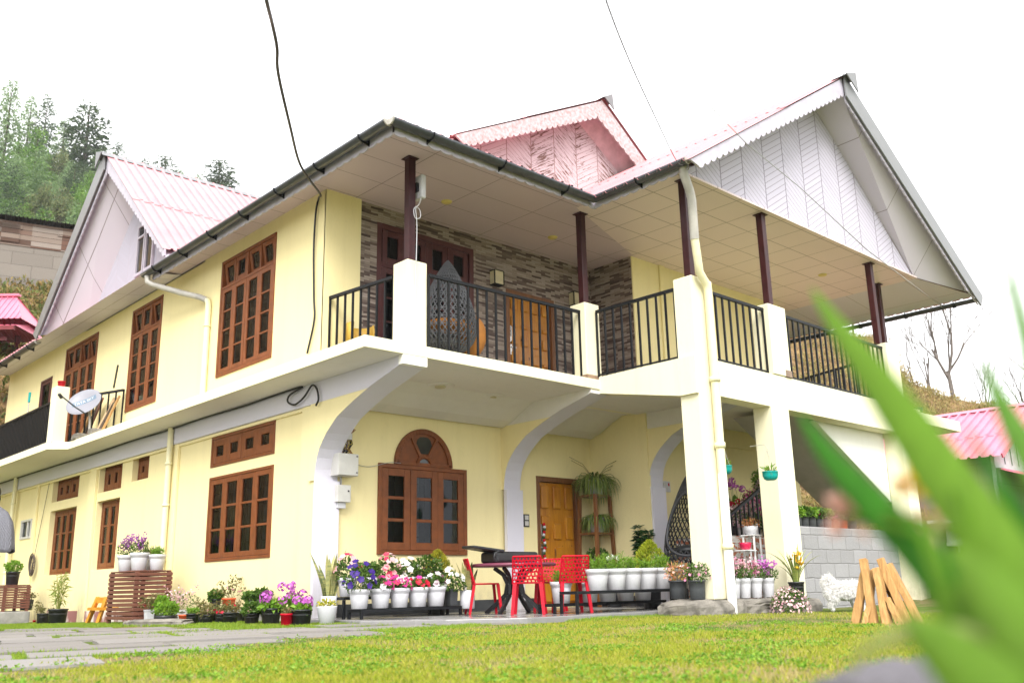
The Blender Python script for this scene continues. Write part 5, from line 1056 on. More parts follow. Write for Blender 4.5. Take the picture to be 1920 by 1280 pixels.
for i, (x, lab, seed) in enumerate([(10.78, "white pot with tall lilac pink flowers, next to the downpipe", 11), (11.03, "white pot with pale pink flowers, second from the downpipe", 12), (11.30, "white pot with deep pink flowers, third from the downpipe", 13), (11.60, "white pot with purple pink flowers, fourth from the downpipe", 14)]):
    potted("flower_pot", lab, x, 7.38, .16, .098, "square" if False else "white", ("spires", .28, .27, ("pink", "palepink", "pink", "orchid")[i], seed), "white pots on the stone ledge", hs=1.45)
potted("flower_pot", "dark pot with strap leaves and a yellow orchid by the second column", 11.78, 7.05, .14, .11, "black", ("orchid", .5, .52), hs=1.25)
t = thing("flower_bush", "round bush of pale pink flowers on the grass by the second column", "bush", (11.25, 6.85, -.04))
for nm, me, mt in plant("mound", .52, .36, "palepink", 1): obj(nm, me, mt, t)
# ------------------------------------------------------------------ table, chairs, bag
def lattice_back(w, h, curve, thick, seed, hexw=.055):
    """perforated panel in (x, z), bent back in y; irregular cells"""
    rnd = random.Random(seed); nx, nz = int(w / hexw), int(h / (hexw * .9)); P = {}
    def pt(i, j):
        if (i, j) not in P:
            e = i in (0, 2 * nx) ; x = (i / (2 * nx) - .5) * w; z = j / (2 * nz) * h
            if 0 < i < 2 * nx: x += rnd.uniform(-.2, .2) * hexw
            if 0 < j < 2 * nz: z += rnd.uniform(-.2, .2) * hexw
            P[i, j] = (x, z)
        return P[i, j]
    mb = MB()
    def f(x, z, o): tw = 1 - .10 * z / h; return (x * tw, curve(x, z) + o, z)
    for j in range(nz):
        off = (j % 2)
        for i in range(-1, nx):
            a = max(0, min(2 * nx, 2 * i + off)); b = max(0, min(2 * nx, 2 * i + 2 + off))
            if b - a < 1: continue
            m = min(2 * nx, a + 1); c = [pt(a, 2 * j), pt(m, 2 * j), pt(b, 2 * j), pt(b, 2 * j + 2), pt(m, 2 * j + 2), pt(a, 2 * j + 2)] if b - a == 2 else [pt(a, 2 * j), pt(b, 2 * j), pt(b, 2 * j + 2), pt(a, 2 * j + 2)]
            cx, cz = sum(p[0] for p in c) / len(c), sum(p[1] for p in c) / len(c); n = len(c); k = .60
            q = [(cx + (p[0] - cx) * k, cz + (p[1] - cz) * k) for p in c]
            V = [f(*p, 0) for p in c] + [f(*p, 0) for p in q] + [f(*p, thick) for p in c] + [f(*p, thick) for p in q]; F = []
            for s in range(n):
                e = (s + 1) % n; F += [(s, e, n + e, n + s), (2 * n + s, 3 * n + s, 3 * n + e, 2 * n + e), (n + s, n + e, 3 * n + e, 3 * n + s)]
            mb.add(V, F)
    return mb
def red_chair():
    t = thing("plastic_chair", "x", "chair", (0, 0, 0), "red perforated plastic chairs"); m = MATS["red_plastic"]
    s = MB(); s.prism([(-.21, -.21, .43), (.21, -.21, .43), (.22, .20, .43), (-.22, .20, .43)], (0, 0, .025)); obj("seat", s, m, t, .012)
    cv = lambda x, z: .20 + .12 * (z / .42) - .55 * (x * x) * (1 - .3 * z / .42)
    b = lattice_back(.46, .38, cv, .014, 4); b.V = [v + np.array([0, 0, .43]) for v in b.V]
    for sx in (-1, 1):
        pts = [(sx * .23 * (1 - .10 * z / .38), cv(.23, z) + .007, .43 + z) for z in np.linspace(0, .38, 6)]; b.tube(pts, .013, 8)
    b.tube([(x * .9, cv(x, .38) + .007, .81) for x in np.linspace(-.23, .23, 7)], .014, 8); obj("backrest", b, m, t)
    for sx in (-1, 1):
        for y0, y1 in ((-.19, -.235), (.19, .27)): obj("leg", MB().bar((sx * .195, y0, .43), (sx * .235, y1, .0), .058, .045, (0, 1, 0), .75), m, t)
    return t
ch = red_chair()
CH = [(8.47, 9.74, 1.02, "red perforated chair at the left side of the table"), (8.46, 8.86, 2.30, "red perforated chair with its back to the camera in front of the table"), (9.40, 9.42, -.9, "red perforated chair behind the table, half hidden by the near ones"), (9.02, 8.66, 2.62, "red perforated chair at the right, drawn back toward the wooden door")]
for i, (x, y, rz, lab) in enumerate(CH):
    c = ch if i == 0 else copy_tree(ch); c.location = (x, y, .03); c.rotation_euler = (0, 0, rz); c.scale = (.84, .84, .87); c["label"] = lab
t = thing("round_table", "round maroon garden table with curved black legs", "table", (8.80, 9.50, .03))
obj("tabletop", MB().lathe([(.001, .60), (.55, .60), (.57, .612), (.57, .632), (.55, .645), (.001, .645)], 48, (8.80, 9.50, .03)), plain("table_maroon", (.16, .035, .065), .35, .5, var=.08), t)
for k in range(4):
    a = k * math.pi / 2 + .35; c, s = math.cos(a), math.sin(a); P_ = [(8.80 + c * r, 9.5 + s * r, z + .03) for r, z in ((.30, .59), (.16, .50), (.10, .38), (.13, .24), (.30, .10), (.44, .0))]
    mb = MB(); [mb.bar(p, q, .05, .035, (-s, c, 0)) for p, q in zip(P_, P_[1:])]; obj("leg", mb, MATS["black_plastic"], t)
t = thing("bag", "black padded instrument bag lying open on the round table", "bag", (8.75, 9.6, .675)); o = obj("bag_body", MB().prism([(8.42, 9.42, .68), (9.2, 9.42, .68), (9.24, 9.85, .68), (8.5, 9.85, .68)], (0, 0, .15)), MATS["black_plastic"], t, .04, 3)
o = obj("bag_lid", MB().prism([(8.08, 9.48, .87), (8.55, 9.40, .815), (8.6, 9.80, .82), (8.15, 9.82, .875)], (0, 0, .035)), MATS["black_plastic"], t, .012); obj("strap", MB().tube([(8.45, 9.41, .83), (8.36, 9.39, .80), (8.34, 9.39, .74), (8.40, 9.40, .69)], .012, 6), MATS["black_plastic"], t)
# garland on the door, shelf with plants, big dark plant, bin
t = thing("garland", "red, white and green tasselled garland hanging on the front door handle", "garland", (10.85, 10.9, 1.3)); rnd = random.Random(2)
for k in range(16):
    m = MB().ball((10.86 + .014 * math.sin(k), 10.985 + 0, 1.34 - k * .042), .028, .024, .028, 8, 6); obj("tassel", m, MATS[("red_plastic", "white_plastic", "leaf_dark")[k % 3]], t)
t = thing("corner_shelf", "tall three tier wooden corner shelf beside the front door", "shelf", (11.72, 10.65, .03))
for x, y in ((11.5, 10.42), (11.98, 10.5), (11.55, 10.85), (11.98, 10.85)): obj("leg", MB().bar((x + (11.74 - x) * -.15, y + (10.65 - y) * -.15, .03), (x + (11.74 - x) * .1, y + (10.65 - y) * .1, 1.80), .05, .05), MATS["stand_wood"], t)
for z, k in ((.45, 1.05), (1.17, .95), (1.79, .85)): obj("shelf_board", MB().prism([(11.74 + (x - 11.74) * k, 10.65 + (y - 10.65) * k, z) for x, y in ((11.48, 10.40), (12.0, 10.48), (12.0, 10.88), (11.52, 10.88))], (0, 0, .035)), MATS["stand_wood"], t, .004, 1)
potted("flower_pot", "white pot with a trailing spider plant on top of the corner shelf", 11.74, 10.62, 1.826, .15, "white", ("spider", .80, .48, None, 1), "plants on the corner shelf", hs=.95)
potted("flower_pot", "white pot with a spider plant on the middle of the corner shelf", 11.74, 10.62, 1.206, .145, "white", ("spider", .66, .36, None, 2), "plants on the corner shelf", hs=.95)
potted("flower_pot", "black pot with small leaves on the lowest board of the corner shelf", 11.70, 10.60, .486, .12, "black", ("leafy", .36, .30, "violet"), "plants on the corner shelf", hs=.95)
potted("flower_pot", "black pot with a big dark green bushy plant right of the shelf", 12.0, 9.9, .03, .17, "black", ("rubber", .80, .86), hs=2.1)
potted("flower_pot", "small dark pot with a low bush behind the white pots", 11.55, 10.15, .03, .14, "black", ("leafy", .3, .28, None), hs=1.9)
t = thing("bin", "slim stainless steel pedal bin beside the woven swing chair", "bin", (11.02, 8.42, .03)); obj("body", MB().lathe([(.001, 0), (.10, 0), (.105, .55), (.10, .60), (.001, .62)], 28, (11.02, 8.42, .03)), MATS["steel"], t); obj("rim", MB().lathe([(.105, .54), (.110, .545), (.110, .565), (.105, .57)], 28, (11.02, 8.42, .03)), MATS["black_plastic"], t)
# ------------------------------------------------------------------ woven egg chairs
def egg(label, cx, cy, z0, H, R, rz, mat, open_dir, group, pole=False, loc_name="swing_chair"):
    t = thing(loc_name, label, "swing chair", (cx, cy, z0), group); n, m = 32, 24; mb = MB(); V = []; keep = []
    def pt(i, j):
        f = i / m; r = R * 1.5 * (f + .002) ** .78 * max(1 - f ** 3.6, .02) ** .5; a = 2 * math.pi * j / n; return (cx + r * math.cos(a), cy + r * .8 * math.sin(a), z0 + H * (1 - f))
    nodes = [[pt(i, j + .5 * (i % 2)) for j in range(n)] for i in range(m + 1)]
    def opn(i, j):
        f = i / m; a = 2 * math.pi * (j + .5 * (i % 2)) / n - open_dir; a = (a + math.pi) % (2 * math.pi) - math.pi; return abs(a) < 1.05 and .20 < f < .74
    for i in range(m):
        for j in range(n):
            k = i % 2; a, b, c = nodes[i][j], nodes[i + 1][(j + k) % n], nodes[i + 1][(j + k - 1) % n]
            for q, (ii, jj) in ((b, (i + 1, j + k)), (c, (i + 1, j + k - 1))):
                if opn(i, j) and opn(ii, jj): continue
                mb.bar(a, q, .017, .012)
            if i % 2 == 0 and not opn(i, j): mb.bar(a, nodes[i][(j + 1) % n], .014, .01)
    obj("basket", mb, MATS[mat], t)
    rim = MB(); pts = []
    for s in np.linspace(0, 2 * math.pi, 41): f = .47 + .285 * math.cos(s); pts.append(pt(f * m, (open_dir + 1.1 * math.sin(s)) * n / (2 * math.pi)))
    rim.tube(pts, .022, 8); rim.tube([pt(i, 0) for i in np.linspace(.3, m, 14)], .012, 6); obj("rim", rim, MATS[mat], t)
    q = MB(); q.ball((cx, cy, z0 + H * .30), R * .72, R * .56, .09, 16, 8); obj("cushion", q, MATS["tan_cushion" if mat == "wicker_grey" else "black_plastic"], t)
    return t
plain("wicker_dark", (.035, .036, .042), .5, .4, var=.1); plain("wicker_grey", (.10, .104, .115), .5, .4, var=.1)
EG = "woven egg shaped swing chairs"
t = egg("dark woven egg swing chair on a curved stand behind the corner column", 11.55, 8.55, .35, 1.62, .50, 0, "wicker_dark", -2.6, EG)
st = MB(); st.tube([(12.2, 8.6, .07), (12.32, 8.55, .6), (12.36, 8.55, 1.25), (12.25, 8.55, 1.75), (12.02, 8.55, 2.1), (11.75, 8.55, 2.2), (11.55, 8.55, 2.14)], .032, 10); st.tube([(11.55, 8.55, 2.14), (11.55, 8.55, 1.95)], .01, 6); st.lathe([(.001, 0), (.45, 0), (.45, .03), (.001, .035)], 28, (12.05, 8.6, .03)); obj("stand", st, plain("swing_steel", (.07, .06, .065), .4, .4), t)
t = egg("grey woven egg swing chair with a tan cushion on the upper veranda", 8.2, 10.15, 3.62, 1.42, .46, 0, "wicker_grey", 1.2, EG)
st = MB(); st.lathe([(.001, 0), (.45, 0), (.45, .03), (.001, .035)], 28, (8.4, 10.3, 3.301)); st.tube([(8.55, 10.62, 3.32), (8.62, 10.7, 4.2), (8.55, 10.65, 4.8), (8.35, 10.38, 4.98), (8.2, 10.15, 5.02)], .028, 10); obj("stand", st, MATS["wicker_grey"], t); obj("cushion", MB().ball((8.72, 10.25, 3.98), .20, .26, .33, 14, 10), MATS["tan_cushion"], t)
t = thing("chair", "yellow moulded chair against the stone wall on the veranda", "chair", (7.02, 10.55, 3.3)); s = MB(); n = 14
V = [(6.98 + .19 * math.cos(a) * k, 10.6 + .19 * math.sin(a) * k, z) for k, z in ((.7, 3.62), (1.0, 3.66), (1.12, 3.84), (1.05, 3.94)) for a in np.linspace(-.6, 3.7, n)]; s.add(V, [(i * n + j, i * n + j + 1, (i + 1) * n + j + 1, (i + 1) * n + j) for i in range(3) for j in range(n - 1)], True)
so = obj("backrest", s, plain("yellow_plastic", (.62, .38, .06), .45), t); so.modifiers.new("solid", 'SOLIDIFY').thickness = .02; obj("seat", MB().lathe([(.001, 0), (.19, .0), (.20, .02), (.001, .03)], 20, (6.98, 10.6, 3.60)), MATS["yellow_plastic"], t)
for a in (.8, 2.4, 4, 5.5): obj("leg", MB().bar((6.98 + .12 * math.cos(a), 10.6 + .12 * math.sin(a), 3.60), (6.98 + .17 * math.cos(a), 10.6 + .17 * math.sin(a), 3.3), .025), MATS["yellow_plastic"], t)
t = thing("cardboard_box", "flattened brown cardboard box on the veranda floor of the right wing", "box", (11.6, 8.4, 3.3)); obj("box", MB().box(11.35, 8.2, 3.305, 11.9, 8.6, 3.50), plain("cardboard", (.42, .28, .17), .8), t, .008)
t = thing("fire_extinguisher", "small red fire extinguisher beside the orange veranda door", "extinguisher", (10.12, 10.75, 3.3)); obj("body", MB().lathe([(.001, 0), (.055, 0), (.06, .03), (.06, .30), (.04, .36), (.02, .38)], 20, (10.12, 10.75, 3.3)), MATS["red_plastic"], t); obj("handle", MB().box(10.08, 10.74, 3.69, 10.17, 10.76, 3.72).tube([(10.12, 10.75, 3.67), (10.12, 10.75, 3.70)], .02, 8), MATS["black_iron"], t)
# ------------------------------------------------------------------ right wing: stand, pots behind the rail, hanging baskets, wall pots
t = thing("plant_stand", "white metal three step plant stand before the brick base", "plant stand", (12.05, 7.85, .16)); m = MATS["white_metal"]
for x, y, z, r in ((12.02, 7.85, 1.02, .11), (11.80, 7.82, .80, .11), (12.22, 7.80, .64, .13)):
    b = MB(); b.prism([(x - r, y - r, z), (x + r, y - r, z), (x + r, y + r, z), (x - r, y + r, z)], (0, 0, .012)); obj("shelf_board", b, m, t)
for x, y, z in ((11.94, 7.76, 1.03), (12.10, 7.76, 1.03), (11.94, 7.94, 1.03), (12.10, 7.94, 1.03), (12.30, 7.72, .64), (12.16, 7.72, .64)): obj("leg", MB().bar((x, y, z - .005), (x + (x - 12.02) * .25, y, .14), .02), m, t)
potted("flower_pot", "white speckled bowl of rust coloured leaves on top of the white stand", 12.02, 7.85, 1.034, .105, "bowl", ("succulent", .30, .15, None, 1))
potted("flower_pot", "crimson bowl on the left step of the white stand", 11.80, 7.82, .814, .085, "redbowl", None)
potted("flower_pot", "plain white bowl on the lower step of the white stand", 12.22, 7.80, .654, .09, "bowl", None)
SG = "pots on the steps behind the stair railing"
for lab, x, y, z, r, kind, sp in [("black pot with pale pink blooms at the left end behind the stair railing", 12.75, 8.7, 1.05, .11, "black", ("mound", .34, .36, "palepink", 2)), ("white pot with salmon pink blooms behind the foot of the stair railing", 13.05, 8.72, 1.05, .11, "white", ("spires", .34, .36, "palepink", 5)),
    ("white pot with a cloud of cream and pink blooms behind the stair railing", 13.30, 8.65, 1.05, .12, "white", ("spires", .38, .40, "palepink", 6)), ("black pot with vivid magenta blooms behind the middle of the stair railing", 13.62, 8.75, 1.22, .11, "black", ("mound", .36, .42, "magenta", 3)),
    ("dark pot of scarlet geraniums halfway up the stairs", 13.45, 9.1, 1.45, .11, "black", ("geranium", .36, .36, "red", 4)), ("tall leafy plant with a lilac geranium head on the stairs", 13.7, 9.25, 1.6, .11, "black", ("geranium", .42, .62, "orchid", 5)),
    ("white square pot of pale pink blooms beside the second column", 14.05, 8.62, 1.55, .09, "square", ("mound", .40, .34, "palepink", 4)), ("large white pot with a green shrub at the top of the railing", 14.30, 9.0, 1.90, .15, "white", ("leafy", .42, .30, None, 3)),
    ("white pot with green leaves low down beside the second column", 14.02, 8.6, 1.06, .11, "white", ("leafy", .3, .3, None, 5)), ("white pot with magenta blooms low behind the stair railing", 13.68, 8.58, 1.06, .10, "white", ("petunia", .3, .28, "magenta", 4))]:
    potted("flower_pot", lab, x, y if z < 1.1 else max(y, 8.85), 1.051 if z < 1.1 else 1.052 + .13 * (1 + int((x - 13.2) / .26)), r, kind, sp, SG)
for lab, x, y, z in (("turquoise hanging basket of spiky leaves in front of the second column", 11.30, 7.0, 1.70), ("turquoise hanging basket half hidden behind the corner column's downpipe", 11.33, 7.75, 1.86)):
    t = potted("hanging_basket", lab, x, y, z, .105, "hang", ("hanging", .22, .12), "turquoise hanging baskets"); t["category"] = "hanging basket"; mb = MB(); z1 = 2.82 if y > 7.2 else 2.83
    for a in (.3, 2.4, 4.5): mb.tube([(x + .1 * math.cos(a), y + .1 * math.sin(a), z + .12), (x, y + (.0 if y > 7.2 else .02), z + .42)], .003, 5)
    mb.tube([(x, y, z + .42), (x, y + (.05 if y < 7.2 else 0), z + .50), (x, y + (.0 if y > 7.2 else .28), z + .50)] if y < 7.2 else [(x, y, z + .42), (x, y, z1)], .005, 5); obj("hanger", mb, MATS["pipe_grey"], t)
for i, (x, kind, sp, lab) in enumerate([(12.86, "stone", ("leafy", .24, .12, None, 1), "black pot on the block wall, nearest the second column"), (13.06, "stone", ("leafy", .24, .13, None, 2), "black pot with green leaves, second along the block wall"), (13.28, "stone", ("leafy", .24, .12, None, 3), "black pot with green leaves, third along the block wall"),
                                    (13.50, "stone", ("leafy", .22, .12, "hotpink", 4), "black pot with a pink flower, fourth along the block wall"), (13.74, "stone", ("leafy", .22, .12, None, 7), "black pot with green leaves, fifth along the block wall"), (14.0, "orange", ("leafy", .24, .12, "hotpink", 6), "brown pot with pink flowers on the block wall"), (14.25, "orange", ("leafy", .24, .12, None, 8), "brown pot with green leaves at the blurred end of the block wall"), (14.55, "stone", ("leafy", .24, .12, None, 9), "last black pot on the block wall, behind the blurred leaves")]):
    potted("flower_pot", lab, x, 7.59, 1.161, .082, kind, sp, "pots along the top of the block wall", hs=1.05)
potted("flower_pot", "green pot on the canopy slab at the right end of the house", 17.3, 7.5, 3.251, .12, "grey", None).children[0].data.materials[0]
t = thing("plant_rack", "white edged stepped rack of dark shelves beyond the garden wall", "rack", (16.5, 6.6, 0))
for k in range(4):
    x0, z0 = 16.0 + .42 * k, 1.25 - .36 * k; obj("shelf_board", MB().box(x0, 6.3, z0, x0 + .50, 7.0, z0 + .05), MATS["white_metal"], t); obj("side", MB().box(x0 + .46, 6.31, max(z0 - .36, -.02), x0 + .50, 6.99, z0 - .002), MATS["white_metal"], t); obj("back_panel", MB().box(x0 + .02, 6.9, -.05, x0 + .455, 6.94, z0 - .003), plain("dark_green", (.03, .06, .03), .7), t)
def smooth(p, n=6):
    p = np.array(p, float); q = np.vstack([2 * p[0] - p[1], p, 2 * p[-1] - p[-2]]); out = []
    for i in range(1, len(q) - 2):
        for t in np.linspace(0, 1, n, endpoint=False): a, b, c, d = q[i - 1:i + 3]; out.append(.5 * (2 * b + (c - a) * t + (2 * a - 5 * b + 4 * c - d) * t * t + (3 * b - a - 3 * c + d) * t ** 3))
    return np.array(out + [p[-1]])
# ------------------------------------------------------------------ fixtures and hung things on the house
t = thing("meter_box", "large grey electric meter box on the yellow porch wall", "meter box", (6.97, 10.95, 1.9)); obj("body", MB().box(6.82, 10.80, 1.87, 7.14, 10.998, 2.17), MATS["grey_box"], t, .006); obj("cover", MB().box(6.825, 10.788, 1.875, 7.135, 10.799, 2.165), MATS["grey_box"], t, .004)
lk = MB(); [lk.lathe([(.001, .0), (.012, .0), (.012, .01), (.001, .01)], 10, (x, 10.785, z)) for x, z in ((7.11, 2.13), (7.11, 1.91))]; obj("lock", lk, MATS["black_iron"], t)
t = thing("meter_box", "smaller grey electric box hanging below the meter box", "meter box", (6.97, 10.95, 1.6)); obj("body", MB().box(6.86, 10.86, 1.52, 7.07, 10.998, 1.75), MATS["grey_box"], t, .006); obj("socket", MB().box(6.89, 10.90, 1.44, 7.02, 10.998, 1.518), MATS["white_plastic"], t, .004); obj("lock", MB().box(7.02, 10.85, 1.66, 7.04, 10.859, 1.68), MATS["black_iron"], t); obj("conduit", MB().tube([(6.97, 10.96, 1.755), (6.97, 10.96, 1.865)], .015, 8), MATS["pipe_grey"], t)
t = thing("cable_junction", "tangle of coloured wires around a small white switch above the meter box", "wiring", (7.0, 10.95, 2.35)); obj("switch_box", MB().box(7.0, 10.90, 2.38, 7.10, 10.998, 2.51), MATS["white_plastic"], t, .005); rnd = random.Random(4)
for i in range(11):
    x = rnd.uniform(6.92, 7.1); pts = [(x + rnd.uniform(-.08, .08), 10.95 + rnd.uniform(-.05, .03), 2.18 + k * .07 + rnd.uniform(-.02, .02)) for k in range(6)]; obj("wire", MB().tube(pts, .006, 5), plain(*[("wire_yellow", (.55, .42, .03)), ("wire_blue", (.02, .06, .2)), ("wire_brown", (.28, .12, .05)), ("wire_black", (.015, .015, .015))][i % 4]), t)
obj("cable", MB().tube([(7.05, 10.97, 2.84), (7.12, 10.97, 2.72), (7.13, 10.97, 2.5), (7.11, 10.97, 2.28), (7.04, 10.96, 2.2)], .012, 6), MATS["cable_black"], t)
tag(obj("cable", MB().tube(smooth([(7.14, 10.9, 2.14), (7.22, 10.97, 2.07), (7.35, 10.98, 2.04), (7.5, 10.98, 2.05), (7.75, 10.93, 2.115), (7.95, 10.93, 2.12)]), .004, 5), MATS["cable_grey"]), "thin white wire from the meter box to the arched window", "cable")
tag(obj("cable", MB().tube(smooth([(6.55, 26, 3.13), (6.54, 22.0, 3.125), (6.55, 19.4, 3.12), (6.54, 17.5, 3.135), (6.545, 16.0, 3.12), (6.545, 14.5, 3.135), (6.545, 13.1, 3.12), (6.54, 12.2, 3.13), (6.54, 11.34, 3.13), (6.53, 11.66, 3.06), (6.53, 11.7, 2.97), (6.53, 11.5, 2.90), (6.53, 11.26, 2.97), (6.53, 11.06, 3.10), (6.53, 10.93, 3.03), (6.53, 10.88, 2.88), (6.53, 10.94, 2.80)]), .014, 7), MATS["cable_black"]), "black cable bundle clipped under the overhang and looped near the corner", "cable")
tag(obj("cable", MB().tube(smooth([(1.93, 6.25, 9.21), (2.4, 5.66, 6.39), (2.47, 5.2, 4.86), (2.58, 5.17, 4.33), (3.07, 5.99, 4.7), (3.35, 6.43, 4.81), (3.62, 6.9, 4.88), (4.26, 7.81, 4.93), (4.85, 8.68, 5.08), (5.2, 9.09, 5.13), (5.9, 9.95, 5.38), (6.53, 11.05, 5.87), (6.56, 11.17, 5.69), (6.565, 11.2, 5.12), (6.565, 11.15, 4.4), (6.565, 11.12, 4.05), (6.565, 11.28, 3.6)]), .014, 8), MATS["cable_black"]), "thick black cable sagging down from the sky to the upper wall", "cable")
tag(obj("cable", MB().tube(smooth([(2.6, 2.91, 6.18), (2.94, 2.74, 4.27), (3.02, 2.63, 3.53), (3.13, 2.64, 3.24), (4.68, 3.74, 3.99), (6.34, 4.81, 4.58), (8.97, 6.5, 5.55), (9.72, 6.92, 5.86)]), .005, 6), MATS["cable_black"]), "thin dark wire running from the sky to the gutter of the right wing", "cable")
tag(obj("cable", MB().tube([(1.71, 1.92, 3.94), (2.29, 2.1, 3.05), (2.51, 2.11, 2.66), (3.35, 2.6, 3.02), (4.33, 2.97, 3.28), (6.16, 3.76, 3.82), (8.12, 4.39, 4.21), (12.89, 6.01, 5.14), (17.82, 7.29, 5.78), (28.13, 8.88, 5.86)], [.0022, .0022, .0024, .0028, .003, .004, .0045, .008, .009, .012], 6), MATS["cable_grey"]), "faint grey wire crossing in front of the large gable", "cable")
t = thing("coil", "coil of old wire hanging on the left wall", "wire coil", (6.55, 22.75, 1.2)); mb = MB(); rnd = random.Random(7)
for k in range(9):
    rx, rz_ = .17 + rnd.uniform(-.03, .02), .22 + rnd.uniform(-.04, .02); o = rnd.uniform(-.03, .03); mb.tube([(6.585 - .01 * k * .5, 22.75 + o + rx * math.cos(a) , 1.06 + o + rz_ * math.sin(a)) for a in np.linspace(0, 2 * math.pi, 26)], .007, 5)
for k in range(7): a, b = rnd.uniform(0, 6.28), rnd.uniform(0, 6.28); mb.tube([(6.58, 22.75 + .16 * math.cos(a), 1.06 + .2 * math.sin(a)), (6.57, 22.75 + rnd.uniform(-.05, .05), 1.06), (6.58, 22.75 + .16 * math.cos(b), 1.06 + .2 * math.sin(b))], .005, 5)
obj("loops", mb, plain("old_wire", (.10, .075, .06), .7), t); obj("tie", MB().tube([(6.60, 22.75, 1.26), (6.62, 22.6, 1.9), (6.62, 22.3, 2.83)], .006, 5), MATS["old_wire"], t)
# satellite dish
t = thing("satellite_dish", "pale grey satellite dish on the ledge by the upper window", "satellite dish", (6.12, 18.75, 3.3)); dn = np.array([-.62, -.55, .42]); dn /= np.linalg.norm(dn); du = np.cross((0, 0, 1), dn); du /= np.linalg.norm(du); dv = np.cross(dn, du); dc = np.array([6.05, 18.8, 4.03])
a_ = math.radians(26); du, dv = du * math.cos(a_) + dv * math.sin(a_), dv * math.cos(a_) - du * math.sin(a_)
D_ = frame(dc, du, dv, dn); mb = MB(D_); mb.lathe([(.001, -.06), (.12, -.055), (.24, -.035), (.34, -.005), (.345, 0), (.34, .002), (.24, -.028), (.12, -.048), (.001, -.053)], 44, sy=.88); obj("dish", mb, plain("dish_grey", (.23, .23, .265), .4, .5, var=.04), t)
zd = lambda x, y: np.interp(np.hypot(x, y / .88), [0, .12, .24, .34], [-.053, -.048, -.028, .002])
tc = bpy.data.curves.new("lettering", 'FONT'); tc.body = "TATA SKY"; tc.size = .085; tc.align_x = 'CENTER'; tc.extrude = .001; to = bpy.data.objects.new("lettering_curve", tc); COL.objects.link(to)
bpy.context.view_layer.update(); me = bpy.data.meshes.new_from_object(to.evaluated_get(bpy.context.evaluated_depsgraph_get())); bpy.data.objects.remove(to); bpy.data.curves.remove(tc)
lv = np.empty(len(me.vertices) * 3, np.float32); me.vertices.foreach_get("co", lv); lv = lv.reshape(-1, 3); lv[:, 1] += .02; lv[:, 2] += zd(lv[:, 0], lv[:, 1]) + .003; lv = lv @ D_[:3, :3].T + D_[:3, 3] - np.array([6.12, 18.75, 3.3]); me.vertices.foreach_set("co", lv.astype(np.float32).ravel()); me.materials.clear(); obj("lettering", me, MATS["white_plastic"], t)
gx, gy = np.meshgrid(np.linspace(-.24, .24, 13), np.linspace(-.005, .10, 4)); bm_ = MB(D_); bm_.add(np.stack([gx, gy, zd(gx, gy) + .0015], -1).reshape(-1, 3), [(r * 13 + c, r * 13 + c + 1, (r + 1) * 13 + c + 1, (r + 1) * 13 + c) for r in range(3) for c in range(12)], True); obj("logo_band", bm_, plain("band_blue", (.13, .19, .26), .5), t)
obj("arm", MB(D_).tube([(-.02, -.30, -.01), (-.12, -.22, .16), (-.25, -.06, .40)], .014, 8), MATS["gutter_grey"], t); obj("receiver", MB(D_).lathe([(.001, 0), (.035, 0), (.03, .10), (.02, .11), (.001, .11)], 14, (-.27, -.05, .36)), MATS["black_plastic"], t)
obj("mast", MB().tube([(6.16, 18.78, 3.92), (6.18, 18.72, 3.6), (6.18, 18.72, 3.30)], .022, 10), MATS["pipe_grey"], t); obj("strut", MB().tube([(6.18, 18.78, 3.7), (6.3, 19.05, 3.32)], .012, 8), MATS["pipe_grey"], t)
rock("stone", "pale broken block weighting the foot of the satellite dish", 6.12, 19.0, 3.36, .16, .12, .07, 11, cat="stone"); rock("stone", "brownish stone right of the satellite dish foot", 6.18, 18.35, 3.37, .13, .10, .08, 12, cat="stone")
JG = "planks leaning behind the satellite dish"; rnd = random.Random(9)
for i, (y, z1, w_, lab, mt) in enumerate([(19.42, 4.28, .10, "pale brown plank at the left end behind the dish", "log_wood"), (19.25, 4.15, .13, "dark weathered plank, second from the left behind the dish", "bark"), (19.05, 4.2, .08, "reddish plank in the middle behind the dish", "planter_wood"), (18.55, 4.1, .09, "tan bamboo like stick right of the dish mast", "pale_wood"), (18.4, 4.05, .10, "dark splintered plank right of the dish", "bark"), (18.22, 4.1, .07, "thin yellow brown offcut at the right end behind the dish", "log_wood")]):
    tag(obj("plank", MB().bar((6.22, y, 3.31), (6.50, y - rnd.uniform(-.05, .15), z1), w_, .03, (1, 0, 0)), MATS[mt]), lab, "plank", JG)
tag(obj("metal_rod", MB().tube([(6.3, 17.95, 4.2), (6.2, 17.55, 4.55)], .018, 7), MATS["gutter_grey"]), "dark rod sticking up behind the satellite dish", "rod")
potted("pot", "small bright red pot on the balcony pillar", 5.85, 19.6, 4.421, .075, "red")
t = thing("broom", "turquoise handled broom leaning on the left balcony", "broom", (6.1, 22.4, 4.0)); obj("broom_handle", MB().tube([(6.0, 22.2, 3.3), (6.0, 22.25, 4.55)], .014, 8), MATS["steel"], t); obj("broom_head", MB().box(5.98, 22.215, 4.55, 6.02, 22.285, 4.78), MATS["turquoise_plastic"], t, .01)
t = thing("antenna", "white wireless antenna panel clamped to the veranda corner post", "antenna", (7.02, 9.3, 5.55)); obj("panel", MB().box(7.02, 9.24, 5.42, 7.10, 9.42, 5.76), MATS["white_plastic"], t, .02); obj("clamp", MB().box(6.98, 9.30, 5.52, 7.02, 9.40, 5.64), MATS["black_iron"], t)
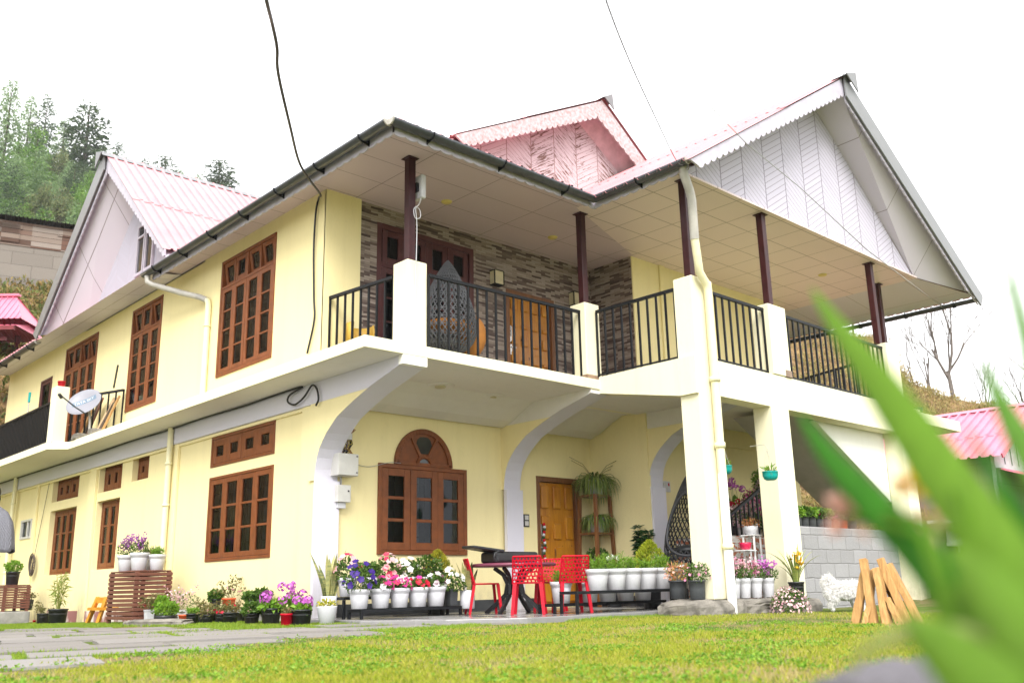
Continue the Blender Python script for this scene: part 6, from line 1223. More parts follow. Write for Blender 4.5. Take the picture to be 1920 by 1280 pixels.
obj("lead", MB().tube(smooth([(7.04, 9.28, 5.42), (6.98, 9.25, 5.3), (6.90, 9.25, 5.22), (6.92, 9.25, 5.10), (7.0, 9.25, 5.12), (7.0, 9.25, 5.22), (6.93, 9.25, 5.24), (6.95, 9.25, 5.0), (6.95, 9.26, 4.55), (6.96, 9.285, 4.4), (6.97, 9.285, 3.6)]), .006, 6), MATS["white_plastic"], t)
t = thing("wooden_chair", "small orange painted wooden chair frame left of the slatted planter", "chair", (6.2, 17.3, -.09)); m = MATS["orange_wood"]
obj("backrest", MB().bar((6.12, 17.7, -.09), (6.2, 17.5, .34), .07, .05), m, t); obj("side_frame", MB().bar((6.12, 17.2, -.09), (6.2, 17.1, .34), .07, .05), m, t); obj("seat", MB().box(6.08, 17.1, .12, 6.42, 17.65, .17), m, t); obj("rail", MB().box(6.17, 17.12, .24, 6.21, 17.52, .34), m, t)
# ------------------------------------------------------------------ split firewood standing as a cone
LG = "split logs stacked as a cone on the lawn"; rng_ = np.random.default_rng(3)
LC, LR, LD = np.array([8.735, 4.335]), np.array([.466, -.885]), np.array([.885, .466])
for lab, b0, b1, w_, h_ in [("leftmost leaning split log of the cone", (-.27, -.02), (-.12, .02, .47), .07, .09), ("upright dark topped split log at the front of the cone", (-.10, -.10), (-.13, -.02, .56), .095, .08), ("broad pale split log at the front of the cone", (.02, -.13), (-.02, -.03, .47), .125, .07), ("split log with a green tip leaning left from the right side", (.20, -.06), (.02, .02, .56), .10, .07),
                            ("longest flat split log on the right of the cone", (.31, .0), (.09, .06, .51), .11, .06), ("short pointed split log standing apart at the right front", (.13, -.16), (.04, -.10, .20), .085, .06), ("short pale offcut at the left front of the cone", (-.18, -.14), (-.10, -.06, .20), .07, .06), ("split log hidden at the back left of the cone", (-.15, .20), (-.05, .08, .46), .08, .06), ("split log hidden at the back right of the cone", (.15, .2), (.04, .08, .44), .08, .06), ("dark inner split log between the front logs", (0, .06), (0, .03, .40), .08, .06)]:
    b0 = tuple(LC + LR * b0[0] + LD * b0[1]); b1 = (*(LC + LR * b1[0] + LD * b1[1]), b1[2])
    x, y = b0; z = float(gz(x, y)) - .01; a = np.array([x, y, z]); b = np.array(b1); mb = MB(); d = b - a; up = np.array([0, -1., 0]); sx = np.cross(d, up); sx /= np.linalg.norm(sx); sy = np.cross(sx, d); sy /= np.linalg.norm(sy); V = []
    prof = [(-.5, -.35), (.1, -.5), (.5, -.2), (.42, .4), (-.3, .5)]
    for k in range(7):
        f = k / 6; s = 1 - .12 * f + rng_.uniform(-.08, .08); V += [a + d * f + sx * px * w_ * s + sy * py * h_ * s + rng_.normal(size=3) * .003 for px, py in prof]
    F = [(k * 5 + j, k * 5 + (j + 1) % 5, (k + 1) * 5 + (j + 1) % 5, (k + 1) * 5 + j) for k in range(6) for j in range(5)] + [(4, 3, 2, 1, 0), (30, 31, 32, 33, 34)]; mb.add(V, F); tag(obj("firewood_log", mb, MATS["log_wood"], None, .004, 1), lab, "log", LG)
tag(obj("twig", MB().tube([(8.80, 4.26, .24), (8.76, 4.33, .27), (8.72, 4.34, .24)], .008, 6), MATS["bark"]), "thin bark strip curling between the logs", "twig")
# ------------------------------------------------------------------ trees
leafmat("needle_pale", [(.12, .20, .10), (.18, .27, .12), (.24, .33, .14)], .25); leafmat("needle_green", [(.06, .15, .035), (.12, .23, .04), (.18, .30, .06)], .2)
leafmat("needle_dark", [(.04, .075, .04), (.07, .11, .055), (.11, .16, .07)], .2); leafmat("leaf_bush", [(.06, .10, .04), (.11, .15, .05), (.17, .19, .07), (.09, .10, .05)], .2)
def conifer(mat, h, w, seed, dens=1.0):
    rng = np.random.default_rng(seed); t = thing("conifer", "x", "tree"); tr = MB(); tr.tube([(0, 0, -1.5), (.03, 0, h * .5), (0, .02, h * .97)], [h * .016, h * .011, .015], 7); obj("trunk", tr, MATS["bark"], t); cr = MB(); z = h * .10
    P, D, LL = [], [], []
    while z < h * .985:
        f = (z / h); r = w / 2 * (1 - f) ** .55 * rng.uniform(.6, 1.15) + .10; n = int(rng.integers(4, 7)); a0 = rng.uniform(0, 6.28)
        for k in range(n):
            if rng.random() < .12: continue
            a = a0 + 2 * math.pi * k / n + rng.uniform(-.4, .4); rr = r * rng.uniform(.6, 1.1); o = np.array([math.cos(a), math.sin(a), 0]); m = max(5, int(rr * 17 * dens)); s = rng.random(m) ** .7
            p = o * (s * rr)[:, None] + np.array([0, 0, 1]) * (z + rr * (.12 * s - .42 * s ** 2))[:, None] + rng.normal(size=(m, 3)) * (.10 + .10 * (1 - s))[:, None] * (1, 1, .5)
            P.append(p); D.append(o * .8 + rng.normal(size=(m, 3)) * .55 + (0, 0, -.12)); LL.append(rng.uniform(.22, .5, m) * (1.1 - .4 * f))
        z += h * .021 * rng.uniform(.7, 1.3) + .06
    P, D, LL = np.concatenate(P), np.concatenate(D), np.concatenate(LL); cr.leaves(P, D, LL, LL * .42, rng); obj("crown", cr, MATS[mat], t); return t
def broadleaf(mat, h, w, seed):
    rng = np.random.default_rng(seed); t = thing("broadleaf_tree", "x", "tree"); tr = MB(); tr.tube([(0, 0, -1.2), (.1, 0, h * .3), (0, .1, h * .75)], [h * .03, h * .02, .03], 7)
    cr = MB(); 
    for k in range(22):
        d = rng.normal(size=3); d[2] = abs(d[2]); d /= np.linalg.norm(d); c = d * np.array([w * .36, w * .36, h * .42]) * rng.uniform(.5, 1.05) + (0, 0, h * .42); tr.tube([(0, 0, h * .25), c * .6 + (0, 0, h * .1), c], [.05, .035, .012], 5); cr.cloud(c, (w * .17, w * .17, h * .13), 110, .26, .16, rng)
    obj("trunk", tr, MATS["bark"], t); obj("crown", cr, MATS[mat], t); return t
CP = {"A": conifer("needle_pale", 11, 5.2, 1, 1.1), "B": conifer("needle_dark", 10, 4.9, 2, 1.2), "C": conifer("needle_green", 9, 5.4, 3, 1.1), "D": broadleaf("leaf_bush", 6, 4.2, 4)}
CH_ = {"A": (11, 4.0), "B": (10, 3.6), "C": (9, 4.2), "D": (6, 4.2)}; used = set()
TREES = [('A', 25.7, 117.2, 62.6, 4.9, "tall pale conifer cut off by the left edge of the photo, highest of all"), ('A', 29.1, 121.6, 63.5, 3.6, "thin pale conifer on the skyline, left of the tallest pointed dark one"), ('B', 30.9, 121.1, 64.0, 3.5, "pointed dark conifer on the skyline, tallest after the one at the edge"),
         ('A', 31.3, 113.8, 57.6, 3.6, "pale conifer on the skyline between the two pointed dark ones"), ('B', 32.8, 110.2, 57.6, 4.2, "dark full conifer ending the forest skyline left of the small gable"), ('C', 25.4, 101.9, 49.8, 4.6, "big light green conifer in the middle of the forest edge"),
         ('C', 22.7, 97.4, 45.3, 3.8, "bushy green conifer below the tallest one at the left edge"), ('D', 28.3, 104.2, 49.7, 3.8, "dark rounded tree in the middle of the forest"), ('B', 25.6, 88.4, 40.7, 3.0, "dark narrow conifer low behind the grey gable edge"),
         ('C', 25.8, 84.1, 38.3, 2.8, "bright green conifer touching the grey gable edge"), ('C', 19.1, 82.8, 35.2, 3.4, "green conifer low at the left edge above the shed"), ('D', 20.6, 79.4, 34.5, 3.2, "olive rounded tree above the middle of the shed roof"),
         ('D', 21.6, 77.0, 33.6, 3.0, "olive bushy tree above the right end of the shed roof"), ('C', 21.5, 71.9, 31.1, 2.4, "small bright conifer right at the corner of the shed roof"), ('D', 17.5, 72.9, 29.3, 2.8, "brownish bush just above the left of the shed roof"),
         ('B', 37.9, 113.9, 56.8, 3.5, "lone dark conifer behind the peak of the left gable"), ('B', 42.7, 117.5, 55.9, 2.2, "small conifer tip just over the left pink roof ridge"), ('B', 45.1, 116.6, 56.8, 3.2, "dark conifer over the middle of the left pink roof ridge"),
         ('A', 48.8, 120.5, 57.3, 2.0, "tiny pale conifer tip over the left pink roof"), ('A', 51.0, 119.6, 56.8, 2.2, "small pale conifer over the right half of the left roof ridge"), ('B', 48.7, 107.5, 53.9, 3.6, "wide dark conifer where the left roof ridge meets the gutter"), ('A', 34.0, 106.7, 50.0, 3.0, "pale conifer standing just left of the small gable peak")]
for kd, x, y, top, w, lab in TREES:
    if 'ridge' in lab or 'left pink roof' in lab or 'small gable' in lab: w *= 1.9; top += 1.3
    elif 'skyline' in lab: w *= 1.25
    b = float(gz(x, y)) - .3; h = max(top - b, 3.0); h0, w0 = CH_[kd]
    c = CP[kd] if kd not in used else copy_tree(CP[kd]); used.add(kd); c.location = (x, y, top - h); c.scale = (w / w0, w / w0, h / h0); c.rotation_euler = (0, 0, x * 1.7); tag(c, lab, "tree", "conifers on the hillside" if kd != "D" else "broadleaf trees on the hillside")
def forest():
    rng = np.random.default_rng(21); src = {k: np.vstack([np.array([v.co[:] for v in [o for o in CP[k].children if o.name.startswith("crown")][0].data.vertices])]) for k in "ABCD"}; mbs = {k: MB() for k in "ABCD"}
    for _ in range(170):
        az, D = math.radians(rng.uniform(7.5, 17.8)), rng.uniform(52, 108); x, y = D * math.sin(az), D * math.cos(az); k = "ABCD"[rng.choice(4, p=[.12, .2, .33, .35])]; v = src[k][: len(src[k]) // 4 * 4]; s = rng.uniform(.42, .62) * (1.15 if D > 80 else .75); a = rng.uniform(0, 6.28)
        R = np.array([[math.cos(a), -math.sin(a), 0], [math.sin(a), math.cos(a), 0], [0, 0, 1]]) * s; q = v.reshape(-1, 4, 3)[::2].reshape(-1, 3) @ R.T * (1.25, 1.25, 1) + (x, y, float(gz(x, y)) - .3); mbs[k].add(q, np.arange(len(q)).reshape(-1, 4))
    for k, m in zip("ABCD", ("needle_pale", "needle_dark", "needle_green", "leaf_bush")): tag(obj("forest", mbs[k], MATS[m]), ("pale conifer", "dark conifer", "green conifer", "olive broadleaf")[ "ABCD".index(k)] + " growth massed on the steep hillside at the left", "forest", kind="stuff")
forest()
def bare_tree(h, spread, seed, depth=6, trunk=.024):
    rnd = random.Random(seed); t = thing("bare_tree", "x", "tree"); tr = MB(); br = MB()
    def grow(p, d, L, r, k):
        q = p + d * L; m = p + d * L * .5 + np.array([rnd.gauss(0, .04), rnd.gauss(0, .04), 0]) * L; (tr if k == 0 else br).tube([p, m, q], [r, r * .85, r * .7], 6 if r > .02 else 4, False)
        if k >= depth: return
        for i in range(rnd.choice((2, 3, 3)) if k else 4):
            e = d + np.array([rnd.gauss(0, spread), rnd.gauss(0, spread), rnd.uniform(-.05, .35)]); e /= np.linalg.norm(e); s = rnd.uniform(.55, 1.0); grow(p + d * L * s, e, L * rnd.uniform(.62, .86), r * .7 * rnd.uniform(.6, .85), k + 1)
    grow(np.array([0, 0, -.3]), np.array([.03, 0, 1.]), h * .26, h * trunk * .5, 0); obj("trunk", tr, MATS["bark_bare"], t); obj("branches", br, MATS["bark_bare"], t); return t
BT = [bare_tree(5, .30, 5, 7), bare_tree(5, .20, 8), bare_tree(5, .28, 13)]
for i, (k, x, y, h, s, lab) in enumerate([(0, 42.8, 16.9, 4.9, 1.25, "large bare tree with a spreading crown on the right hill"), (1, 44.3, 18.4, 4.2, .8, "slender upright bare tree left of the large bare tree"), (2, 47.4, 15.4, 3.4, 1.0, "bare tree at the right edge behind the blurred leaves"), (2, 31.0, 25.2, 12.3, 1.6, "bare treetop showing between the two pink gables"), (1, 41.2, 20.4, 3.6, .9, "bare tree seen under the right eave over the veranda railing"),
                                          (2, 44.2, 15.9, 2.6, .8, "small bare tree right of the large bare tree"), (0, 40.4, 22.4, 3.6, .9, "bare tree deep under the right eave beside the yellow wall"), (1, 42.0, 18.2, 2.4, .7, "thin bare sapling low on the slope left of the slender tree"), (1, 45.0, 16.4, 2.6, .8, "thin bare sapling between the large bare tree and the roof")]):
    c = BT[k] if i < 3 else copy_tree(BT[k]); z = float(gz(x, y)) - .15
    if i == 3: z = 12.0; h = 5.2
    c.location = (x, y, z); c.scale = (h / 3 * s, h / 3 * s, h / 2.7); c.rotation_euler = (0, 0, i * 1.3); tag(c, lab, "tree", "bare winter trees")
# ------------------------------------------------------------------ neighbouring buildings
def shed():
    a, b = np.array([7.2, 41.5]), np.array([13.5, 39.86]); d = (b - a) / np.linalg.norm(b - a); n = np.array([d[1], -d[0]]); n = n if n @ np.array([0, 1]) > 0 else -n
    t = thing("hill_shed", "long shed of weathered planks over cement blocks on the left slope", "shed", (*((a + b) / 2), 12.4)); L = np.linalg.norm(b - a)
    Mx = frame((a[0], a[1], 0), (*d, 0), (*n, 0), (0, 0, 1)); obj("block_wall", MB(Mx).box(0, 0, 11.8, L, 3.2, 14.55), MATS["cement_wall"], t)
    p = MB(Mx); p.box(0, -.03, 14.552, L, 3.2, 15.6); o = obj("plank_wall", p, MATS["planks"], t)
    for k in range(16): q = random.Random(k); x0 = q.uniform(0, L - 1.5); obj("loose_plank", MB(Mx).box(x0, -.07, 14.6 + q.uniform(0, .8), x0 + q.uniform(1, 2.6), -.032, 14.6 + q.uniform(.82, .98)), MATS["planks"], t) if k < 5 else None
    r = MB(); corr(r, (*(a - n * .35 - d * .3), 15.70), (*d, 0), (*n, -.10), 0, L + .5, lambda u: 0, lambda u: 4.0, .16, .05); obj("roof", r, plain("tin_black", (.03, .03, .033), .5, .4, var=.3, local=False), t)
shed()
def gazebo():
    M_ = place(6.75, 29.23, 0, -.735); t = thing("gazebo", "small maroon hut with a two tier pink roof at the left edge", "hut", (6.75, 29.23, 6.2)); f = lambda p: tuple(M_[:3, :3] @ np.array(p) + M_[:3, 3])
    ux, uy = tuple(M_[:3, 0]), tuple(M_[:3, 1])
    for nm, zr_, ze, hx, ridge, dy in (("roof", 8.86, 7.98, 1.12, .52, .75), ("lower_roof", 7.98, 7.72, 1.10, .98, .95)):
        r = MB()
        corr(r, f((-hx, -dy, ze)), ux, tuple(M_[:3, :3] @ np.array((0, dy, zr_ - ze))), 0, 2 * hx, lambda u, hx=hx, rg=ridge: 0, lambda u, hx=hx, rg=ridge, L=math.hypot(dy, zr_ - ze): L * min(1, (min(u, 2 * hx - u) + .02) / max(hx - rg, .01)), .16, .025)
        corr(r, f((-hx, dy, ze)), ux, tuple(M_[:3, :3] @ np.array((0, -dy, zr_ - ze))), 0, 2 * hx, lambda u: 0, lambda u, hx=hx, rg=ridge, L=math.hypot(dy, zr_ - ze): L * min(1, (min(u, 2 * hx - u) + .02) / max(hx - rg, .01)), .16, .025)
        for s in (-1, 1): r.add([f((s * hx, -dy, ze)), f((s * hx, dy, ze)), f((s * ridge, 0, zr_))], [(0, 1, 2)])
        obj(nm, r, MATS["roof_bright_pink"], t)
    obj("ridge_cap", MB().bar(f((-.6, 0, 8.90)), f((.62, 0, 8.90)), .16, .07), MATS["roof_bright_pink"], t)
    m = MATS["maroon_wood"]; obj("beam", MB().bar(f((-1.05, -.9, 7.66)), f((1.05, -.9, 7.66)), .10, .12), m, t); obj("beam", MB().bar(f((-.9, -.6, 7.42)), f((.70, -.6, 7.42)), .10, .10), m, t); obj("beam", MB().bar(f((-.9, .6, 7.5)), f((.9, .6, 7.5)), .10, .10), m, t)
    for x in (-.6, .38):
        for y in (-.6, .6): obj("post", MB().bar(f((x, y, 5.8)), f((x, y, 8.0)), .12), m, t)
    obj("rail", MB().bar(f((-.6, -.6, 6.7)), f((.75, -.6, 6.7)), .08, .10), m, t)
gazebo()
t = thing("neighbour_house", "neighbouring low house with a ribbed pink roof and pale plank gable", "house", (28.5, 11, 2)); r = MB(); Ls = math.hypot(3.6, 1.82)
corr(r, (29.5, 9.2, 5.24), (0, 1, 0), (-1, 0, -.506), 0, 6, lambda u: 0, lambda u: Ls, .28, .05); corr(r, (29.5, 9.2, 5.24), (0, 1, 0), (1, 0, -.506), 0, 6, lambda u: 0, lambda u: Ls, .28, .05); obj("roof", r, MATS["roof_bright_pink"], t)
obj("ridge_cap", ridge_cap((29.5, 9.1, 5.26), (29.5, 15.2, 5.26), (1, 0, 0), .5, .22), MATS["roof_bright_pink"], t)
obj("gable_wall", MB().prism([(26.3, 9.5, 1.2), (32.7, 9.5, 1.2), (32.7, 9.5, 3.5), (29.5, 9.5, 5.15), (26.3, 9.5, 3.5)], (0, .1, 0)), plain("pale_planks", (.60, .57, .60), .7, .2, var=.1, local=False), t)
bt = MB(); [bt.box(26.5 + k * .5, 9.48, 3.3, 26.52 + k * .5, 9.498, 3.5 + min(k, 12 - k) * .25) for k in range(1, 12)]; obj("batten", bt, MATS["gutter_grey"], t); obj("side_wall", MB().box(26.3, 9.61, 1.2, 26.4, 15, 3.52), MATS["cement_wall"], t); obj("lower_wall", MB().box(26.28, 9.40, 1.2, 32, 9.48, 3.15), MATS["cement_wall"], t)
r = MB(); corr(r, (26.2, 9.4, 3.1), (1, 0, 0), (0, -1, -.35), 0, 6, lambda u: 0, lambda u: 1.1, .28, .04); obj("lean_to_roof", r, MATS["roof_bright_pink"], t); obj("gutter", MB().tube([(26.0, 8.3, 2.70), (32, 8.3, 2.70)], .08, 10), MATS["white_plastic"], t); obj("barge_board", MB().bar((26.0, 9.18, 3.42), (29.5, 9.18, 5.20), .04, .12), MATS["pink_paint"], t)
for x in (26.3, 28.5): obj("post", MB().box(x, 8.4, 0.8, x + .1, 8.5, 2.7), MATS["maroon_wood"], t)
# ------------------------------------------------------------------ skinned bodies
def skin_mesh(name, pts, edges, radii, levels=2, root=0):
    me = bpy.data.meshes.new(name); me.from_pydata([tuple(p) for p in pts], edges, []); o = bpy.data.objects.new(name, me); COL.objects.link(o); o.modifiers.new("skin", 'SKIN'); o.modifiers.new("sub", 'SUBSURF').levels = levels
    for v, r in zip(me.skin_vertices[0].data, radii): v.radius = r if isinstance(r, tuple) else (r, r)
    me.skin_vertices[0].data[root].use_root = True; bpy.context.view_layer.update()
    m2 = bpy.data.meshes.new_from_object(o.evaluated_get(bpy.context.evaluated_depsgraph_get())); bpy.data.objects.remove(o); m2.polygons.foreach_set("use_smooth", [True] * len(m2.polygons)); return m2
def surf_samples(me, n, rng):
    me.calc_loop_triangles(); V = np.empty(len(me.vertices) * 3); me.vertices.foreach_get("co", V); V = V.reshape(-1, 3); T = np.empty(len(me.loop_triangles) * 3, np.int32); me.loop_triangles.foreach_get("vertices", T); T = V[T.reshape(-1, 3)]
    N = np.cross(T[:, 1] - T[:, 0], T[:, 2] - T[:, 0]); A = np.linalg.norm(N, axis=1); i = rng.choice(len(T), n, p=A / A.sum()); u, v = rng.random(n), rng.random(n); k = u + v > 1; u[k], v[k] = 1 - u[k], 1 - v[k]
    return T[i, 0] + (T[i, 1] - T[i, 0]) * u[:, None] + (T[i, 2] - T[i, 0]) * v[:, None], N[i] / A[i][:, None]
plain("dog_white", (.70, .68, .66), .8, .2, var=.06, bump=0); plain("skin", (.45, .26, .18), .5, .4, var=.05); plain("hair_black", (.012, .010, .010), .5, .4); plain("trousers_dark", (.02, .022, .035), .8, .2); plain("navy_cloth", (.02, .025, .06), .8, .2)
leafmat("dog_fur", [(.88, .87, .86), (.78, .76, .73), (.9, .9, .89), (.84, .82, .80)], .25, .7)
def dog():
    t = thing("dog", "small fluffy white dog walking along the foot of the block wall", "dog", (12.07, 6.50, -.03)); ROOT[t.name] = (0, 0, 0); t.rotation_euler = (0, 0, -.95)
    P = [(-.15, 0, .275), (-.02, 0, .27), (.12, 0, .265), (.20, 0, .285), (.255, 0, .285), (.315, 0, .245),
         (-.16, .055, .22), (-.12, .065, .15), (-.19, .065, .085), (-.175, .065, .02), (-.135, .065, .012), (-.17, -.055, .22), (-.14, -.065, .15), (-.21, -.065, .085), (-.20, -.065, .02), (-.16, -.065, .012),
         (.13, .05, .20), (.11, .058, .13), (.13, .058, .06), (.135, .058, .018), (.165, .058, .012), (.14, -.05, .20), (.14, -.058, .13), (.18, -.058, .07), (.20, -.058, .02), (.23, -.058, .014),
         (-.20, 0, .31), (-.225, 0, .37), (-.19, 0, .42), (-.13, 0, .415), (.24, .055, .30), (.235, .075, .24), (.24, -.055, .30), (.235, -.075, .24)]
    E_ = [(0, 1), (1, 2), (2, 3), (3, 4), (4, 5), (0, 6), (6, 7), (7, 8), (8, 9), (9, 10), (0, 11), (11, 12), (12, 13), (13, 14), (14, 15), (2, 16), (16, 17), (17, 18), (18, 19), (19, 20), (2, 21), (21, 22), (22, 23), (23, 24), (24, 25), (0, 26), (26, 27), (27, 28), (28, 29), (4, 30), (30, 31), (4, 32), (32, 33)]
    r = [.095, .092, .10, .07, .07, .035, .07, .052, .034, .032, .028, .07, .052, .034, .032, .028, .062, .044, .034, .032, .028, .062, .044, .034, .032, .028, .04, .05, .055, .04, .024, .022, .024, .022]
    me = skin_mesh("body", P, E_, r); obj("body", me, MATS["dog_white"], t); rng = np.random.default_rng(5); S, N = surf_samples(me, 26000, rng); ln = np.where(S[:, 2] < .05, .02, np.where(S[:, 2] > .33, .07, .06)) * rng.uniform(.6, 1.3, len(S))
    obj("fur", MB().leaves(S - N * .006, N * .55 + rng.normal(size=S.shape) * .22 + (-.45, 0, -.55), ln * np.where(S[:, 2] < .16, .6, 1), ln * .13, rng), MATS["dog_fur"], t)
    obj("nose", MB().ball((.345, 0, .245), .016, .014, .013, 10, 8), MATS["black_plastic"], t)
    for s in (-1, 1): obj("eye", MB().ball((.30, s * .036, .292), .011, .011, .011, 8, 6), MATS["black_plastic"], t)
dog()
def person():
    t = thing("person", "person in a grey knitted shawl and dark trousers, mostly cut off at the left edge", "person", (3.10, 12.62, -.03)); ROOT[t.name] = (0, 0, 0); t.rotation_euler = (0, 0, -.9)
    P = [(0, 0, .92), (0, 0, 1.05), (0, .01, 1.22), (0, .01, 1.38), (0, .0, 1.47), (0, -.01, 1.56), (0, -.02, 1.64)]; r = [(.15, .11), (.13, .10), (.15, .11), (.14, .09), .05, (.075, .09), (.065, .08)]; E_ = [(i, i + 1) for i in range(6)]
    for s in (-1, 1):
        b = len(P); P += [(s * .10, 0, .86), (s * .105, -.01, .50), (s * .11, .02, .10), (s * .11, -.06, .04), (s * .12, -.14, .035)]; r += [.085, .06, .045, .045, .035]; E_ += [(0, b), (b, b + 1), (b + 1, b + 2), (b + 2, b + 3), (b + 3, b + 4)]
        b = len(P); P += [(s * .18, .01, 1.36), (s * .25, .0, 1.12), (s * .20, -.16, 1.02), (s * .14, -.22, 1.03)]; r += [.055, .043, .034, .035]; E_ += [(3, b), (b, b + 1), (b + 1, b + 2), (b + 2, b + 3)]
        for k in range(5):
            q = len(P); o = (k - 2) * .018; P += [(s * (.115 - .0), -.255 + abs(o) * .3, 1.03 + o), (s * .08, -.275 + abs(o) * .3, 1.02 + o * .9)]; r += [.0095, .008]; E_ += [(b + 3, q), (q, q + 1)]
    obj("body", skin_mesh("body", P, E_, r), MATS["skin"], t)
    tr = MB(); tr.lathe([(.12, .98), (.165, .92), (.17, .84)], 24, sy=.75)
    for s in (-1, 1): tr.tube([(s * .095, 0, .88), (s * .105, -.005, .5), (s * .11, .02, .07)], [.098, .075, .062], 16)
    obj("trousers", tr, MATS["trousers_dark"], t); sh = MB()
    for s in (-1, 1): sh.ball((s * .115, -.06, .045), .05, .13, .048, 14, 8)
    obj("shoes", sh, MATS["black_plastic"], t); rng = random.Random(3); mb = MB(); n = 48; V = []
    for k, (rx, z) in enumerate([(.07, 1.50), (.13, 1.46), (.22, 1.40), (.29, 1.28), (.32, 1.12), (.335, .98), (.34, .93), (.325, .93)]):
        for j in range(n): a = 2 * math.pi * j / n; f = 1 + .05 * math.sin(9 * a + k * .4) * (k / 7); V.append((rx * f * math.cos(a), rx * .78 * f * math.sin(a), z + .02 * math.sin(5 * a) * (k > 4)))
    mb.add(V, [(i * n + j, i * n + (j + 1) % n, (i + 1) * n + (j + 1) % n, (i + 1) * n + j) for i in range(7) for j in range(n)], True)
    m_, nt, out = mat_new("grey_knit"); q = NT(nt); w_ = q.n("ShaderNodeTexWave"); w_.inputs["Scale"].default_value = 40; w_.inputs["Distortion"].default_value = 4; q.l(q.obj(), w_.inputs[0]); nn = q.noise(q.obj(), 70, 4, .8); q.bsdf(out, q.mix(nn, (.07, .07, .085), (.34, .34, .38)), .95, .1, 0, q.bump(q.math('ADD', nn, w_.outputs["Fac"]), .8, .01)); obj("shawl", mb, m_, t)
    obj("collar", MB().lathe([(.065, 1.55), (.085, 1.52), (.10, 1.46), (.15, 1.43)], 24, sy=.9), MATS["navy_cloth"], t); h = MB(); h.ball((0, .015, 1.635), .092, .105, .10, 18, 12); h.ball((0, .085, 1.56), .06, .05, .10, 12, 8); obj("hair", h, MATS["hair_black"], t)
    fc = MB(); fc.ball((0, -.112, 1.585), .012, .018, .02, 8, 6); obj("nose", fc, MATS["skin"], t); obj("mouth", MB().ball((0, -.105, 1.548), .024, .006, .007, 8, 6), plain("lips", (.32, .10, .09), .5), t)
    for s in (-1, 1): obj("eye", MB().ball((s * .030, -.098, 1.612), .011, .008, .008, 8, 6), MATS["hair_black"], t); obj("ear", MB().ball((s * .078, .0, 1.60), .012, .022, .03, 8, 6), MATS["skin"], t)
person()
# ------------------------------------------------------------------ blurred plant close to the camera
LV = [('A', [(0.747, 0.406, 0.635, 0.003), (0.71, 0.368, 0.585, 0.02), (0.676, 0.325, 0.531, 0.035), (0.642, 0.28, 0.469, 0.048), (0.606, 0.235, 0.408, 0.054), (0.568, 0.193, 0.358, 0.052), (0.527, 0.159, 0.322, 0.043)]),
('B', [(0.693, 0.4, 0.515, 0.003), (0.665, 0.365, 0.473, 0.021), (0.637, 0.328, 0.44, 0.031), (0.612, 0.285, 0.403, 0.037), (0.584, 0.245, 0.366, 0.043), (0.554, 0.209, 0.33, 0.043), (0.519, 0.182, 0.309, 0.039)]),
('C', [(0.809, 0.26, 0.647, 0.002), (0.774, 0.246, 0.596, 0.011), (0.74, 0.232, 0.543, 0.016), (0.705, 0.218, 0.496, 0.02), (0.671, 0.2, 0.417, 0.024)]),
('D', [(0.753, 0.271, 0.545, 0.002), (0.708, 0.247, 0.501, 0.017), (0.664, 0.221, 0.46, 0.028), (0.62, 0.195, 0.42, 0.032), (0.576, 0.167, 0.374, 0.031)]),
('B', [(0.7, 0.27, 0.482, 0.002), (0.668, 0.248, 0.452, 0.01), (0.636, 0.225, 0.424, 0.017), (0.605, 0.201, 0.389, 0.022), (0.574, 0.174, 0.347, 0.023)]),
('G', [(0.544, 0.297, 0.321, 0.003), (0.538, 0.28, 0.336, 0.007), (0.532, 0.259, 0.344, 0.009), (0.529, 0.233, 0.348, 0.01), (0.526, 0.204, 0.343, 0.011), (0.521, 0.176, 0.321, 0.01)]),
('H', [(0.655, 0.30, 0.406, 0.015), (0.613, 0.271, 0.383, 0.036), (0.574, 0.239, 0.361, 0.045), (0.534, 0.204, 0.337, 0.048), (0.494, 0.17, 0.317, 0.043)]),
('A', [(0.541, 0.258, 0.355, 0.006), (0.517, 0.231, 0.343, 0.034), (0.494, 0.202, 0.327, 0.052), (0.468, 0.177, 0.315, 0.053)]),
('A', [(0.572, 0.239, 0.394, 0.006), (0.541, 0.209, 0.372, 0.035), (0.508, 0.182, 0.349, 0.047), (0.475, 0.156, 0.326, 0.042)])]
def blade_mat(name, c, tr=.45):
    m, nt, out = mat_new(name); q = NT(nt); n = q.noise(q.obj((60, 60, 6)), 1, 4); k = q.mix(n, tuple(x * .75 for x in c), tuple(x * 1.15 for x in c)); b = q.n("ShaderNodeBsdfPrincipled"); q.l(k, b.inputs["Base Color"]); b.inputs["Roughness"].default_value = .5; b.inputs["Specular IOR Level"].default_value = .2
    x = q.n("ShaderNodeBsdfTranslucent"); q.l(k, x.inputs[0]); ms = q.n("ShaderNodeMixShader"); ms.inputs[0].default_value = tr; q.l(b.outputs[0], ms.inputs[1]); q.l(x.outputs[0], ms.inputs[2]); q.l(ms.outputs[0], out.inputs[0]); MATS[name] = m
blade_mat("blade_A", (.18, .34, .03), .6); blade_mat("blade_B", (.04, .19, .008), .5); blade_mat("blade_C", (.11, .25, .03), .5); blade_mat("blade_D", (.11, .26, .025), .5); blade_mat("blade_G", (.40, .44, .16), .4); blade_mat("blade_H", (.14, .29, .02), .55)
t = thing("strap_leaf_plant", "out of focus green strap leaved plant filling the right foreground", "plant", (.47, .15, float(gz(.47, .15))))
base = np.array([.44, .13, -.06])
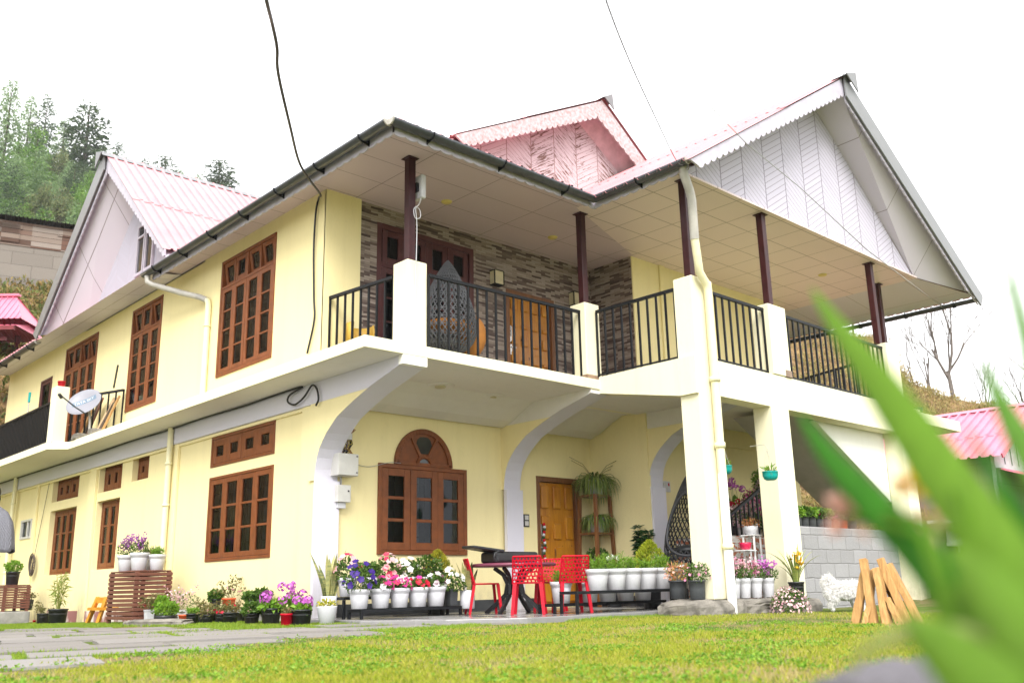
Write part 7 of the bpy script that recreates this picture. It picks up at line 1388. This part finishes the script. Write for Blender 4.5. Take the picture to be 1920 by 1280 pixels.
for i, (k, pts) in enumerate(LV):
    p = np.array([q[:3] for q in pts]); w = [q[3] * (.66 if k not in 'G' else 1) for q in pts]; s = np.linspace(0, 1, len(p)); u = np.linspace(0, 1, 22); pp = np.stack([np.interp(u, s, p[:, c]) for c in range(3)], 1)
    pp = np.apply_along_axis(lambda v: np.convolve(np.pad(v, 2, mode='edge'), np.ones(5) / 5, 'valid'), 0, pp); ww = np.interp(u, s, w); ex = np.array([pp[-1] + (base - pp[-1]) * f + np.array([0, 0, -.02 * f]) for f in (.35, .7, 1)]); pp = np.vstack([pp, ex]); ww = np.concatenate([ww, [w[-1] * .8, w[-1] * .55, w[-1] * .4]])
    view = np.cross(pp[10] - np.array([0, 0, .375]), pp[12] - pp[8]); mb = MB(); mb.strap(pp, ww, view / np.linalg.norm(view), .12); o = obj("leaf", mb, MATS["blade_" + k], t); o.modifiers.new("solid", 'SOLIDIFY').thickness = .0012
    if k == "G": o["label"] = "pale yellowish arching leaf"
rng = np.random.default_rng(2)
for c, m in (((.659, .336, .428), "petal_salmon"), ((.655, .344, .421), "petal_salmon"), ((.713, .317, .445), "petal_yellow"), ((.733, .32, .414), "petal_salmon")):
    mb = MB(); mb.cloud(c, (.010, .010, .008), 26, .014, .009, rng); o = obj("withered_bloom", mb, MATS[m], t); obj("stalk", MB().tube([c, ((c[0] + .50) / 2, (c[1] + .17) / 2, c[2] - .02), (.46, .15, .1)], .0025, 6), MATS["blade_H"], t)
plain("pale_rock", (.14, .132, .145), .9, .2, var=.2, scale=5, bump=.6, bscale=14)
rock("rock", "blurred pale grey rock at the bottom edge near the camera", 1.0, .465, .11, .13, .15, .18, 31, -.5, flat=.75, mat="pale_rock")
rock("rock", "grey rock supporting the blurred rock near the camera", 1.09, .34, .0, .24, .2, .14, 33, -.6, flat=.7, mat="pale_rock")

def clover():
    rng = np.random.default_rng(77); mb = MB(); n = 5200; az = np.radians(rng.uniform(6, 76, n)); D = 3.4 + 6.5 * rng.random(n); X, Y = D * np.sin(az), D * np.cos(az)
    k = ~inside(PAVE, X, Y) & (Y < 7.7) & ((lump(X + 2, Y + 1, .4) > .15) | (rng.random(n) < .08)); X, Y = X[k], Y[k]; Z = gz(X, Y)
    for x, y, z in zip(X, Y, Z):
        m = 12; P = np.array([x, y, z + .012]) + rng.normal(size=(m, 3)) * (.035, .035, .008); mb.leaves(P, rng.normal(size=(m, 3)) * (1, 1, .3) + (0, 0, .35), .022 * rng.uniform(.6, 1.3, m), .018, rng)
    tag(obj("clover", mb, leafmat("mat_clover", [(.10, .23, .015), (.16, .30, .02), (.24, .37, .035)], .3)), "clumps of low broad leaved clover in the lawn", "clover", kind="stuff")
clover()
# ------------------------------------------------------------------ the hazy air
hb = MB().box(-192, -192, -4, 192, 192, 85); m, nt, out = mat_new("haze"); pv = nt.nodes.new("ShaderNodeVolumePrincipled"); pv.inputs["Density"].default_value = .0004; pv.inputs["Color"].default_value = (.97, .98, 1, 1); pv.inputs["Anisotropy"].default_value = .2
nt.links.new(pv.outputs[0], out.inputs["Volume"]); tag(obj("haze", hb, m), kind="stuff")
